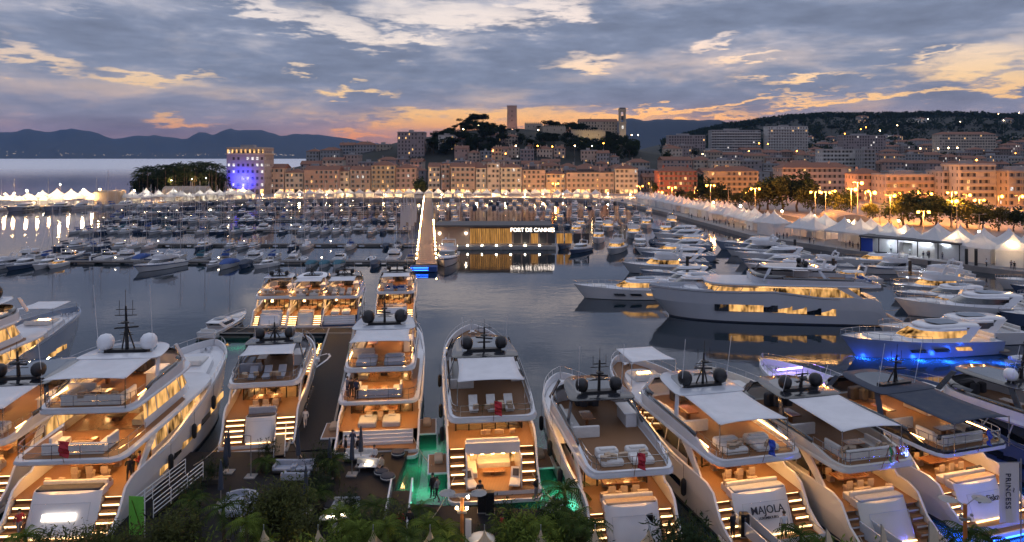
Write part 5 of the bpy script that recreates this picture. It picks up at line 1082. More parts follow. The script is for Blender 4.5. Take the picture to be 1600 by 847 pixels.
def building(x0, x1, y, dep, z0, z1, colr='pink', roof='hip', floors=None, litp=.08, group='', label='', px=None, shop=False, balc=False, shut='shutter', name='house', key=None, chim=True, rot=0., winw=1.1, tidy=False):
    wd = x1 - x0; h = z1 - z0; root = empty(name, ((x0 + x1) / 2, y, z0)); root.rotation_euler = (0, 0, rot)
    if key: row(key, root, px if px is not None else x0, label, 'building', group)
    else: tag(root, label, 'building', group)
    floors = floors or max(1, round(h / 3.2)); cols = max(2, round(wd / 3.0)); hx = wd / 2
    wl, wn, lw, sh, sp = MB(), MB(), MB(), MB(), MB()
    facade(wl, wn, lw, sh if shut else None, (-hx, 0, 0), (1, 0, 0), wd, 0, h, cols, floors, winw, 1.75, RT, litp, bool(shut), shop=sp if shop else None)
    cd = max(2, round(dep / 3.4))
    facade(wl, wn, lw, None, (hx, 0, 0), (0, 1, 0), dep, 0, h, cd, floors, 1.0, 1.6, RT, litp * .7, False); facade(wl, wn, lw, None, (-hx, dep, 0), (0, -1, 0), dep, 0, h, cd, floors, 1.0, 1.6, RT, litp * .7, False)
    wl.quad((hx, dep, 0), (-hx, dep, 0), (-hx, dep, h), (hx, dep, h)); wl.quad((-hx, 0, h), (hx, 0, h), (hx, dep, h), (-hx, dep, h))
    wl.box(-hx + .01, hx - .01, .01, dep - .01, -4, .0)
    wo = wl.build('wall', 'plaster_' + colr, root)
    for mbx, nm, mt in ((wn, 'windows', 'window_pane'), (lw, 'lit_windows', RT.choice(['window_lit', 'window_lit', 'window_cool'])), (sh, 'shutters', shut or 'shutter'), (sp, 'shop_front', 'shop_glow')):
        if mbx.f: mbx.build(nm, mt, wo)['kind'] = 'stuff'
    cn = MB(); cn.box(-hx - .3, hx + .3, -.3, dep + .3, h - .25, h + .05)
    if floors > 2: MB().box(-hx - .12, hx + .12, -.12, -.002, h / floors * .97, h / floors * 1.03).build('string_course', 'plaster_' + colr, root)
    cn.build('cornice', 'plaster_' + colr, root)
    e = .45
    if roof == 'hip':
        rh = min(wd, dep) * .22; i = min(wd, dep) / 2 * .95
        a = [(-hx - e, -e, h + .05), (hx + e, -e, h + .05), (hx + e, dep + e, h + .05), (-hx - e, dep + e, h + .05)]
        b = [(-hx + i - e, dep / 2, h + rh), (hx - i + e, dep / 2, h + rh)] if wd >= dep else [(0, i, h + rh), (0, dep - i, h + rh)]
        mb = MB(); mb.add(a + b, [(0, 1, 5, 4), (2, 3, 4, 5), (1, 2, 5), (3, 0, 4), (3, 2, 1, 0)] if wd >= dep else [(0, 1, 4), (1, 2, 5, 4), (2, 3, 5), (3, 0, 4, 5), (3, 2, 1, 0)]); ro = mb.build('roof', 'terracotta', root)
    elif roof == 'gable':
        rh = dep * .2; mb = MB(); mb.add([(-hx - e, -e, h + .05), (hx + e, -e, h + .05), (hx + e, dep + e, h + .05), (-hx - e, dep + e, h + .05), (-hx - e, dep / 2, h + rh), (hx + e, dep / 2, h + rh)], [(0, 1, 5, 4), (2, 3, 4, 5), (1, 2, 5), (3, 0, 4), (3, 2, 1, 0)]); ro = mb.build('roof', 'terracotta', root)
    else:
        mb = MB(); mb.box(-hx, hx, 0, .25, h + .05, h + .75); mb.box(-hx, hx, dep - .25, dep, h + .05, h + .75); mb.box(-hx, -hx + .25, .25, dep - .25, h + .05, h + .75); mb.box(hx - .25, hx, .25, dep - .25, h + .05, h + .75); mb.box(-hx + .25, hx - .25, .25, dep - .25, h + .05, h + .2)
        s = RT.uniform(.2, .5); mb.box(-hx * s, hx * s * .4, dep * .35, dep * .75, h + .2, h + 2.4); ro = mb.build('roof', 'plaster_grey' if roof == 'flat' else 'slate_roof', root)
    if chim and roof != 'flat':
        for q in range(RT.randint(1, 3)): xx = RT.uniform(-hx * .7, hx * .7); yy = dep * RT.uniform(.3, .6); MB().box(xx - .45, xx + .45, yy - .35, yy + .35, h + .1, h + min(wd, dep) * .16 + 1.6).build('chimney', 'plaster_' + colr, ro)
    if balc == 2:                                                   # deep balcony bands with solid white parapets
        for f in range(1, floors): zz = h / floors * f; MB().box(-hx, hx, -1.7, -.02, zz - .15, zz + .95).build('balcony_band', 'plaster_white', root)
    elif balc:
        for f in range(1, floors):
            zz = h / floors * f + .1; mb = MB(); mb.box(-hx * .92, hx * .92, -1.1, -.02, zz - .1, zz + .05)
            mb.build('balcony', 'plaster_' + colr, root); r2 = MB()
            r2.box(-hx * .92, hx * .92, -1.12, -1.06, zz + .95, zz + 1.02)
            for q in range(int(wd * .92 / .6)): xx = -hx * .92 + q * .6; r2.box(xx - .03, xx + .03, -1.11, -1.07, zz + .05, zz + .96)
            r2.build('balcony_rail', 'lamp_steel', root)['kind'] = 'stuff'
    return root
# waterfront row (pixel left, right, roof line)
FRONT = [(405, 444, 263, 'pink', 'gable', 0), (445, 474, 270, 'sand', 'hip', 0), (475, 529, 266, 'rose', 'gable', 1), (530, 546, 268, 'cream', 'hip', 0), (547, 579, 266, 'pink', 'gable', 1), (580, 617, 259, 'ochre', 'hip', 1), (618, 650, 263, 'rose', 'hip', 0), (669, 688, 261, 'sand', 'gable', 0), (689, 703, 257, 'rose', 'hip', 1), (704, 742, 261, 'pink', 'gable', 1), (743, 760, 263, 'cream', 'gable', 0), (761, 781, 256, 'sand', 'flat', 0), (782, 815, 262, 'cream', 'hip', 1), (816, 852, 266, 'pink', 'slate', 1), (853, 884, 272, 'ochre', 'hip', 0), (885, 960, 270, 'pink', 'slate', 1), (961, 997, 264, 'cream', 'hip', 0)]
for a, b, yt, c, rf, bl in FRONT:
    D = 436 + RT.uniform(-2, 3); kindr = {'hip': 'hipped tile roof', 'gable': 'tiled roof', 'flat': 'flat roof', 'slate': 'dark roof'}[rf]
    building(X(a, D) + .15, X(b, D) - .15, D, 14, 1.2, Z(yt, D), c, rf, litp=.10, key='front' + c, group='waterfront houses along the far quay', label=f'{c} waterfront house with {kindr} on the far quay, # {c} one from left', px=a, shop=True, balc=bool(bl), name='waterfront_house', shut=RT.choice(['shutter', 'shutter_blue']))
# hotel with the blue-lit facade
D = 424; hx0, hx1 = X(354, D), X(413, D); hz = Z(232, D)
ht = building(hx0, hx1, D, 17, 1.2, hz, 'dusk', 'flat', floors=7, litp=.35, label='tall hotel with blue floodlit front and lit crown at the left end of the waterfront', name='hotel', shop=True, shut=None, winw=1.5)
cx = (hx1 - hx0) / 2
MB().box(-cx - .8, cx + .8, -.8, 17.8, hz - 1.2 - 3.6, hz - 1.2 - 3.2).build('crown_cornice', 'plaster_cream', ht)
for i in range(9): MB().box(-cx + .6 + i * (2 * cx - 1.8) / 8, -cx + 1.5 + i * (2 * cx - 1.8) / 8, -.4, -.25, hz - 1.2 - 2.8, hz - 1.2 - .6).build('crown_light', 'window_lit', ht)
for q in (0.22, .46, .7):
    l = bpy.data.lights.new('facade_floodlight', 'AREA'); l.energy = 5200 * (1 - q); l.color = (.03, .04, 1.); l.size = 10; l.size_y = .5; l.shape = 'RECTANGLE'
    o = bpy.data.objects.new('facade_floodlight', l); COL.objects.link(o); o.parent = ht; o.location = (-2, -3.5, 3 + q * 14); o.rotation_euler = (rad(105), 0, 0)
# second and later rows climbing behind the waterfront
def rank(p0, p1, D, hmin, hmax, wmin, wmax, cols, key, grp, where, litp=.05, roofs=('hip', 'gable', 'hip', 'flat'), gapp=.12, dz=0., zcap=None):
    p = p0
    while p < p1:
        wpx = RT.uniform(wmin, wmax) * F / D
        if RT.random() > gapp:
            Dj = D + RT.uniform(-12, 12); x0, x1 = X(p, Dj), X(p + wpx, Dj) - .5; zb_ = min(T(x0, Dj), T(x1, Dj)); zt = zb_ + RT.uniform(hmin, hmax) + dz
            if zcap: zt = min(zt, Z(zcap(p), Dj))
            c = RT.choice(cols); rf = RT.choice(roofs)
            if zt - zb_ > 3.5: building(x0, x1, Dj, RT.uniform(10, 15), zb_ - .5, zt, c, rf, litp=litp, key=key + c, group=grp, label=f'{c} house {where}, # {c} one there from left', px=p, name='house', shut=RT.choice(['shutter', 'shutter_blue', None]), rot=RT.uniform(-.12, .12))
        p += wpx * RT.uniform(.95, 1.05)
OLD = ['dusk', 'stone', 'pink', 'sand', 'rose', 'dusk', 'grey']
rank(440, 660, 478, 11, 15, 9, 17, OLD, 'o1', 'old town houses, second row', 'just behind the waterfront at left')
rank(672, 1010, 480, 11, 16, 9, 17, OLD, 'o2', 'old town houses, second row', 'just behind the waterfront centre')
rank(690, 1000, 530, 9, 13, 9, 18, OLD, 'o3', 'old town houses on the slope', 'halfway up the old town slope', zcap=lambda p: 236)
rank(470, 660, 560, 9, 14, 9, 18, OLD, 'o4', 'old town houses on the slope', 'on the low left rise', zcap=lambda p: 236 if p < 610 else 230)
rank(478, 620, 640, 10, 14, 10, 22, ['dusk', 'stone', 'grey'], 'o5', 'old town houses on the slope', 'on the skyline of the left rise', zcap=lambda p: 226)
rank(710, 830, 590, 7, 11, 9, 16, OLD, 'o6', 'old town houses on the slope', 'high up below the square tower', zcap=lambda p: 216)
rank(694, 792, 632, 6, 10, 8, 15, OLD, 'o7', 'old town houses on the slope', 'among the trees left of the square tower', zcap=lambda p: lerpt([(690, 214), (720, 206), (745, 200), (790, 208)], p), gapp=.3, litp=.12)
rank(806, 968, 590, 6, 10, 8, 16, OLD, 'o8', 'old town houses on the slope', 'among the trees below the castle walls', zcap=lambda p: 222, gapp=.3, litp=.12)
building(X(621, 600), X(663, 600), 600, 16, T(X(640, 600), 600) - 1, Z(207, 600), 'dusk', 'flat', label='blocky grey apartment building on the skyline left of the wooded hill', name='apartment_block', shut=None, litp=.06)
building(X(685, 615), X(714, 615), 615, 12, Z(236, 615), Z(212, 615), 'white', 'flat', label='pale villa with arched windows on the wooded hillside', name='villa', shut=None, litp=.15)
building(X(768, 560), X(784, 560), 560, 8, Z(256, 560), Z(232, 560), 'ochre', 'hip', label='narrow ochre house catching lamp light below the square tower', name='house', litp=.1)
# the square tower, the castle and the church on the hill top
D = 700; x = X(800, D); z0 = T(x, D) - 1
tw_ = empty('square_tower', (x, D, z0)); tag(tw_, 'tall square stone tower on the hill top against the sunset', 'tower')
hT = Z(166, D) - z0; MB().loft([[(-5.2, 0, 0), (5.2, 0, 0), (5.2, 10, 0), (-5.2, 10, 0)], [(-4.9, .2, hT), (4.9, .2, hT), (4.9, 9.8, hT), (-4.9, 9.8, hT)]]).build('shaft', 'plaster_rose', tw_)
mb = MB(); mb.box(-5.1, 5.1, 0, 10, hT, hT + .5)
for i in range(5): mb.box(-5.1 + i * 2.15, -4.1 + i * 2.15, 0, .6, hT + .5, hT + 1.3)
mb.build('parapet', 'plaster_rose', tw_)
for zz in (.35, .55, .75): MB().box(-.4, .4, -.02, .3, hT * zz, hT * zz + 1.6).build('slit_window', 'window_pane', tw_)
ch = empty('church_tower', (X(973, D), D, T(X(973, D), D) - 1)); tag(ch, 'slender church bell tower with arched belfry at the right end of the hill', 'tower')
hB = Z(168, D) - ch.location.z; MB().box(-3.4, 3.4, 0, 6.8, 0, hB * .62).build('shaft', 'plaster_stone', ch); MB().box(-3.8, 3.8, -.4, 7.2, hB * .62, hB * .645).build('string_course', 'plaster_stone', ch)
for sx_, sy_ in ((-1, 0), (1, 0), (-1, 1), (1, 1)): MB().box(sx_ * 2.5 - .8, sx_ * 2.5 + .8, sy_ * 5.2, sy_ * 5.2 + 1.6, hB * .645, hB * .9).build('belfry_pier', 'plaster_stone', ch)
MB().box(-1.0, 1.0, 2.2, 4.2, hB * .70, hB * .80).build('bell', 'slate_roof', ch); MB().box(-3.5, 3.5, -.1, 6.9, hB * .9, hB * .97).build('attic', 'plaster_stone', ch); MB().loft([[(-3.6, -.2, hB * .97), (3.6, -.2, hB * .97), (3.6, 7, hB * .97), (-3.6, 7, hB * .97)], [(-2.6, .8, hB), (2.6, .8, hB), (2.6, 6, hB), (-2.6, 6, hB)]]).build('cap', 'slate_roof', ch)
MB().box(-.9, .9, -.05, .1, hB * .48, hB * .56).build('clock', 'window_cool', ch)
def castle(p0, p1, yt, D, nm, lab):
    x0, x1 = X(p0, D), X(p1, D); z0 = T((x0 + x1) / 2, D) - 3; zt = Z(yt, D); r = empty('castle_wall', ((x0 + x1) / 2, D, z0)); tag(r, lab, 'castle'); hx = (x1 - x0) / 2; h = zt - z0
    MB().box(-hx, hx, 0, 6, 0, h).build('wall', 'plaster_stone', r); n = int(hx * 2 / 1.9)
    for i in range(n): MB().box(-hx + i * 1.9, -hx + i * 1.9 + 1.1, 0, .7, h, h + 1.1).build('merlon', 'plaster_stone', r)
    for q in range(3): MB().box(-hx * .6 + q * hx * .6 - .35, -hx * .6 + q * hx * .6 + .35, -.03, .2, h * .6, h * .6 + 1.5).build('loophole', 'window_pane', r)
castle(820, 848, 193, 690, 'a', 'crenellated castle building beside the square tower, floodlit')
castle(848, 884, 198, 684, 'b', 'floodlit crenellated curtain wall right of the castle')
castle(893, 946, 204, 676, 'c', 'long low floodlit rampart before the dark pines')
building(X(905, 712), X(965, 712), 712, 16, T(X(935, 712), 712) - 2, Z(190, 712), 'stone', 'gable', label='long church nave roof beside the bell tower', name='church_nave', shut=None, litp=0)
# ---------------------------------------------------------------- the city on the right
for (a, b, yt, D, c, rf, lab, nm, ba) in (
        (1112, 1188, 204, 800, 'grey', 'flat', 'long modern apartment block with banded balconies, left of the other on the skyline', 'apartment_block', 2), (1200, 1262, 198, 790, 'white', 'flat', 'tall modern apartment block with pale stair shaft on the skyline', 'apartment_block', 2), (1045, 1102, 212, 760, 'dusk', 'flat', 'grey block behind the trees right of the church tower', 'apartment_block', False),
        (1318, 1384, 212, 760, 'dusk', 'flat', 'wide grey office block in the middle of the right hillside', 'office_block', False), (1468, 1556, 210, 780, 'sand', 'hip', 'long pale palace-like building high on the right hillside', 'palace', False), (1286, 1350, 234, 560, 'white', 'flat', 'white low modern building behind the tiled roofs', 'modern_house', False),
        (1350, 1368, 234, 540, 'grey', 'flat', 'blue-grey modern house beside the white low building', 'modern_house', False), (1110, 1185, 268, 395, 'ochre', 'hip', 'ochre corner building with wide tiled roof behind the quay trees', 'corner_house', True), (1222, 1332, 262, 400, 'pink', 'hip', 'broad pink market building under a large tiled roof', 'market_hall', False),
        (1030, 1090, 268, 410, 'red', 'hip', 'red-walled house right of the waterfront end', 'house', False), (1340, 1382, 272, 360, 'rose', 'hip', 'rose house catching orange lamp light behind the trees', 'house', False), (1384, 1472, 274, 345, 'pink', 'flat', 'long pink three-storey house behind the right quay trees', 'house', True),
        (1474, 1498, 268, 338, 'sand', 'flat', 'narrow sand house between the pink and cream houses at right', 'house', True), (1499, 1556, 258, 330, 'cream', 'flat', 'tall cream house with tiers of balconies at right', 'house', True), (1557, 1574, 272, 330, 'white', 'flat', 'small white house right of the tall cream one', 'house', False), (1576, 1640, 268, 322, 'ochre', 'flat', 'ochre house with a lit top window at the right edge', 'house', True)):
    z0 = T(X((a + b) / 2, D), D) - .6 if D > 450 else 1.2
    building(X(a, D), X(b, D), D, 14, z0, Z(yt, D), c, rf, label=lab, name=nm, balc=ba, shut=None if 'block' in nm else 'shutter', litp=.03 if D > 450 else .08, winw=1.4)
CITY = ['dusk', 'grey', 'stone', 'dusk', 'brown', 'rose', 'sand']
rank(1005, 1640, 470, 8, 13, 12, 24, CITY, 'c1', 'city houses at right', 'in the front rank of the right city', zcap=lambda p: 252)
rank(1010, 1640, 560, 8, 13, 12, 26, CITY, 'c2', 'city houses at right', 'in the second rank of the right city', zcap=lambda p: 238)
rank(1040, 1640, 660, 9, 13, 12, 28, CITY, 'c3', 'city houses at right', 'in the third rank of the right city', zcap=lambda p: 226)
rank(1040, 1640, 725, 8, 14, 9, 22, CITY, 'c4', 'city houses at right', 'in the fourth rank of the right city', zcap=lambda p: 218, gapp=.2, litp=.08)
rank(1150, 1640, 820, 8, 13, 9, 22, CITY, 'c8', 'city houses at right', 'in the fifth rank of the right city', gapp=.25, litp=.1)
rank(1200, 1640, 970, 7, 11, 9, 20, CITY, 'c9', 'villas on the right hill', 'low on the right hillside', gapp=.35, litp=.15)
rank(1280, 1640, 880, 8, 13, 14, 28, ['dusk', 'grey', 'white'], 'c5', 'city houses at right', 'high on the right hillside', gapp=.3)
rank(1260, 1640, 1120, 8, 12, 12, 24, ['dusk', 'grey', 'white'], 'c6', 'villas on the right hill', 'among trees near the right hill top', gapp=.62, litp=.25)
rank(1300, 1640, 1350, 8, 12, 12, 24, ['dusk', 'grey', 'white'], 'c7', 'villas on the right hill', 'scattered on the right hill crest', gapp=.72, litp=.3)
# ================================================================ trees
def crown_mesh(name, rx, rz, n, leaf, mat_, seed, lumps=9, flatb=.35):
    q = random.Random(seed); mb = MB(); cs = [(q.gauss(0, .42) * rx, q.gauss(0, .42) * rx, q.uniform(-.35, .6) * rz, q.uniform(.32, .62)) for _ in range(lumps)]
    for i in range(n):
        c = cs[i % lumps]; v = Vector((q.gauss(0, 1), q.gauss(0, 1), q.gauss(0, 1))).normalized() * (q.random() ** .33)
        p = Vector((c[0] + v.x * rx * c[3], c[1] + v.y * rx * c[3], c[2] + v.z * rz * c[3] * 1.1))
        a = Vector((q.gauss(0, 1), q.gauss(0, 1), q.gauss(0, .6))).normalized(); b = a.cross(Vector((q.gauss(0, 1), q.gauss(0, 1), q.gauss(0, 1)))).normalized(); s = leaf * q.uniform(.6, 1.3)
        mb.add([p - a * s, p + b * s * .6, p + a * s, p - b * s * .6], [(0, 1, 2, 3)])
    return mb.mesh(name, mat_)
def trunk_mesh(h, r, mat_='trunk_bark', limbs=5, seed=1, top=.9):
    q = random.Random(seed); mb = MB(); p = Vector((0, 0, -.3)); k = 4
    for i in range(k): n_ = Vector((q.uniform(-.06, .06) * h, q.uniform(-.06, .06) * h, h * (i + 1) / k)); mb.tube(p, n_, r * (1 - i * .18), 7, r * (1 - (i + 1) * .18), False); p = n_
    for i in range(limbs):
        a = q.uniform(0, 6.28); s = Vector((0, 0, h * q.uniform(.6, .95))); mb.tube(s, s + Vector((math.cos(a), math.sin(a), q.uniform(.7, 1.3))) * h * q.uniform(.25, .42), r * .45, 5, r * .12, False)
    return mb.mesh('trunk', mat_, 50)
TV = {}
for k, (rx, rz, n, leaf, m_, h) in dict(street=(5.0, 4.2, 1500, .42, 'leaf_olive', 5.), street2=(4.2, 4.6, 1400, .42, 'leaf_dark', 5.5), hill=(5.5, 4.2, 800, .6, 'leaf_hill', 5.), hill2=(4.5, 5.2, 800, .6, 'leaf_dark', 5.), pine=(6.5, 2.4, 900, .55, 'leaf_hill', 9.)).items():
    TV[k] = (crown_mesh('crown', rx, rz, n, leaf, m_, len(TV) + 3), trunk_mesh(h, .32, seed=len(TV)), h)
def tree(kind, x, y, z, s, key, label, group, px=None, cat='tree', name='tree'):
    c, t, h = TV[kind]; r = empty(name, (x, y, z)); r.scale = (s, s, s * RT.uniform(.9, 1.12)); r.rotation_euler = (0, 0, RT.uniform(0, 6.28))
    inst('trunk', t, r); inst('crown', c, r, (0, 0, h * .95 if kind != 'pine' else h + .5))
    row(key, r, px if px is not None else 800 + F * x / y, label, cat, group); return r
for i, (px, yt, D, k) in enumerate(((1098, 284, 320, 'street2'), (1112, 290, 318, 'street'), (1132, 286, 316, 'street2'), (1022, 282, 400, 'street2'), (1200, 272, 300, 'street2'), (1222, 270, 296, 'street'), (1246, 274, 292, 'street2'), (1186, 286, 300, 'street'), (1268, 290, 288, 'street'), (1290, 296, 280, 'street2'), (1310, 300, 272, 'street'), (1330, 300, 270, 'street2'), (1412, 300, 236, 'street'), (1438, 298, 234, 'street2'), (1462, 298, 232, 'street'), (1486, 306, 228, 'street2'), (1512, 306, 226, 'street'), (1536, 320, 220, 'street2'), (1560, 322, 216, 'street'), (1584, 326, 214, 'street2'), (1606, 330, 212, 'street'), (1080, 296, 330, 'street'), (1390, 316, 242, 'street2'), (1360, 312, 250, 'street'), (653, 276, 425, 'street2'), (660, 284, 420, 'street'), (1060, 296, 350, 'street2'), (1150, 300, 312, 'street'), (1170, 300, 306, 'street2'))):
    h = Z(yt, D) - 1.2; tree(k, X(px, D), D, 1.2, max(.5, h / 9.6), 'street', 'leafy tree standing behind the quay tents, # from left', 'trees along the quay road', px)
# dark wood covering the castle hill, trees one by one
HT = []
for i in range(190):
    px = RT.choice((RT.uniform(672, 790), RT.uniform(672, 985), RT.uniform(800, 1000))); D = RT.uniform(600, 720); HT.append((px, D))
for i, (px, D) in enumerate(HT):
    x = X(px, D); z = T(x, D); s = RT.uniform(.8, 1.35)
    crest = 244 - (z + s * 11 - H) * F / D
    lim = lerpt([(670, 214), (700, 200), (725, 190), (745, 183), (765, 188), (790, 200), (815, 206), (840, 200), (860, 190), (880, 190), (900, 187), (950, 187), (968, 196), (1000, 212)], px)
    if crest < lim: s *= max(.35, 1 - (lim - crest) * D / F / (s * 11))
    if 790 < px < 808 and D < 700: D += 25
    if 815 < px < 950 and 640 < D < 690: z -= 3; s *= .7
    tree(RT.choice(['hill', 'hill2', 'hill', 'pine']), X(px, D), D, z - .5, s, 'castlewood', 'dark tree in the wood covering the castle hill, # from left', 'trees on the castle hill', px)
for i, (px, D, s) in enumerate(((741, 715, 1.7), (730, 712, 1.3), (754, 716, 1.4), (858, 716, 1.1), (868, 720, 1.2), (880, 718, 1.1), (893, 722, 1.25), (905, 725, 1.25), (918, 724, 1.25), (930, 726, 1.2), (944, 724, 1.2), (957, 722, 1.1))):
    x = X(px, D); tree('pine', x, D, T(x, D) - 1, s, 'crestpine', 'dark umbrella pine on the crest of castle hill, # from left', 'umbrella pines on the crest', px)
# wood on the right hill: a mass
mb = MB(); q = random.Random(3)
for i in range(1900):
    r = q.uniform(.22, .80); y = q.choice((q.uniform(820, 1300), q.uniform(1250, 1650), q.uniform(1450, 1560))); x = r * y; z = T(x, y); k = q.uniform(3.5, 7.)
    for j in range(22):
        p = Vector((x + q.gauss(0, .55) * k, y + q.gauss(0, .55) * k, z + k * q.uniform(.1, 1.7))); a = Vector((q.gauss(0, 1), q.gauss(0, 1), q.gauss(0, 1))).normalized(); b = a.orthogonal().normalized(); s = k * q.uniform(.25, .5)
        mb.add([p - a * s, p + b * s, p + a * s, p - b * s], [(0, 1, 2, 3)])
tag(mb.build('hill_woodland', 'leaf_hill'), 'dark woodland spread over the right hill', 'woodland', None, 'stuff')
for i, px in enumerate((1158, 1172, 1180, 1187, 1196, 1206, 1214, 1170, 1238, 1300, 1420, 1498, 1545)):
    D = 1250; x = X(px, D); tree('pine', x, D, T(x, D) - 1, 1.25, 'skypine', 'pine standing out on the right skyline, # from left', 'pines on the skyline', px)
# palm grove beside the hotel
def palm_crown(n, ln, seed, mat_='leaf_palm', leaf=.5, droop=.9):
    q = random.Random(seed); mb = MB()
    for i in range(n):
        a = 6.283 * i / n + q.uniform(-.2, .2); up = q.uniform(.1, 1.0); p = Vector((0, 0, 0)); dr = Vector((math.cos(a), math.sin(a), up)).normalized(); k = 7; side = Vector((-math.sin(a), math.cos(a), 0))
        for j in range(k):
            st_ = ln / k; n_ = p + dr * st_; wv_ = leaf * math.sin(math.pi * (j + .7) / (k + .6))
            for sg in (-1, 1):
                for e in (0, .5):
                    m = p + (n_ - p) * e; mb.add([m, m + dr * st_ * .35, m + side * sg * wv_ + dr * st_ * .75 - Vector((0, 0, wv_ * .5))], [(0, 1, 2)])
            mb.tube(p, n_, .035 * (1 - j / k) + .01, 3, None, False); p = n_; dr = (dr - Vector((0, 0, droop * st_ / ln * 1.6))).normalized()
    return mb.mesh('crown', mat_)
PC = [palm_crown(16, 3.4, s, 'leaf_dark', .7) for s in (1, 2)]; PT = MB()
for j in range(5): PT.tube((.06 * math.sin(j), 0, j * 1.8), (.06 * math.sin(j + 1), 0, (j + 1) * 1.8), .26 - j * .015, 7, .26 - (j + 1) * .015, False)
PTm = PT.mesh('trunk', 'trunk_bark', 50)
for i in range(44):
    px = 216 + 132 * (i / 43) + RT.uniform(-2, 2); D = RT.uniform(392, 425); z0 = 1.2; yt = lerpt([(205, 284), (222, 266), (240, 263), (262, 260), (300, 256), (322, 258), (336, 262), (350, 268)], px) - 4 + RT.uniform(-3, 9) + 10 * (i % 3 == 1)
    h = Z(yt, D) - z0 - 1.5; s = max(.5, h / 9.0); r = empty('palm_tree', (X(px, D), D, z0)); r.rotation_euler = (0, 0, RT.uniform(0, 6)); inst('trunk', PTm, r).scale = (1, 1, s); inst('crown', PC[i % 2], r, (0, 0, 9. * s)).scale = (1.7, 1.7, 1.9)
    row('palmgrove', r, px, 'palm tree in the dark grove beside the hotel, # from left', 'palm tree', 'palm grove beside the hotel')
for i in range(26):
    px = 214 + 134 * (i / 25) + RT.uniform(-2, 2); D = RT.uniform(400, 430); yt = lerpt([(205, 290), (222, 272), (240, 268), (262, 265), (300, 262), (322, 263), (336, 266), (350, 272)], px) + RT.uniform(-3, 12)
    tree(RT.choice(['hill2', 'hill', 'street2']), X(px, D), D, 1.2, (Z(yt, D) - 1.2) / 9.6, 'grovetree', 'dark leafy tree between the grove palms, # from left', 'leafy trees of the palm grove', px)
for i in range(70):
    D = RT.choice((455, 500, 520, 600, 620, 720, 740, 900)); px = RT.uniform(1010, 1610); x = X(px, D); tree(RT.choice(['hill', 'hill2', 'street2']), x, D - 16, T(x, D - 16) - .5, RT.uniform(.7, 1.25), 'citytree', 'dark tree between the houses of the right city, # from left', 'trees between the right city houses', px)
# island ground under the grove
tag(MB().prism([(-238, 372), (-150, 386), (-150, 440), (-236, 432)], -2, 1.19).build('ground', 'hill_ground'), 'dark ground under the palm grove', None, None, 'structure')
# ================================================================ tents, lamps, crowd on the quays
def pagoda(b=5., eh=2.6, ph=5.2, fab='tent_fabric', walls=True):
    n = 8; rings = []
    for k in range(n + 1):
        t = k / n; w_ = b / 2 * (1 - t) ** 1.55 + .04; rings.append([(-w_, -w_, eh + (ph - eh) * t), (w_, -w_, eh + (ph - eh) * t), (w_, w_, eh + (ph - eh) * t), (-w_, w_, eh + (ph - eh) * t)])
    ca = MB().loft(rings, False, True).mesh('canopy', fab); va = MB(); h = b / 2 + .01
    for a, c in (((-h, -h), (h, -h)), ((h, -h), (h, h)), ((h, h), (-h, h)), ((-h, h), (-h, -h))): va.quad((*a, eh - .35), (*c, eh - .35), (*c, eh + .02), (*a, eh + .02))
    po = MB(); [po.tube((x * (h - .08), y * (h - .08), 0), (x * (h - .08), y * (h - .08), eh), .05, 5) for x in (-1, 1) for y in (-1, 1)]
    wl = MB(); wl.quad((h - .05, h - .04, 0), (-h + .05, h - .04, 0), (-h + .05, h - .04, eh - .3), (h - .05, h - .04, eh - .3)); [wl.quad((s * (h - .04), -h + .05, 0), (s * (h - .04), h - .05, 0), (s * (h - .04), h - .05, eh - .3), (s * (h - .04), -h + .05, eh - .3)) for s in (-1, 1)]
    fi = MB().tube((0, 0, ph - .1), (0, 0, ph + .35), .03, 4)
    return [('canopy', ca), ('valance', va.mesh('valance', fab)), ('pole', po.mesh('pole', 'mast_alloy')), ('side_wall', wl.mesh('side_wall', fab)), ('finial', fi.mesh('finial', 'mast_alloy'))]
PG = pagoda(); lit('tent_lamp_white', (1, .82, .55), 18.); lit('tent_lamp_warm', (1, .6, .25), 18.); LB = MB().cbox((0, 0, 2.35), (1.1, .5, .12)).mesh('tent_lamp', 'tent_lamp_white'); LBw = MB().cbox((0, 0, 2.35), (1.1, .5, .12)).mesh('tent_lamp', 'tent_lamp_warm'); LBy = MB().cbox((0, 0, 2.35), (1.1, .5, .12)).mesh('tent_lamp', 'bulb_warm'); LBx = MB().cbox((0, 0, 2.35), (1.1, .5, .12)).mesh('tent_lamp', 'bulb_white')
def tent(x, y, rz, key, label, group, s=1., lamp=LB, parts=None, z=1.2, drop=()):
    r = empty('pagoda_tent', (x, y, z), rz); r.scale = (s, s, s)
    for nm, me in (parts or PG):
        if nm not in drop: inst(nm, me, r)
    if lamp: inst('tent_lamp', lamp, r)
    row(key, r, 800 + F * x / y, label, 'tent', group); return r
def along(pts, off, step, start=0.):
    out = []; carry = start
    for (a, b), (c, e) in zip(pts, pts[1:]):
        d_ = Vector((c - a, e - b)); L = d_.length; d_.normalize(); n_ = Vector((d_.y, -d_.x)) if off >= 0 else Vector((-d_.y, d_.x))
        while carry < L: p = Vector((a, b)) + d_ * carry + n_ * abs(off); out.append((p.x, p.y, math.atan2(d_.y, d_.x))); carry += step
        carry -= L
    return out
RQ = [(58, 352), (60, 330), (66, 286), (72, 205), (88, 168), (104, 142), (150, 112)]
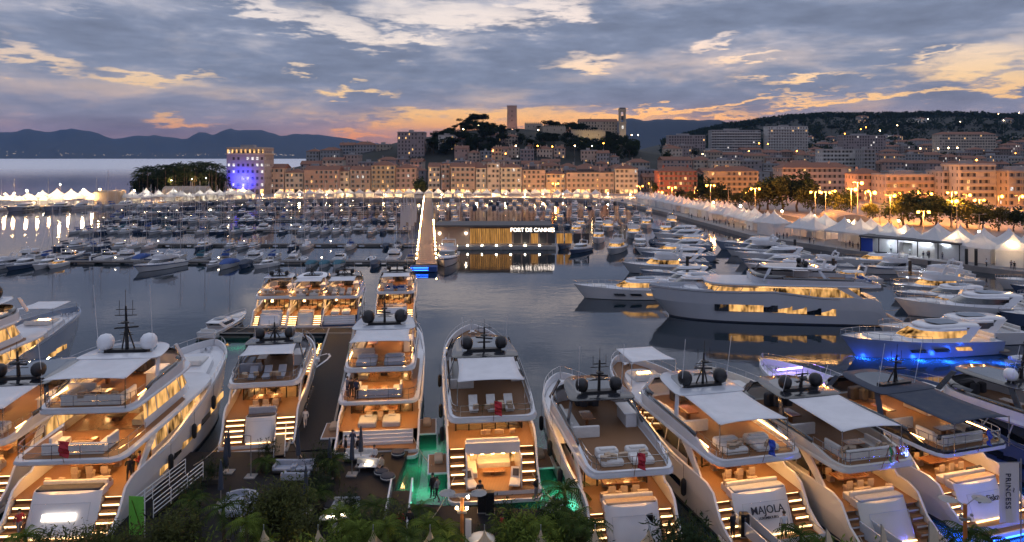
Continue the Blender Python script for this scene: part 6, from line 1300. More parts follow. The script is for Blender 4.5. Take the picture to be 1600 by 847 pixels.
for j, (off, st_) in enumerate(((8.5, 0), (15.5, 2.5))):
    for i, (x, y, a) in enumerate(along(RQ, -off, 5.1, st_)):
        if RT.random() < (.94 if j == 0 else .8): tent(x, y, a + math.pi, f'rq{j}', f'white peaked tent in the {("front", "rear")[j]} row on the right quay, # from left', 'white peaked tents on the right quay', RT.uniform(.96, 1.2) * (1.0 if y > 210 else 1.22), LB if RT.random() < .25 else (LBw if RT.random() < .4 else None), drop=('side_wall',) if (j == 0 and RT.random() < .45) else ())
for i, (x, y, a) in enumerate(along([(-132, 384), (-60, 389), (20, 389), (50, 378)], -5, 5.6)):
    tent(x, y, a, 'fq', 'white peaked tent along the far quay below the houses, # from left', 'white peaked tents on the far quay', RT.uniform(.9, 1.1), LBy if RT.random() < .7 else None, drop=('side_wall',) if RT.random() < .5 else ())
for i, (x, y, a) in enumerate(along([(-262, 318), (-196, 337), (-168, 355), (-140, 380)], -6, 5.2)):
    tent(x, y, a, 'lj', 'glowing white tent on the left jetty, # from left', 'white tents on the left jetty', RT.uniform(.9, 1.3), LBx if RT.random() < .6 else LB, drop=('side_wall',) if RT.random() < .6 else ())
for i, (x, y, a) in enumerate(along([(-275, 318), (-196, 337), (-168, 355), (-140, 380)], -13, 6.4)):
    tent(x, y, a, 'lj2', 'glowing white tent in the back row of the left jetty, # from left', 'white tents on the left jetty', RT.uniform(1., 1.5), LBx, drop=('side_wall',))
fabric('marquee_fabric', (.42, .37, .31), .25)
def marquee(x, y, rz, w_, L, eh, rh, label, lamp='bulb_warm'):
    r = empty('marquee', (x, y, 1.2), rz); tag(r, label, 'marquee'); n = 9; prof = [(-w_ / 2, 0), (-w_ / 2, eh)] + [(-w_ / 2 * math.cos(math.pi * i / n), eh + rh * math.sin(math.pi * i / n)) for i in range(1, n)] + [(w_ / 2, eh), (w_ / 2, 0)]
    MB().loft([[(L / 2 * s, a, z) for a, z in prof] for s in (-1, 1)], True, True, closed=False).build('canopy', 'marquee_fabric', r, smooth=40)
    for s in range(5): mb = MB(); mb.path([(L / 2 * (s / 2 - 1), a * 1.005, z * 1.005) for a, z in prof[1:-1]], .06, 4); mb.build('rib', 'mast_alloy', r)
    MB().cbox((0, 0, eh), (L * .3, .2, .1)).build('ceiling_lamp', 'tent_lamp_warm', r)
marquee(*P(1500, 396, 1.2), .72 + 1.57, 10, 20, 2.8, 1.8, 'wide barrel-roofed white marquee behind the front tents at right'); marquee(*P(1318, 352, 1.2), 1.4, 10, 20, 2.8, 1.7, 'barrel-roofed marquee glowing orange further along the right quay'); marquee(X(285, 350) - 8, 372, .1, 12, 22, 3.5, 4., 'domed white marquee at the end of the left jetty'); marquee(X(165, 338), 342, .2, 8, 12, 6, .8, 'white two-storey pavilion on the left jetty', 'bulb_white')
# dark-framed exhibition stand with blue and white lights
sx0, sy0 = P(1420, 402, 1.2); st_ = empty('exhibition_stand', (sx0 + 3, sy0 + 4, 1.2), -.85); tag(st_, 'brightly lit exhibition stand with dark canopy and blue corner on the right quay', 'stand')
MB().box(-11, 11, -3, 3, 3.6, 4.0).build('canopy', 'slate_roof', st_)
for i in range(6): MB().box(-10.8 + i * 4.3, -10.6 + i * 4.3, -2.9, -2.7, 0, 3.6).build('post', 'dark_paint', st_)
MB().box(-10.9, 10.9, 2.7, 2.9, 0, 3.6).build('back_wall', 'plaster_white', st_); MB().box(-10.9, -8., -2.4, -2.3, .1, 3.4).build('blue_panel', 'blue_flag', st_)
for i in range(4): MB().box(-6 + i * 4.2, -4 + i * 4.2, -1.5, -1.2, 3.45, 3.58).build('ceiling_lamp', 'cool_light', st_)
# big floodlight globes over the tents
GL = MB().ball((0, 0, 6.0), .62, n=12, m=8).mesh('globe', 'bulb_white'); GLw = MB().ball((0, 0, 6.0), .55, n=12, m=8).mesh('globe', 'bulb_warm'); GP = MB().tube((0, 0, 0), (0, 0, 5.5), .08, 6, .05).mesh('post', 'lamp_steel')
for i, (px, py, D, big) in enumerate(((1115, 316, 262, 1), (1157, 322, 246, 1), (1222, 330, 222, 1), (1272, 338, 205, 1.2), (1325, 346, 190, 1.3), (1392, 356, 176, 1.2), (1410, 362, 172, 1.1), (1487, 374, 160, 1), (1578, 382, 148, 1.2), (1530, 362, 170, .7), (1404, 345, 185, .8), (915, 300, 400, 1.1), (745, 302, 402, 1), (575, 302, 402, .9), (450, 303, 400, .9), (468, 304, 396, .7), (848, 303, 400, .8), (950, 303, 400, .9), (985, 304, 396, .8), (42, 298, 334, 1.), (22, 302, 330, .9), (130, 297, 342, 1.1), (156, 296, 346, 1.2), (94, 288, 340, .7), (8, 303, 330, .8), (60, 303, 330, .7), (78, 306, 328, .6), (108, 304, 334, .7), (145, 306, 336, .7), (186, 304, 345, .8), (228, 304, 362, .7), (250, 303, 366, .7), (375, 303, 386, .7), (410, 304, 388, .7), (430, 303, 390, .6), (510, 304, 395, .7), (540, 303, 396, .7), (600, 304, 398, .7), (722, 304, 399, .7), (770, 304, 399, .7), (820, 304, 399, .7), (880, 303, 399, .8), (935, 304, 398, .8), (210, 298, 360, .8), (330, 300, 385, .7), (268, 282, 400, .6), (300, 280, 400, .5), (322, 278, 402, .5), (625, 303, 400, .8), (690, 304, 398, .8), (790, 303, 400, .7))):
    z = Z(py, D) - 1.2; r = empty('floodlight', (X(px, D), D, 1.2)); s = .6 * big
    inst('post', GP, r).scale = (1, 1, z / 5.6); inst('globe', GL if i % 2 else GLw, r, (0, 0, z - 6 * s)).scale = (s, s, s)
    l = bpy.data.lights.new('floodlight_light', 'POINT'); l.energy = (800 if px > 1050 else (9000 if px > 800 else 6000)) * big; l.color = (1, .56, .22); l.shadow_soft_size = .5; o = bpy.data.objects.new('floodlight_light', l); COL.objects.link(o); o.parent = r; o.location = (0, -.9, z + .1)
    row('flood', r, px, 'bright globe floodlight on a post above the quays, # from left', 'floodlight', 'globe floodlights')
# tall street lamps, double arms
def street_lamp_parts(hh):
    p = MB().tube((0, 0, 0), (0, 0, hh), .16, 7, .09).tube((-1.6, 0, hh), (1.6, 0, hh), .05, 5); return p.mesh('pole', 'lamp_steel', 40)
SLP = street_lamp_parts(10.); SLG = MB().ball((0, 0, 0), .42, n=10, m=6).mesh('globe', 'bulb_orange'); SLH = MB().cbox((0, 0, .1), (.9, .4, .14)).mesh('lamp_head', 'lamp_steel')
for i, (px, py, D, lt) in enumerate(((1050, 292, 330, 1), (1110, 289, 292, 1), (1138, 296, 285, 0), (1180, 294, 268, 1), (1274, 299, 240, 1), (1290, 300, 262, 1), (1330, 295, 258, 2), (1340, 285, 262, 2), (1360, 300, 250, 2), (1375, 312, 215, 0), (1391, 305, 240, 2), (1428, 300, 245, 2), (1487, 313, 226, 2), (1495, 322, 190, 0), (1487, 300, 262, 1), (1530, 312, 235, 1), (1530, 335, 200, 0), (1443, 330, 205, 1), (868, 286, 420, 1), (1000, 290, 412, 1), (1130, 296, 372, 2), (1165, 298, 372, 2), (1240, 298, 378, 2), (1300, 298, 370, 2), (1352, 298, 338, 2), (1400, 302, 326, 2), (1450, 302, 326, 2), (1510, 304, 312, 2), (1560, 306, 308, 2), (1592, 306, 304, 2), (1085, 298, 385, 2), (1030, 300, 392, 2))):
    z = Z(py, D) - 1.2; r = empty('street_lamp', (X(px, D), D, 1.2)); inst('pole', SLP, r).scale = (1, 1, z / 10)
    for s in (-1.6, 1.6):
        inst('lamp_head', SLH, r, (s, 0, z))
        if lt and (lt == 1 or s > 0): inst('globe', SLG, r, (s, 0, z - .3)).scale = (1.5 if lt == 2 else 1,) * 3
    if lt:
        l = bpy.data.lights.new('street_lamp_light', 'POINT'); l.energy = 9000 if D > 300 else (26000 if lt == 2 else 16000); l.color = (1, .34, .045); l.shadow_soft_size = .45; o = bpy.data.objects.new('street_lamp_light', l); COL.objects.link(o); o.parent = r; o.location = (0, -.9, z - .9)
    row('lamp', r, px, ('unlit tall double-arm lamp post behind the right tents, # from left' if not lt else 'tall double-arm street lamp glowing orange, # lit one from left'), 'street lamp', 'street lamps of the quay road') if lt else row('lampx', r, px, 'unlit tall double-arm lamp post behind the right tents, # from left', 'street lamp', 'street lamps of the quay road')
# small lamps up in the town
SG = MB().ball((0, 0, 3.4), .5, n=8, m=5).mesh('globe', 'bulb_orange'); SGw = MB().ball((0, 0, 3.4), .42, n=8, m=5).mesh('globe', 'bulb_warm'); SP = MB().tube((0, 0, -2), (0, 0, 3.), .09, 5).mesh('post', 'lamp_steel')
EXTRA = tuple((RT.uniform(1010, 1600), None, RT.choice((452, 455, 540, 545, 640, 700, 790, 860, 930, 1050, 1180)), RT.choice((0, 0, 1))) for _ in range(60)) + tuple((RT.uniform(480, 1000), None, RT.choice((466, 512, 515, 545)), 0) for _ in range(22))
for i, (px, py, D, wv_) in enumerate(((724, 202, 660, 1), (840, 228, 560, 0), (863, 229, 560, 0), (806, 228, 555, 1), (898, 228, 560, 1), (925, 228, 560, 1), (780, 198, 680, 1), (841, 209, 668, 1), (960, 211, 680, 1), (987, 211, 690, 1), (997, 211, 690, 1), (943, 224, 600, 0), (1186, 224, 700, 0), (1200, 225, 690, 0), (1170, 236, 620, 0), (1245, 236, 600, 0), (1320, 209, 800, 0), (1345, 202, 840, 0), (1353, 199, 850, 0), (1375, 204, 830, 1), (1438, 232, 620, 1), (1466, 232, 620, 1), (1482, 231, 620, 1), (1496, 231, 620, 1), (1500, 251, 420, 1), (1526, 250, 420, 0), (1560, 178, 1250, 1), (1568, 188, 1150, 1), (1592, 176, 1260, 1), (1500, 190, 1100, 1), (1402, 196, 1000, 1), (1450, 186, 1200, 1), (748, 196, 690, 1), (790, 240, 540, 0), (770, 236, 556, 0)) + EXTRA):
    x = X(px, D); z = Z(py, D) if py else T(x, D) + 5.; zb_ = T(x, D) if D > 452 else 1.2; hg = max(2.8, z - zb_); r = empty('town_lamp', (x, D, zb_)); inst('post', SP, r).scale = (1, 1, hg / 3.1); inst('globe', SGw if wv_ else SG, r, (0, 0, hg - 3.4))
    row('tl', r, px, 'small street lamp among the hillside houses, # from left', 'street lamp', 'hillside street lamps')
# floodlights washing the castle walls
for (px, D, y0, e, c) in ((834, 684, 214, 900, (1, .7, .25)), (864, 676, 214, 1500, (1, .72, .25)), (915, 668, 216, 1600, (1, .68, .25)), (935, 668, 216, 1400, (1, .68, .25)), (800, 692, 204, 1600, (1, .45, .25)), (973, 692, 216, 1200, (1, .75, .4))):
    l = bpy.data.lights.new('wall_floodlight', 'POINT'); l.energy = e * 1.6; l.color = c; l.shadow_soft_size = .4; o = bpy.data.objects.new('wall_floodlight', l); COL.objects.link(o); o.location = (X(px, D), D - 3, Z(y0, D) + 1.5)
# ================================================================ people
def person_mesh(pose, top, bottom, skin='skin'):
    J = {}; E = []
    def j(n, p, r, par=None):
        J[n] = (len(J), p, r)
        if par: E.append((J[par][0], J[n][0]))
    if pose == 'sit': hz, kn, an = .52, [(.10, .42, .52), (-.10, .42, .52)], [(.10, .44, .09), (-.10, .44, .09)]
    elif pose == 'walk': hz, kn, an = .92, [(.10, .14, .50), (-.09, -.04, .48)], [(.10, .22, .09), (-.10, -.26, .12)]
    else: hz, kn, an = .94, [(.11, .02, .50), (-.11, .03, .50)], [(.13, 0, .09), (-.14, .02, .09)]
    j('pel', (0, 0, hz), .15); j('waist', (0, -.01, hz + .18), .135, 'pel'); j('chest', (0, 0, hz + .40), .16, 'waist'); j('neck', (0, .0, hz + .56), .062, 'chest'); j('chin', (0, .02, hz + .64), .075, 'neck'); j('head', (0, .02, hz + .72), .105, 'chin'); j('crown', (0, .01, hz + .80), .075, 'head')
    for i, s in enumerate((1, -1)):
        j(f'hip{i}', (s * .10, .0 if pose != 'sit' else .06, hz - .05), .105, 'pel'); j(f'knee{i}', kn[i], .065, f'hip{i}'); j(f'ank{i}', an[i], .045, f'knee{i}'); j(f'toe{i}', (an[i][0], an[i][1] + .16, .04), .035, f'ank{i}')
        j(f'sh{i}', (s * .19, 0, hz + .47), .075, 'chest')
        el_, ha = {'stand': ((s * .25, -.03, hz + .20), (s * .25, .07, hz - .05)), 'walk': ((s * .25, -.10 * s, hz + .2), (s * .24, -.05 * s + .1, hz - .03)), 'sit': ((s * .26, .05, hz + .2), (s * .17, .26, hz + .10)), 'hold': ((s * .25, .02, hz + .2), (s * .12, .26, hz + .26)), 'lean': ((s * .28, .12, hz + .25), (s * .22, .36, hz + .16))}[pose]
        j(f'el{i}', el_, .048, f'sh{i}'); j(f'wr{i}', ha, .034, f'el{i}'); d_ = (Vector(ha) - Vector(el_)).normalized(); j(f'hand{i}', tuple(Vector(ha) + d_ * .09), .036, f'wr{i}')
    me = bpy.data.meshes.new('p'); me.from_pydata([v[1] for v in J.values()], E, []); o = bpy.data.objects.new('p', me); tmp = bpy.data.scenes.get('tmp') or bpy.data.scenes.new('tmp'); tmp.collection.objects.link(o)
    m = o.modifiers.new('s', 'SKIN'); m.use_smooth_shade = True
    for v, (_, p, r) in zip(me.skin_vertices[0].data, J.values()): v.radius = (r, r)
    me.skin_vertices[0].data[0].use_root = True
    o.modifiers.new('ss', 'SUBSURF').levels = 1; vl = tmp.view_layers[0]; vl.update(); dg = vl.depsgraph; out = bpy.data.meshes.new_from_object(o.evaluated_get(dg)); bpy.data.objects.remove(o); bpy.data.meshes.remove(me)
    out.materials.clear(); [out.materials.append(M[q]) for q in (top, bottom, skin, 'cloth_black')]
    wr = [Vector(J[f'hand{i}'][1]) for i in (0, 1)]
    for p in out.polygons:
        c = p.center; k = 1 if c.z < hz + .08 else 0
        if pose == 'sit' and c.y > .2 and c.z < hz + .09: k = 1
        if c.z > hz + .545 or min((c - w_).length for w_ in wr) < .13: k = 2
        if c.z < .1: k = 3
        p.material_index = k
    out.name = 'body'; return out, hz
hairm = MB().ball((0, -.012, 0), .118, .125, 9, 5, -.15, 1.).mesh('hair', 'hair', 60)
PM = {}
def person(x, y, z, rz, pose, top, bottom, label, group=None, s=1.0):
    k = (pose, top, bottom)
    if k not in PM: PM[k] = person_mesh(*k)
    me, hz = PM[k]; o = inst('person', me, None, (x, y, z), rz, s); tag(o, label, 'person', group); inst('hair', hairm, o, (0, .0, hz + .745)); return o
def on_yacht(res, lx, ly):
    root = res[0]; p = Matrix.Translation(root.location) @ Matrix.Rotation(root.rotation_euler.z, 4, 'Z') @ Vector((lx, ly, 0)); return p.x, p.y
zJ = 1.45 + 2.59
for lx, ly, rz, po, t, b, lab in ((-2.35, 3.2, .3, 'stand', 'cloth_black', 'cloth_black', 'person in black standing at the rail of the three-deck yacht'), (-2.75, 3.6, -.8, 'hold', 'cloth_grey', 'cloth_navy', 'person in grey leaning by the rail of the three-deck yacht'), (-1.9, 3.0, 2.8, 'stand', 'cloth_navy', 'cloth_black', 'person in navy facing out from the three-deck yacht rail')):
    x, y = on_yacht(yJ, lx, ly); person(x, y, zJ, yJ[0].rotation_euler.z + rz, po, t, b, lab)
for lx, ly, rz, t, lab in ((3.0, 4.6, .5, 'cloth_black', 'person in black at the lit cockpit corner of the large white yacht'), (3.3, 5.4, 1.9, 'cloth_red', 'person in red standing in the lit side gate of the large white yacht'), (2.8, 5.6, 2.6, 'cloth_black', 'person in black talking to the one in red')):
    x, y = on_yacht(yC, lx, ly); person(x, y, 2.4, rz, 'hold', t, 'cloth_black', lab)
x, y = on_yacht((yK[0],), -2.6, 9.2); person(*P(477, 668, .65), .65, .4, 'walk', 'cloth_white', 'cloth_white', 'person in white walking along the dark floating walkway')
PQ = [(585, 722, 'sit', 'cloth_white', 'cloth_navy', 'person in white seated on a pale sofa at the quay edge', 3.0), (597, 738, 'sit', 'cloth_beige', 'cloth_black', 'person in beige seated on a dark pouf on the quay deck', 2.4), (540, 715, 'stand', 'cloth_black', 'cloth_black', 'person in black standing by the closed parasols', 2.), (551, 705, 'hold', 'cloth_navy', 'cloth_black', 'person in navy standing before the open-stern yacht', .2), (560, 716, 'stand', 'cloth_black', 'cloth_grey', 'person in black and grey beside the sofas before the open-stern yacht', -2.2),
      (676, 778, 'stand', 'cloth_black', 'cloth_black', 'person in black at the edge of the green-lit water', .8), (683, 783, 'walk', 'cloth_grey', 'cloth_black', 'person in grey walking at the edge of the green-lit water', 1.2), (750, 790, 'stand', 'cloth_black', 'cloth_black', 'person in black before the lit beach club', 0.), (838, 782, 'hold', 'cloth_black', 'cloth_grey', 'person in black beside the green water, right of the beach club', 1.), (625, 838, 'walk', 'cloth_red', 'cloth_black', 'person in red on the railed ramp', .3), (640, 836, 'walk', 'cloth_black', 'cloth_black', 'person in black on the railed ramp', .1), (850, 830, 'sit', 'cloth_black', 'cloth_black', 'person in dark suit seated among the shrubs', 2.), (845, 838, 'stand', 'cloth_white', 'cloth_black', 'person in white shirt among the shrubs', 1.), (785, 845, 'stand', 'cloth_red', 'cloth_black', 'person in red near the white dome tent', -1.), (1225, 842, 'stand', 'cloth_white', 'cloth_black', 'person in white behind the lettered yacht', 0.), (1145, 842, 'hold', 'cloth_black', 'cloth_black', 'person in black below the lettered yacht', .5), (14, 822, 'stand', 'cloth_beige', 'cloth_navy', 'person in beige at the far left behind the shrubs', .4), (30, 838, 'walk', 'cloth_red', 'cloth_grey', 'person in red at the far left behind the shrubs', 1.)]
for px, py, po, t, b, lab, rz in PQ: x, y = P(px, py, .62); person(x, y, .62, rz, po, t, b, lab)
RC = random.Random(11)
for i in range(46):
    t_ = RC.random(); pts = RQ[2:]; k = min(len(pts) - 2, int(t_ * (len(pts) - 1))); f = t_ * (len(pts) - 1) - k; a, b = Vector(pts[k]), Vector(pts[k + 1]); d_ = (b - a).normalized(); p = a + (b - a) * f + Vector((-d_.y, d_.x)) * RC.uniform(1, 5.2)
    o = person(p.x, p.y, 1.2, RC.uniform(0, 6), RC.choice(['stand', 'walk', 'hold']), RC.choice(['cloth_black', 'cloth_white', 'cloth_navy', 'cloth_grey']), RC.choice(['cloth_black', 'cloth_navy']), '', 'visitors strolling along the right quay')
    row('visit', o, 800 + F * p.x / p.y, 'visitor strolling before the white tents on the right quay, # from left', 'person', 'visitors strolling along the right quay')
# ================================================================ planting and furniture on the near quay
def bamboo(n, h, sp, seed, mat_):
    q = random.Random(seed); lf, stm = MB(), MB()
    for i in range(n):
        x, y = q.gauss(0, sp * .45), q.gauss(0, sp * .4); hh = h * q.uniform(.6, 1.); lx, ly = q.gauss(0, .16) * hh, q.gauss(0, .16) * hh; stm.tube((x, y, 0), (x + lx, y + ly, hh), .018, 3, .006, False)
        for k in range(26):
            t = q.uniform(.22, 1.05); p = Vector((x + lx * t, y + ly * t, hh * t)); a = Vector((q.gauss(0, 1), q.gauss(0, 1), q.gauss(-.25, .5))).normalized(); b = a.cross(Vector((0, 0, 1))).normalized(); s = q.uniform(.2, .42)
            p = p + a * q.uniform(0, .3); lf.add([p, p + a * s * .5 + b * s * .14, p + a * s, p + a * s * .5 - b * s * .14], [(0, 1, 2, 3)])
    return lf.mesh('foliage', mat_), stm.mesh('stem', 'leaf_olive')
BM = [bamboo(44, 3.3, 1.4, 1, 'leaf_olive'), bamboo(40, 2.9, 1.2, 2, 'leaf_olive'), bamboo(46, 2.0, 1.3, 3, 'leaf_bright'), bamboo(30, 2.4, 1.0, 4, 'leaf_dark')]
PS = [palm_crown(15, 1.7, 11, 'leaf_bright', .42, 1.2), palm_crown(13, 1.9, 12, 'leaf_palm', .45, 1.1)]; PTs = MB().tube((0, 0, 0), (.05, 0, 1.), .12, 7, .09, False).mesh('trunk', 'trunk_bark', 50)
PotW = MB().lathe([(.30, 0), (.42, .15), (.46, .5), (.40, .62), (.36, .60), (.34, .5)], n=12).mesh('pot', 'pot_white', 40); PotD = MB().lathe([(.34, 0), (.42, .1), (.42, .6), (.37, .6), (.36, .5)], n=12).mesh('pot', 'pot_dark', 40)
def plant(kind, px, py, D, v=0, s=1.):
    x = X(px, D); z = .62
    if kind == 'b': r = empty('bamboo_clump', (x, D, z), px); f, st2 = BM[v % 4]; inst('foliage', f, r, (0, 0, .3)); inst('stem', st2, r, (0, 0, .3)); MB().box(-.9, .9, -.45, .45, 0, .45).build('planter', 'pot_dark', r); r.scale = (s, s, s); row(f'bam{v % 4}', r, px, ('tall olive', 'olive', 'low bright green', 'dark green')[v % 4] + ' bamboo clump in a planter along the near quay, # such from left', 'bamboo', 'bamboo planters on the near quay')
    else:
        h = max(.6, Z(py, D) - z - .9); r = empty('potted_palm', (x, D, z), px); inst('trunk', PTs, r, (0, 0, .4)).scale = (1, 1, h - .4); inst('crown', PS[v % 2], r, (.05, 0, h)).scale = (s, s, s); inst('pot', PotW if v % 3 == 0 else PotD, r); row(f'pp{v % 2}', r, px, ('bright green', 'dull green')[v % 2] + ' potted palm on the near quay, # such from left', 'palm', 'potted palms on the near quay')
for px, D, v, s in ((20, 38.6, 2, 1.), (50, 38, 3, 1.), (78, 39.2, 1, .95), (104, 38.8, 0, .9), (128, 39.4, 1, .9), (150, 38.6, 0, .95), (172, 39.4, 1, 1.), (196, 38.8, 0, .85), (240, 39.2, 0, .95), (262, 40.5, 1, 1.), (286, 41, 0, .95), (310, 39, 2, 1.), (60, 37.6, 2, 1.), (140, 37.8, 2, 1.), (185, 37.8, 2, 1.1), (110, 37.5, 2, 1.), (255, 38, 2, 1.), (300, 47, 3, .8), (330, 51, 3, .7),
                    (398, 42.5, 0, 1.), (420, 44, 1, 1.1), (442, 43, 0, 1.), (462, 44.5, 1, 1.1), (470, 42, 1, .9), (405, 39.5, 2, 1.), (505, 52, 3, .9), (502, 48, 3, .8), (545, 46, 3, .7), (418, 55, 3, .6), (545, 42, 2, 1.), (580, 41, 2, 1.), (602, 42.5, 1, .9), (484, 39, 2, 1.1), (520, 39.5, 2, 1.),
                    (790, 44, 3, .8), (806, 41, 2, 1.1), (825, 42, 2, 1.1), (845, 40, 2, 1.1), (865, 43.5, 3, .9), (880, 42, 2, 1.), (905, 41, 1, .8), (760, 42, 3, .6), (1052, 39, 3, 1.2), (1072, 39.6, 3, 1.3), (1092, 38.6, 3, 1.2), (1110, 38.8, 2, 1.), (1240, 38, 2, 1.), (1265, 38.5, 3, .9), (1302, 38, 2, 1.1), (1330, 38, 2, 1.1), (1365, 38.2, 2, 1.), (1385, 38.2, 3, .8), (1490, 38.4, 3, 1.), (1520, 38.4, 3, 1.1), (1550, 38.6, 2, .9), (930, 39, 3, .8), (1000, 38, 2, .8), (1440, 38, 2, .8), (1190, 37.6, 2, .9)):
    plant('b', px, 0, D, v, s)
for px, py, D, v, s in ((350, 770, 42, 1, .9), (385, 795, 40, 0, .9), (530, 780, 44, 0, 1.), (560, 805, 41, 0, 1.1), (585, 770, 43.5, 1, 1.), (605, 800, 40.5, 0, 1.), (640, 815, 39, 1, .8), (668, 798, 42, 0, 1.1), (690, 805, 41, 0, 1.), (655, 775, 45, 1, .8), (700, 820, 39.6, 0, .9), (795, 805, 41.5, 1, .9), (883, 745, 45.6, 1, 1.1), (870, 770, 43.5, 1, .9), (900, 790, 42, 1, 1.), (850, 800, 41, 0, .9), (920, 800, 41, 1, .9), (1250, 812, 39.4, 1, .9), (1515, 812, 39.4, 1, 1.), (1545, 818, 39, 1, .9), (1285, 825, 39, 0, .8), (520, 700, 52, 1, .9), (415, 715, 53, 1, .8), (498, 750, 47, 1, .8), (300, 760, 45, 1, .8), (40, 815, 40, 0, .9)):
    plant('p', px, py, D, v, s)
def thing(name, label, cat, px, py, z=.62, rz=0., group=None): x, y = P(px, py, z); r = empty(name, (x, y, z), rz); return tag(r, label, cat, group)
def parasol(px, py, h, lab):
    r = thing('closed_parasol', lab, 'parasol', px, py, group='closed dark parasols on the near quay'); MB().box(-.4, .4, -.4, .4, 0, .08).build('base', 'concrete', r); MB().tube((0, 0, .05), (0, 0, h), .035, 6).build('pole', 'lamp_steel', r)
    MB().lathe([(.05, h * .34), (.20, h * .36), (.17, h * .55), (.12, h * .8), (.05, h * .97), (.01, h)], n=9).build('canopy', 'canvas_dark', r, smooth=50)
for i, (px, py, h) in enumerate(((357, 738, 3.4), (345, 790, 3.2), (466, 735, 3.4), (478, 800, 3.2), (550, 742, 3.3), (564, 728, 3.2), (515, 745, 3.0))): parasol(px, py, h, f'closed dark parasol on the quay deck, {ordinal(sorted((357, 345, 466, 478, 550, 564, 515)).index(px) + 1)} from left')
r = thing('parasol_frame', 'thin black cantilever frame with hanging folded canopy beside the teak platform', 'frame', 392, 745); mb = MB(); mb.path([(0, 0, 0), (0, 0, 3.1), (-2.0, .2, 3.3)], .04, 5); mb.build('arm', 'lamp_steel', r); MB().lathe([(.05, .6), (.26, .8), (.18, 1.6), (.1, 2.6), (.03, 3.3)], (-2., .2, 0), 9).build('canopy', 'canvas_dark', r, smooth=50); MB().box(-.4, .4, -.4, .4, 0, .07).build('base', 'concrete', r)
def qsofa(px, py, rz, lab, m_='cushion', wd=2.0):
    r = thing('outdoor_sofa', lab, 'sofa', px, py, rz=rz); MB().rbox(-wd / 2, wd / 2, -.45, .45, .12, .30, .05).build('frame', 'pot_dark', r); MB().rbox(-wd / 2 + .06, wd / 2 - .06, -.42, .3, .3, .46, .08).build('seat', m_, r); MB().rbox(-wd / 2, wd / 2, .28, .5, .28, .85, .09).build('backrest', m_, r)
    for s in (-1, 1): MB().rbox(s * (wd / 2 - .1) - .1, s * (wd / 2 - .1) + .1, -.42, .3, .28, .64, .06).build('armrest', m_, r)
for px, py, rz, lab, m_, wd in ((446, 738, 0, 'blue-grey outdoor sofa, left one beside the closed parasol', 'cushion_cool', 1.8), (474, 738, .1, 'blue-grey outdoor sofa, right one beside the closed parasol', 'cushion_cool', 1.8), (462, 752, 3.14, 'blue-grey outdoor sofa with its back to the camera', 'cushion_cool', 2.), (560, 720, 0., 'pale sofa before the open-stern yacht', 'cushion', 2.2), (578, 728, 2.9, 'pale bench where a person in white sits', 'cushion', 1.8), (540, 800, 0., 'dark grey sofa among the palms', 'cushion_cool', 1.8), (868, 802, 1.2, 'pale sofa beside the green water', 'cushion', 1.6)): qsofa(px, py, rz, lab, m_, wd)
def pouf(px, py, lab, m_='cushion_dark', s=.55, cat='pouf'):
    r = thing('pouf', lab, cat, px, py); MB().lathe([(s * .8, 0), (s, .08), (s * 1.02, .25), (s * .95, .4), (s * .6, .45), (.02, .46)], n=12).build('cushion', m_, r, smooth=50); MB().lathe([(s * 1.03, .22), (s * 1.04, .25), (s * 1.03, .28)], n=12).build('piping', 'cushion', r)
for px, py, lab in ((596, 742, 'black round pouf on the boarded deck under the person in beige'), (606, 750, 'black round pouf near the deck corner'), (517, 795, 'black round chair at left of the pair by the palms'), (540, 792, 'black round chair at right of the pair by the palms'), (622, 712, 'black round fender buoy on the deck corner')): pouf(px, py, lab)
r = thing('round_daybed', 'large pale round daybed with bolster on the dark deck', 'daybed', 372, 796); MB().lathe([(1.05, 0), (1.25, .1), (1.3, .35), (1.2, .5), (.02, .52)], n=18).build('mattress', 'cushion_cool', r, smooth=50); MB().lathe([(.3, .45), (.42, .55), (.45, .8), (.3, .95), (.02, 1.0)], (.75, .55, 0), 10).build('bolster', 'cushion_cool', r, smooth=50); MB().loft([[(1.28 * math.cos(a), 1.28 * math.sin(a), .3), (1.05 * math.cos(a), 1.05 * math.sin(a), .3), (1.05 * math.cos(a), 1.05 * math.sin(a), .85), (1.28 * math.cos(a), 1.28 * math.sin(a), .82)] for a in [.2 + i * .3 for i in range(9)]]).build('backrest', 'cushion_cool', r, smooth=40)
r = thing('rattan_chair', 'pale high-backed rattan chair near the bottom edge', 'chair', 386, 838); MB().lathe([(.35, 0), (.42, .4), (.45, .45), (.02, .46)], n=10).build('seat', 'pot_white', r); MB().loft([[(.45 * math.cos(a), .45 * math.sin(a), .4), (.38 * math.cos(a), .38 * math.sin(a), .4), (.46 * math.cos(a), .46 * math.sin(a) , 1.15), (.52 * math.cos(a), .52 * math.sin(a), 1.15)] for a in [.0 + i * .4 for i in range(9)]]).build('backrest', 'pot_white', r, smooth=40)
def lowtable(px, py, lab): r = thing('low_table', lab, 'table', px, py); MB().rbox(-.7, .7, -.35, .35, .36, .42, .03).build('table_top', 'pot_white', r); [MB().box(a - .03, a + .03, b - .03, b + .03, 0, .37).build('leg', 'lamp_steel', r) for a in (-.6, .6) for b in (-.28, .28)]; MB().cbox((0, 0, .46), (.5, .12, .05)).build('table_lamp', 'led_small', r)
lowtable(533, 815, 'low white table with a small lamp among the palms'); lowtable(516, 818, 'small lit table at the edge of the palms'); lowtable(575, 735, 'low table beside the pale sofas')
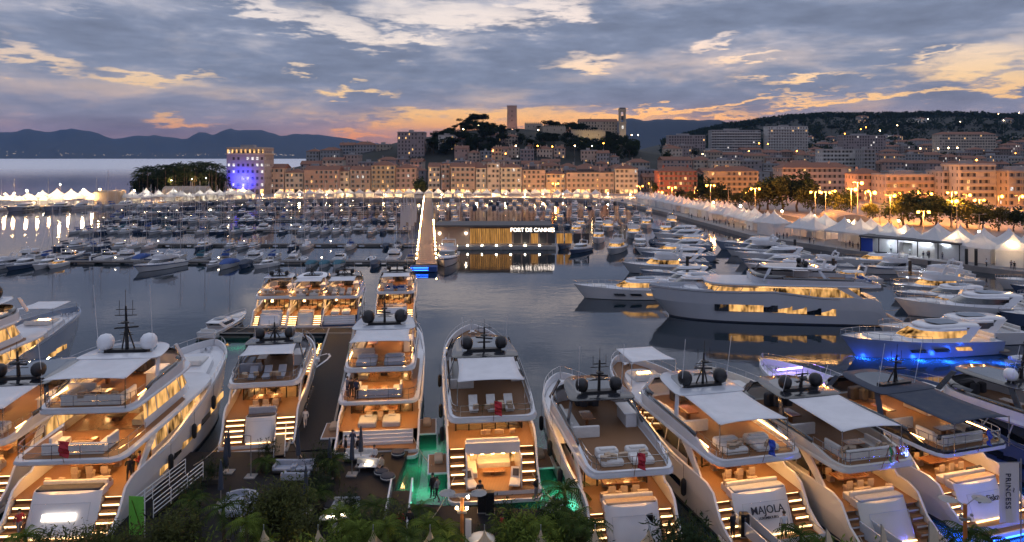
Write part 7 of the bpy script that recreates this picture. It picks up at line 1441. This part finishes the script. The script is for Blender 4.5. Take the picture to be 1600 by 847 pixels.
# lounge chairs on the beach club of the middle yacht
for i, (lx, rz, lab) in enumerate(((-1.6, .25, 'reclining chair with dark cushion, left on the lit beach club deck'), (1.5, -.2, 'reclining chair with dark cushion, right on the lit beach club deck'))):
    x, y = on_yacht(yK, lx, .9); r = empty('deck_lounger', (x, y, .475), yK[0].rotation_euler.z + rz); tag(r, lab, 'lounger'); MB().rbox(-.4, .4, -.3, .9, .25, .38, .05).build('seat', 'cushion', r); MB().cbox((0, 1.15, .62), (.75, .12, .85), rx=-.7).build('backrest', 'cushion', r); MB().cbox((0, 1.1, .68), (.45, .1, .5), rx=-.7).build('pillow', 'cushion_dark', r); [MB().box(a - .03, a + .03, b - .03, b + .03, 0, .26).build('leg', 'chrome', r) for a in (-.35, .35) for b in (-.2, .9)]
for px, py, lab in ((753, 800, 'black speaker box on the quay, left of the beach club'), (766, 802, 'black sign box on the quay before the beach club'), (1163, 838, 'black pillar at the quay edge below the lettered yacht'), (1013, 838, 'black pillar at the quay edge below the hardtop yacht')):
    r = thing('display_pillar', lab, 'pillar', px, py); MB().rbox(-.28, .28, -.22, .22, .05, 1.5, .03).build('body', 'black_plastic', r); MB().box(-.32, .32, -.26, .26, 0, .06).build('base', 'lamp_steel', r); MB().box(-.22, .22, -.228, -.222, 1.0, 1.35).build('panel', 'tinted_glass', r)
# railed ramp, white gangway rails
def ramp(x0, y0, x1, y1, w_, lab, solid, z0=.62, z1=.62):
    r = empty('gangway', (0, 0, 0)); tag(r, lab, 'gangway'); d_ = Vector((x1 - x0, y1 - y0, 0)).normalized(); n_ = Vector((-d_.y, d_.x, 0)) * w_ / 2; a, b = Vector((x0, y0, z0 + .05)), Vector((x1, y1, z1 + .05))
    MB().loft([[a - n_, a + n_, a + n_ + Vector((0, 0, .08)), a - n_ + Vector((0, 0, .08))], [b - n_, b + n_, b + n_ + Vector((0, 0, .08)), b - n_ + Vector((0, 0, .08))]]).build('walkway', 'quay_boards', r)
    for s in (-1, 1):
        if solid: p, q, u = a + n_ * s, b + n_ * s, n_.normalized() * .06; MB().loft([[p - u, p + u, p + u + Vector((0, 0, 1.)), p - u + Vector((0, 0, 1.))], [q - u, q + u, q + u + Vector((0, 0, 1.)), q - u + Vector((0, 0, 1.))]]).build('balustrade', 'gelcoat', r)
        else:
            mb = MB(); rail(mb, [tuple(a + n_ * s), tuple(b + n_ * s)], 1.15, 1.3, .03, 4); mb.build('handrail', 'white_plastic', r)
    return r
ramp(*P(617, 846, .7), *P(628, 768, .7), 1.5, 'ramp with pale solid balustrades leading to the boarded deck', True)
ramp(*P(225, 806, .7), -23.5, 50.5, 1.6, 'gangway with white tube railings beside the large white yacht', False, .62, 1.3)
# passerelles at the sterns
for res, lab in ((yM, 'lowered gangplank with glossy sides from the lettered yacht to the quay'), (yN, 'lowered gangplank with glossy sides from the cream yacht to the quay'), (yE, 'short gangplank at the stern of the yacht with wide stairs')):
    root, hw, zs, L = res; Mx = Matrix.Translation(root.location) @ Matrix.Rotation(root.rotation_euler.z, 4, 'Z'); o = empty('passerelle', Mx @ Vector((-1.6 if res is not yE else 1.8, 1.2, .5)), root.rotation_euler.z + .12); tag(o, lab, 'gangplank')
    MB().box(-.4, .4, -4.2, .6, .42, .5).build('walkway', 'teak_grey', o)
    for s in (-1, 1): MB().loft([[(s * .42 - .04, -4.2, .3), (s * .42 + .04, -4.2, .3), (s * .42 + .04, -4.2, .75), (s * .42 - .04, -4.2, .75)], [(s * .42 - .04, .6, .3), (s * .42 + .04, .6, .3), (s * .42 + .04, .6, 1.25), (s * .42 - .04, .6, 1.25)]]).build('side_plate', 'gelcoat_grey', o)
# blue floodlights added to strengthen the blue glow on the stern beside the banner
for i, (x, y, e, lab) in enumerate(((34.6, 42.2, 420, 'added blue floodlight on the quay, left of the tall banner pole'), (30.6, 42.6, 300, 'added blue floodlight on the quay by the orange-lit mast lamp'))):
    r = empty('stern_fill_floodlight', (x, y - 2.6, .62)); tag(r, lab, 'floodlight'); MB().tube((0, 0, 0), (0, 0, .5), .05, 6).build('stand', 'lamp_steel', r); MB().cbox((0, 0, .6), (.5, .2, .35), rx=.3).build('housing', 'black_plastic', r); MB().cbox((0, .12, .63), (.42, .03, .28), rx=.3).build('lens', 'blue_light', r)
    l = bpy.data.lights.new('stern_fill_light', 'POINT'); l.energy = e; l.color = (.06, .10, 1.); l.shadow_soft_size = .2; o = bpy.data.objects.new('stern_fill_light', l); COL.objects.link(o); o.parent = r; o.location = (0, .35, .8)
# banners, flags, lamp posts
x, y = P(212, 842, .62); r = empty('banner', (x, y, .62), .1); tag(r, 'lime green vertical banner on a white pole beside the gangway', 'banner'); MB().tube((.55, 0, 0), (.55, 0, 3.1), .035, 6).build('pole', 'white_plastic', r); MB().loft([[(-.4 + .9 * i / 6, .05 * math.sin(i * 1.3), .25), (-.4 + .9 * i / 6, .05 * math.sin(i * 1.3) + .02, .25), (-.42 + .9 * i / 6, .02, 2.75 - .1 * i / 6), (-.42 + .9 * i / 6, .0, 2.75 - .1 * i / 6)] for i in range(7)]).build('cloth', 'lime_banner', r); mb = MB(); mb.cbox((.1, -.06, 1.5), (.04, .02, 2.1), ry=-.3); mb.build('print', 'leaf_bright', r)
D = 40.5; x = X(1577, D); r = empty('banner', (x, D, .62), .05); tag(r, 'tall cream banner printed PRINCESS on a dark pole at the right edge', 'banner'); zb0, zb1 = Z(817, D) - .62, Z(724, D) - .62; MB().tube((.72, 0, 0), (.72, 0, zb1 + .25), .04, 6).build('pole', 'lamp_steel', r); MB().tube((-.62, 0, zb1 + .05), (.75, 0, zb1 + .05), .025, 5).build('arm', 'lamp_steel', r)
MB().loft([[(-.6 + 1.22 * i / 6, .04 * math.sin(i), zb0), (-.6 + 1.22 * i / 6, .04 * math.sin(i) + .02, zb0), (-.6 + 1.22 * i / 6, .03, zb1), (-.6 + 1.22 * i / 6, .01, zb1)] for i in range(7)]).build('cloth', 'cream_banner', r)
inst('lettering', text_mesh('PRINCESS', .46, 'letter_dark', depth=.005, spacing=1.1), r).matrix_local = Matrix.Translation((-.12, -.06, (zb0 + zb1) / 2 + .15)) @ Matrix.Rotation(rad(90), 4, 'X') @ Matrix.Rotation(rad(-90), 4, 'Z')
inst('emblem', text_mesh('~', .5, 'letter_dark', depth=.005), r).matrix_local = Matrix.Translation((.25, -.06, (zb0 + zb1) / 2 + .2)) @ Matrix.Rotation(rad(90), 4, 'X') @ Matrix.Rotation(rad(-90), 4, 'Z')
for i, (px, yt, wd) in enumerate(((1298, 826, .5), (1383, 818, .5), (1462, 812, .95))):
    D = 37.6; h = Z(yt, D) - .62; r = empty('feather_flag', (X(px, D), D, .62), .15 * i); tag(r, f'cream feather flag at the bottom edge, {ordinal(i + 1)} from left', 'flag', 'cream feather flags'); MB().tube((-wd * .5, 0, 0), (-wd * .5, 0, h), .03, 5).build('pole', 'lamp_steel', r)
    MB().loft([[(-wd * .5, 0, z), (-wd * .5, .03, z), (-wd * .5 + wd * k, .1 * k + .03, z), (-wd * .5 + wd * k, .1 * k, z)] for z, k in ((.4, .9), (h * .5, 1.), (h * .8, .8), (h * .93, .45), (h, .06))]).build('cloth', 'ochre_sail', r)
def mast_lamp(px, D, ytop, lab, lamps=True):
    x = X(px, D); h = Z(ytop, D) - .62; r = empty('lamp_post', (x, D, .62)); tag(r, lab, 'lamp post'); MB().tube((0, 0, 0), (0, 0, h), .13, 8, .10).build('pole', 'lamp_orange', r)
    MB().box(-.28, .28, -.1, .1, h - .9, h - .75).build('bracket', 'lamp_steel', r)
    for s in (-1, 1):
        MB().path([(0, 0, h - .1), (s * .7, .1, h + .35), (s * 1.0, .1, h + .3)], .03, 5).build('arm', 'lamp_steel', r); MB().lathe([(.02, .12), (.3, .08), (.5, 0), (.3, -.05), (.02, -.07)], (s * 1.0 if s > 0 else -.9, .1, h + .25), 10).build('lamp_dish', 'lamp_steel', r, smooth=40); 
        MB().ball((s * .3, -.12, h - .55), .09, n=8, m=5).build('spotlight', 'bulb_warm' if lamps else 'lamp_steel', r)
    if lamps: MB().ball((.35, 0, h + .05), .09, n=8, m=5).build('lamp', 'bulb_white', r)
    MB().box(.2, .55, -.05, .05, 1., 2.6).build('notice', 'cream_banner', r)
mast_lamp(722, 41.0, 778, 'orange mast lamp with dish shades in front of the lit beach club'); mast_lamp(1508, 38.6, 788, 'orange-lit mast lamp with dish shades near the tall banner', False)
PGs = pagoda(1.9, .95, 2.5, 'tent_beige')
for px in (412, 497, 583, 672, 757, 845, 930, 1014): tent(X(px, 39.9), 39.9, 0, 'tip', 'small beige peaked tent at the bottom edge, only its tip showing, # from left', 'small beige tents at the bottom edge', 1.0, LBw if False else None, PGs, .62)
r = empty('dome_tent', (X(752, 40.6), 40.9, .62)); tag(r, 'white domed kiosk beside the orange mast lamp', 'kiosk'); MB().lathe([(1.0, 0), (1.0, 1.0), (.95, 1.25), (.8, 1.5), (.45, 1.68), (.02, 1.75)], n=14).build('shell', 'gelcoat_cream', r, smooth=40); MB().box(-.4, .4, -1.02, -.9, 0, 1.1).build('opening', 'black_plastic', r)
# small garden lamps in the planting
gm1 = MB().tube((0, 0, 0), (0, 0, .3), .04, 5).mesh('stake', 'lamp_steel'); gm2 = MB().ball((0, 0, .38), .08, n=8, m=5).mesh('globe', 'bulb_warm')
for i, (px, D) in enumerate(((85, 37.0), (150, 36.9), (215, 37.2), (280, 37.6), (430, 40.5), (560, 39.0), (690, 39.2), (820, 38.8), (870, 40.0), (1080, 37.0), (1260, 36.6), (1340, 36.6), (60, 38.2), (610, 40), (470, 41))):
    r = empty('garden_lamp', (X(px, D), D, .62)); inst('stake', gm1, r); inst('globe', gm2, r)
    l = bpy.data.lights.new('garden_lamp_light', 'POINT'); l.energy = 120; l.color = (1, .72, .35); l.shadow_soft_size = .1; o = bpy.data.objects.new('garden_lamp_light', l); COL.objects.link(o); o.parent = r; o.location = (0, 0, .55)
    row('gl', r, px, 'small garden lamp among the near planting, # from left', 'garden lamp', 'garden lamps in the near planting')
name_rows()
if bpy.data.scenes.get('tmp'): bpy.data.scenes.remove(bpy.data.scenes['tmp'])
# ================================================================ the air
def haze():
    m = bpy.data.materials.new('haze_air'); m.use_nodes = True; t = NT(m.node_tree); t.t.nodes.clear()
    v = t.n('ShaderNodeVolumePrincipled', {'Color': (.22, .48, 1.0), 'Density': 3.2e-5, 'Anisotropy': .1})
    t.n('ShaderNodeOutputMaterial', {'Volume': v.outputs[0]}); M['haze_air'] = m
    o = MB().box(-11000, 11000, -80, 11800, -6, 490).build('haze', 'haze_air'); tag(o, 'thin blue evening haze over the bay', 'haze', None, 'stuff')
haze()
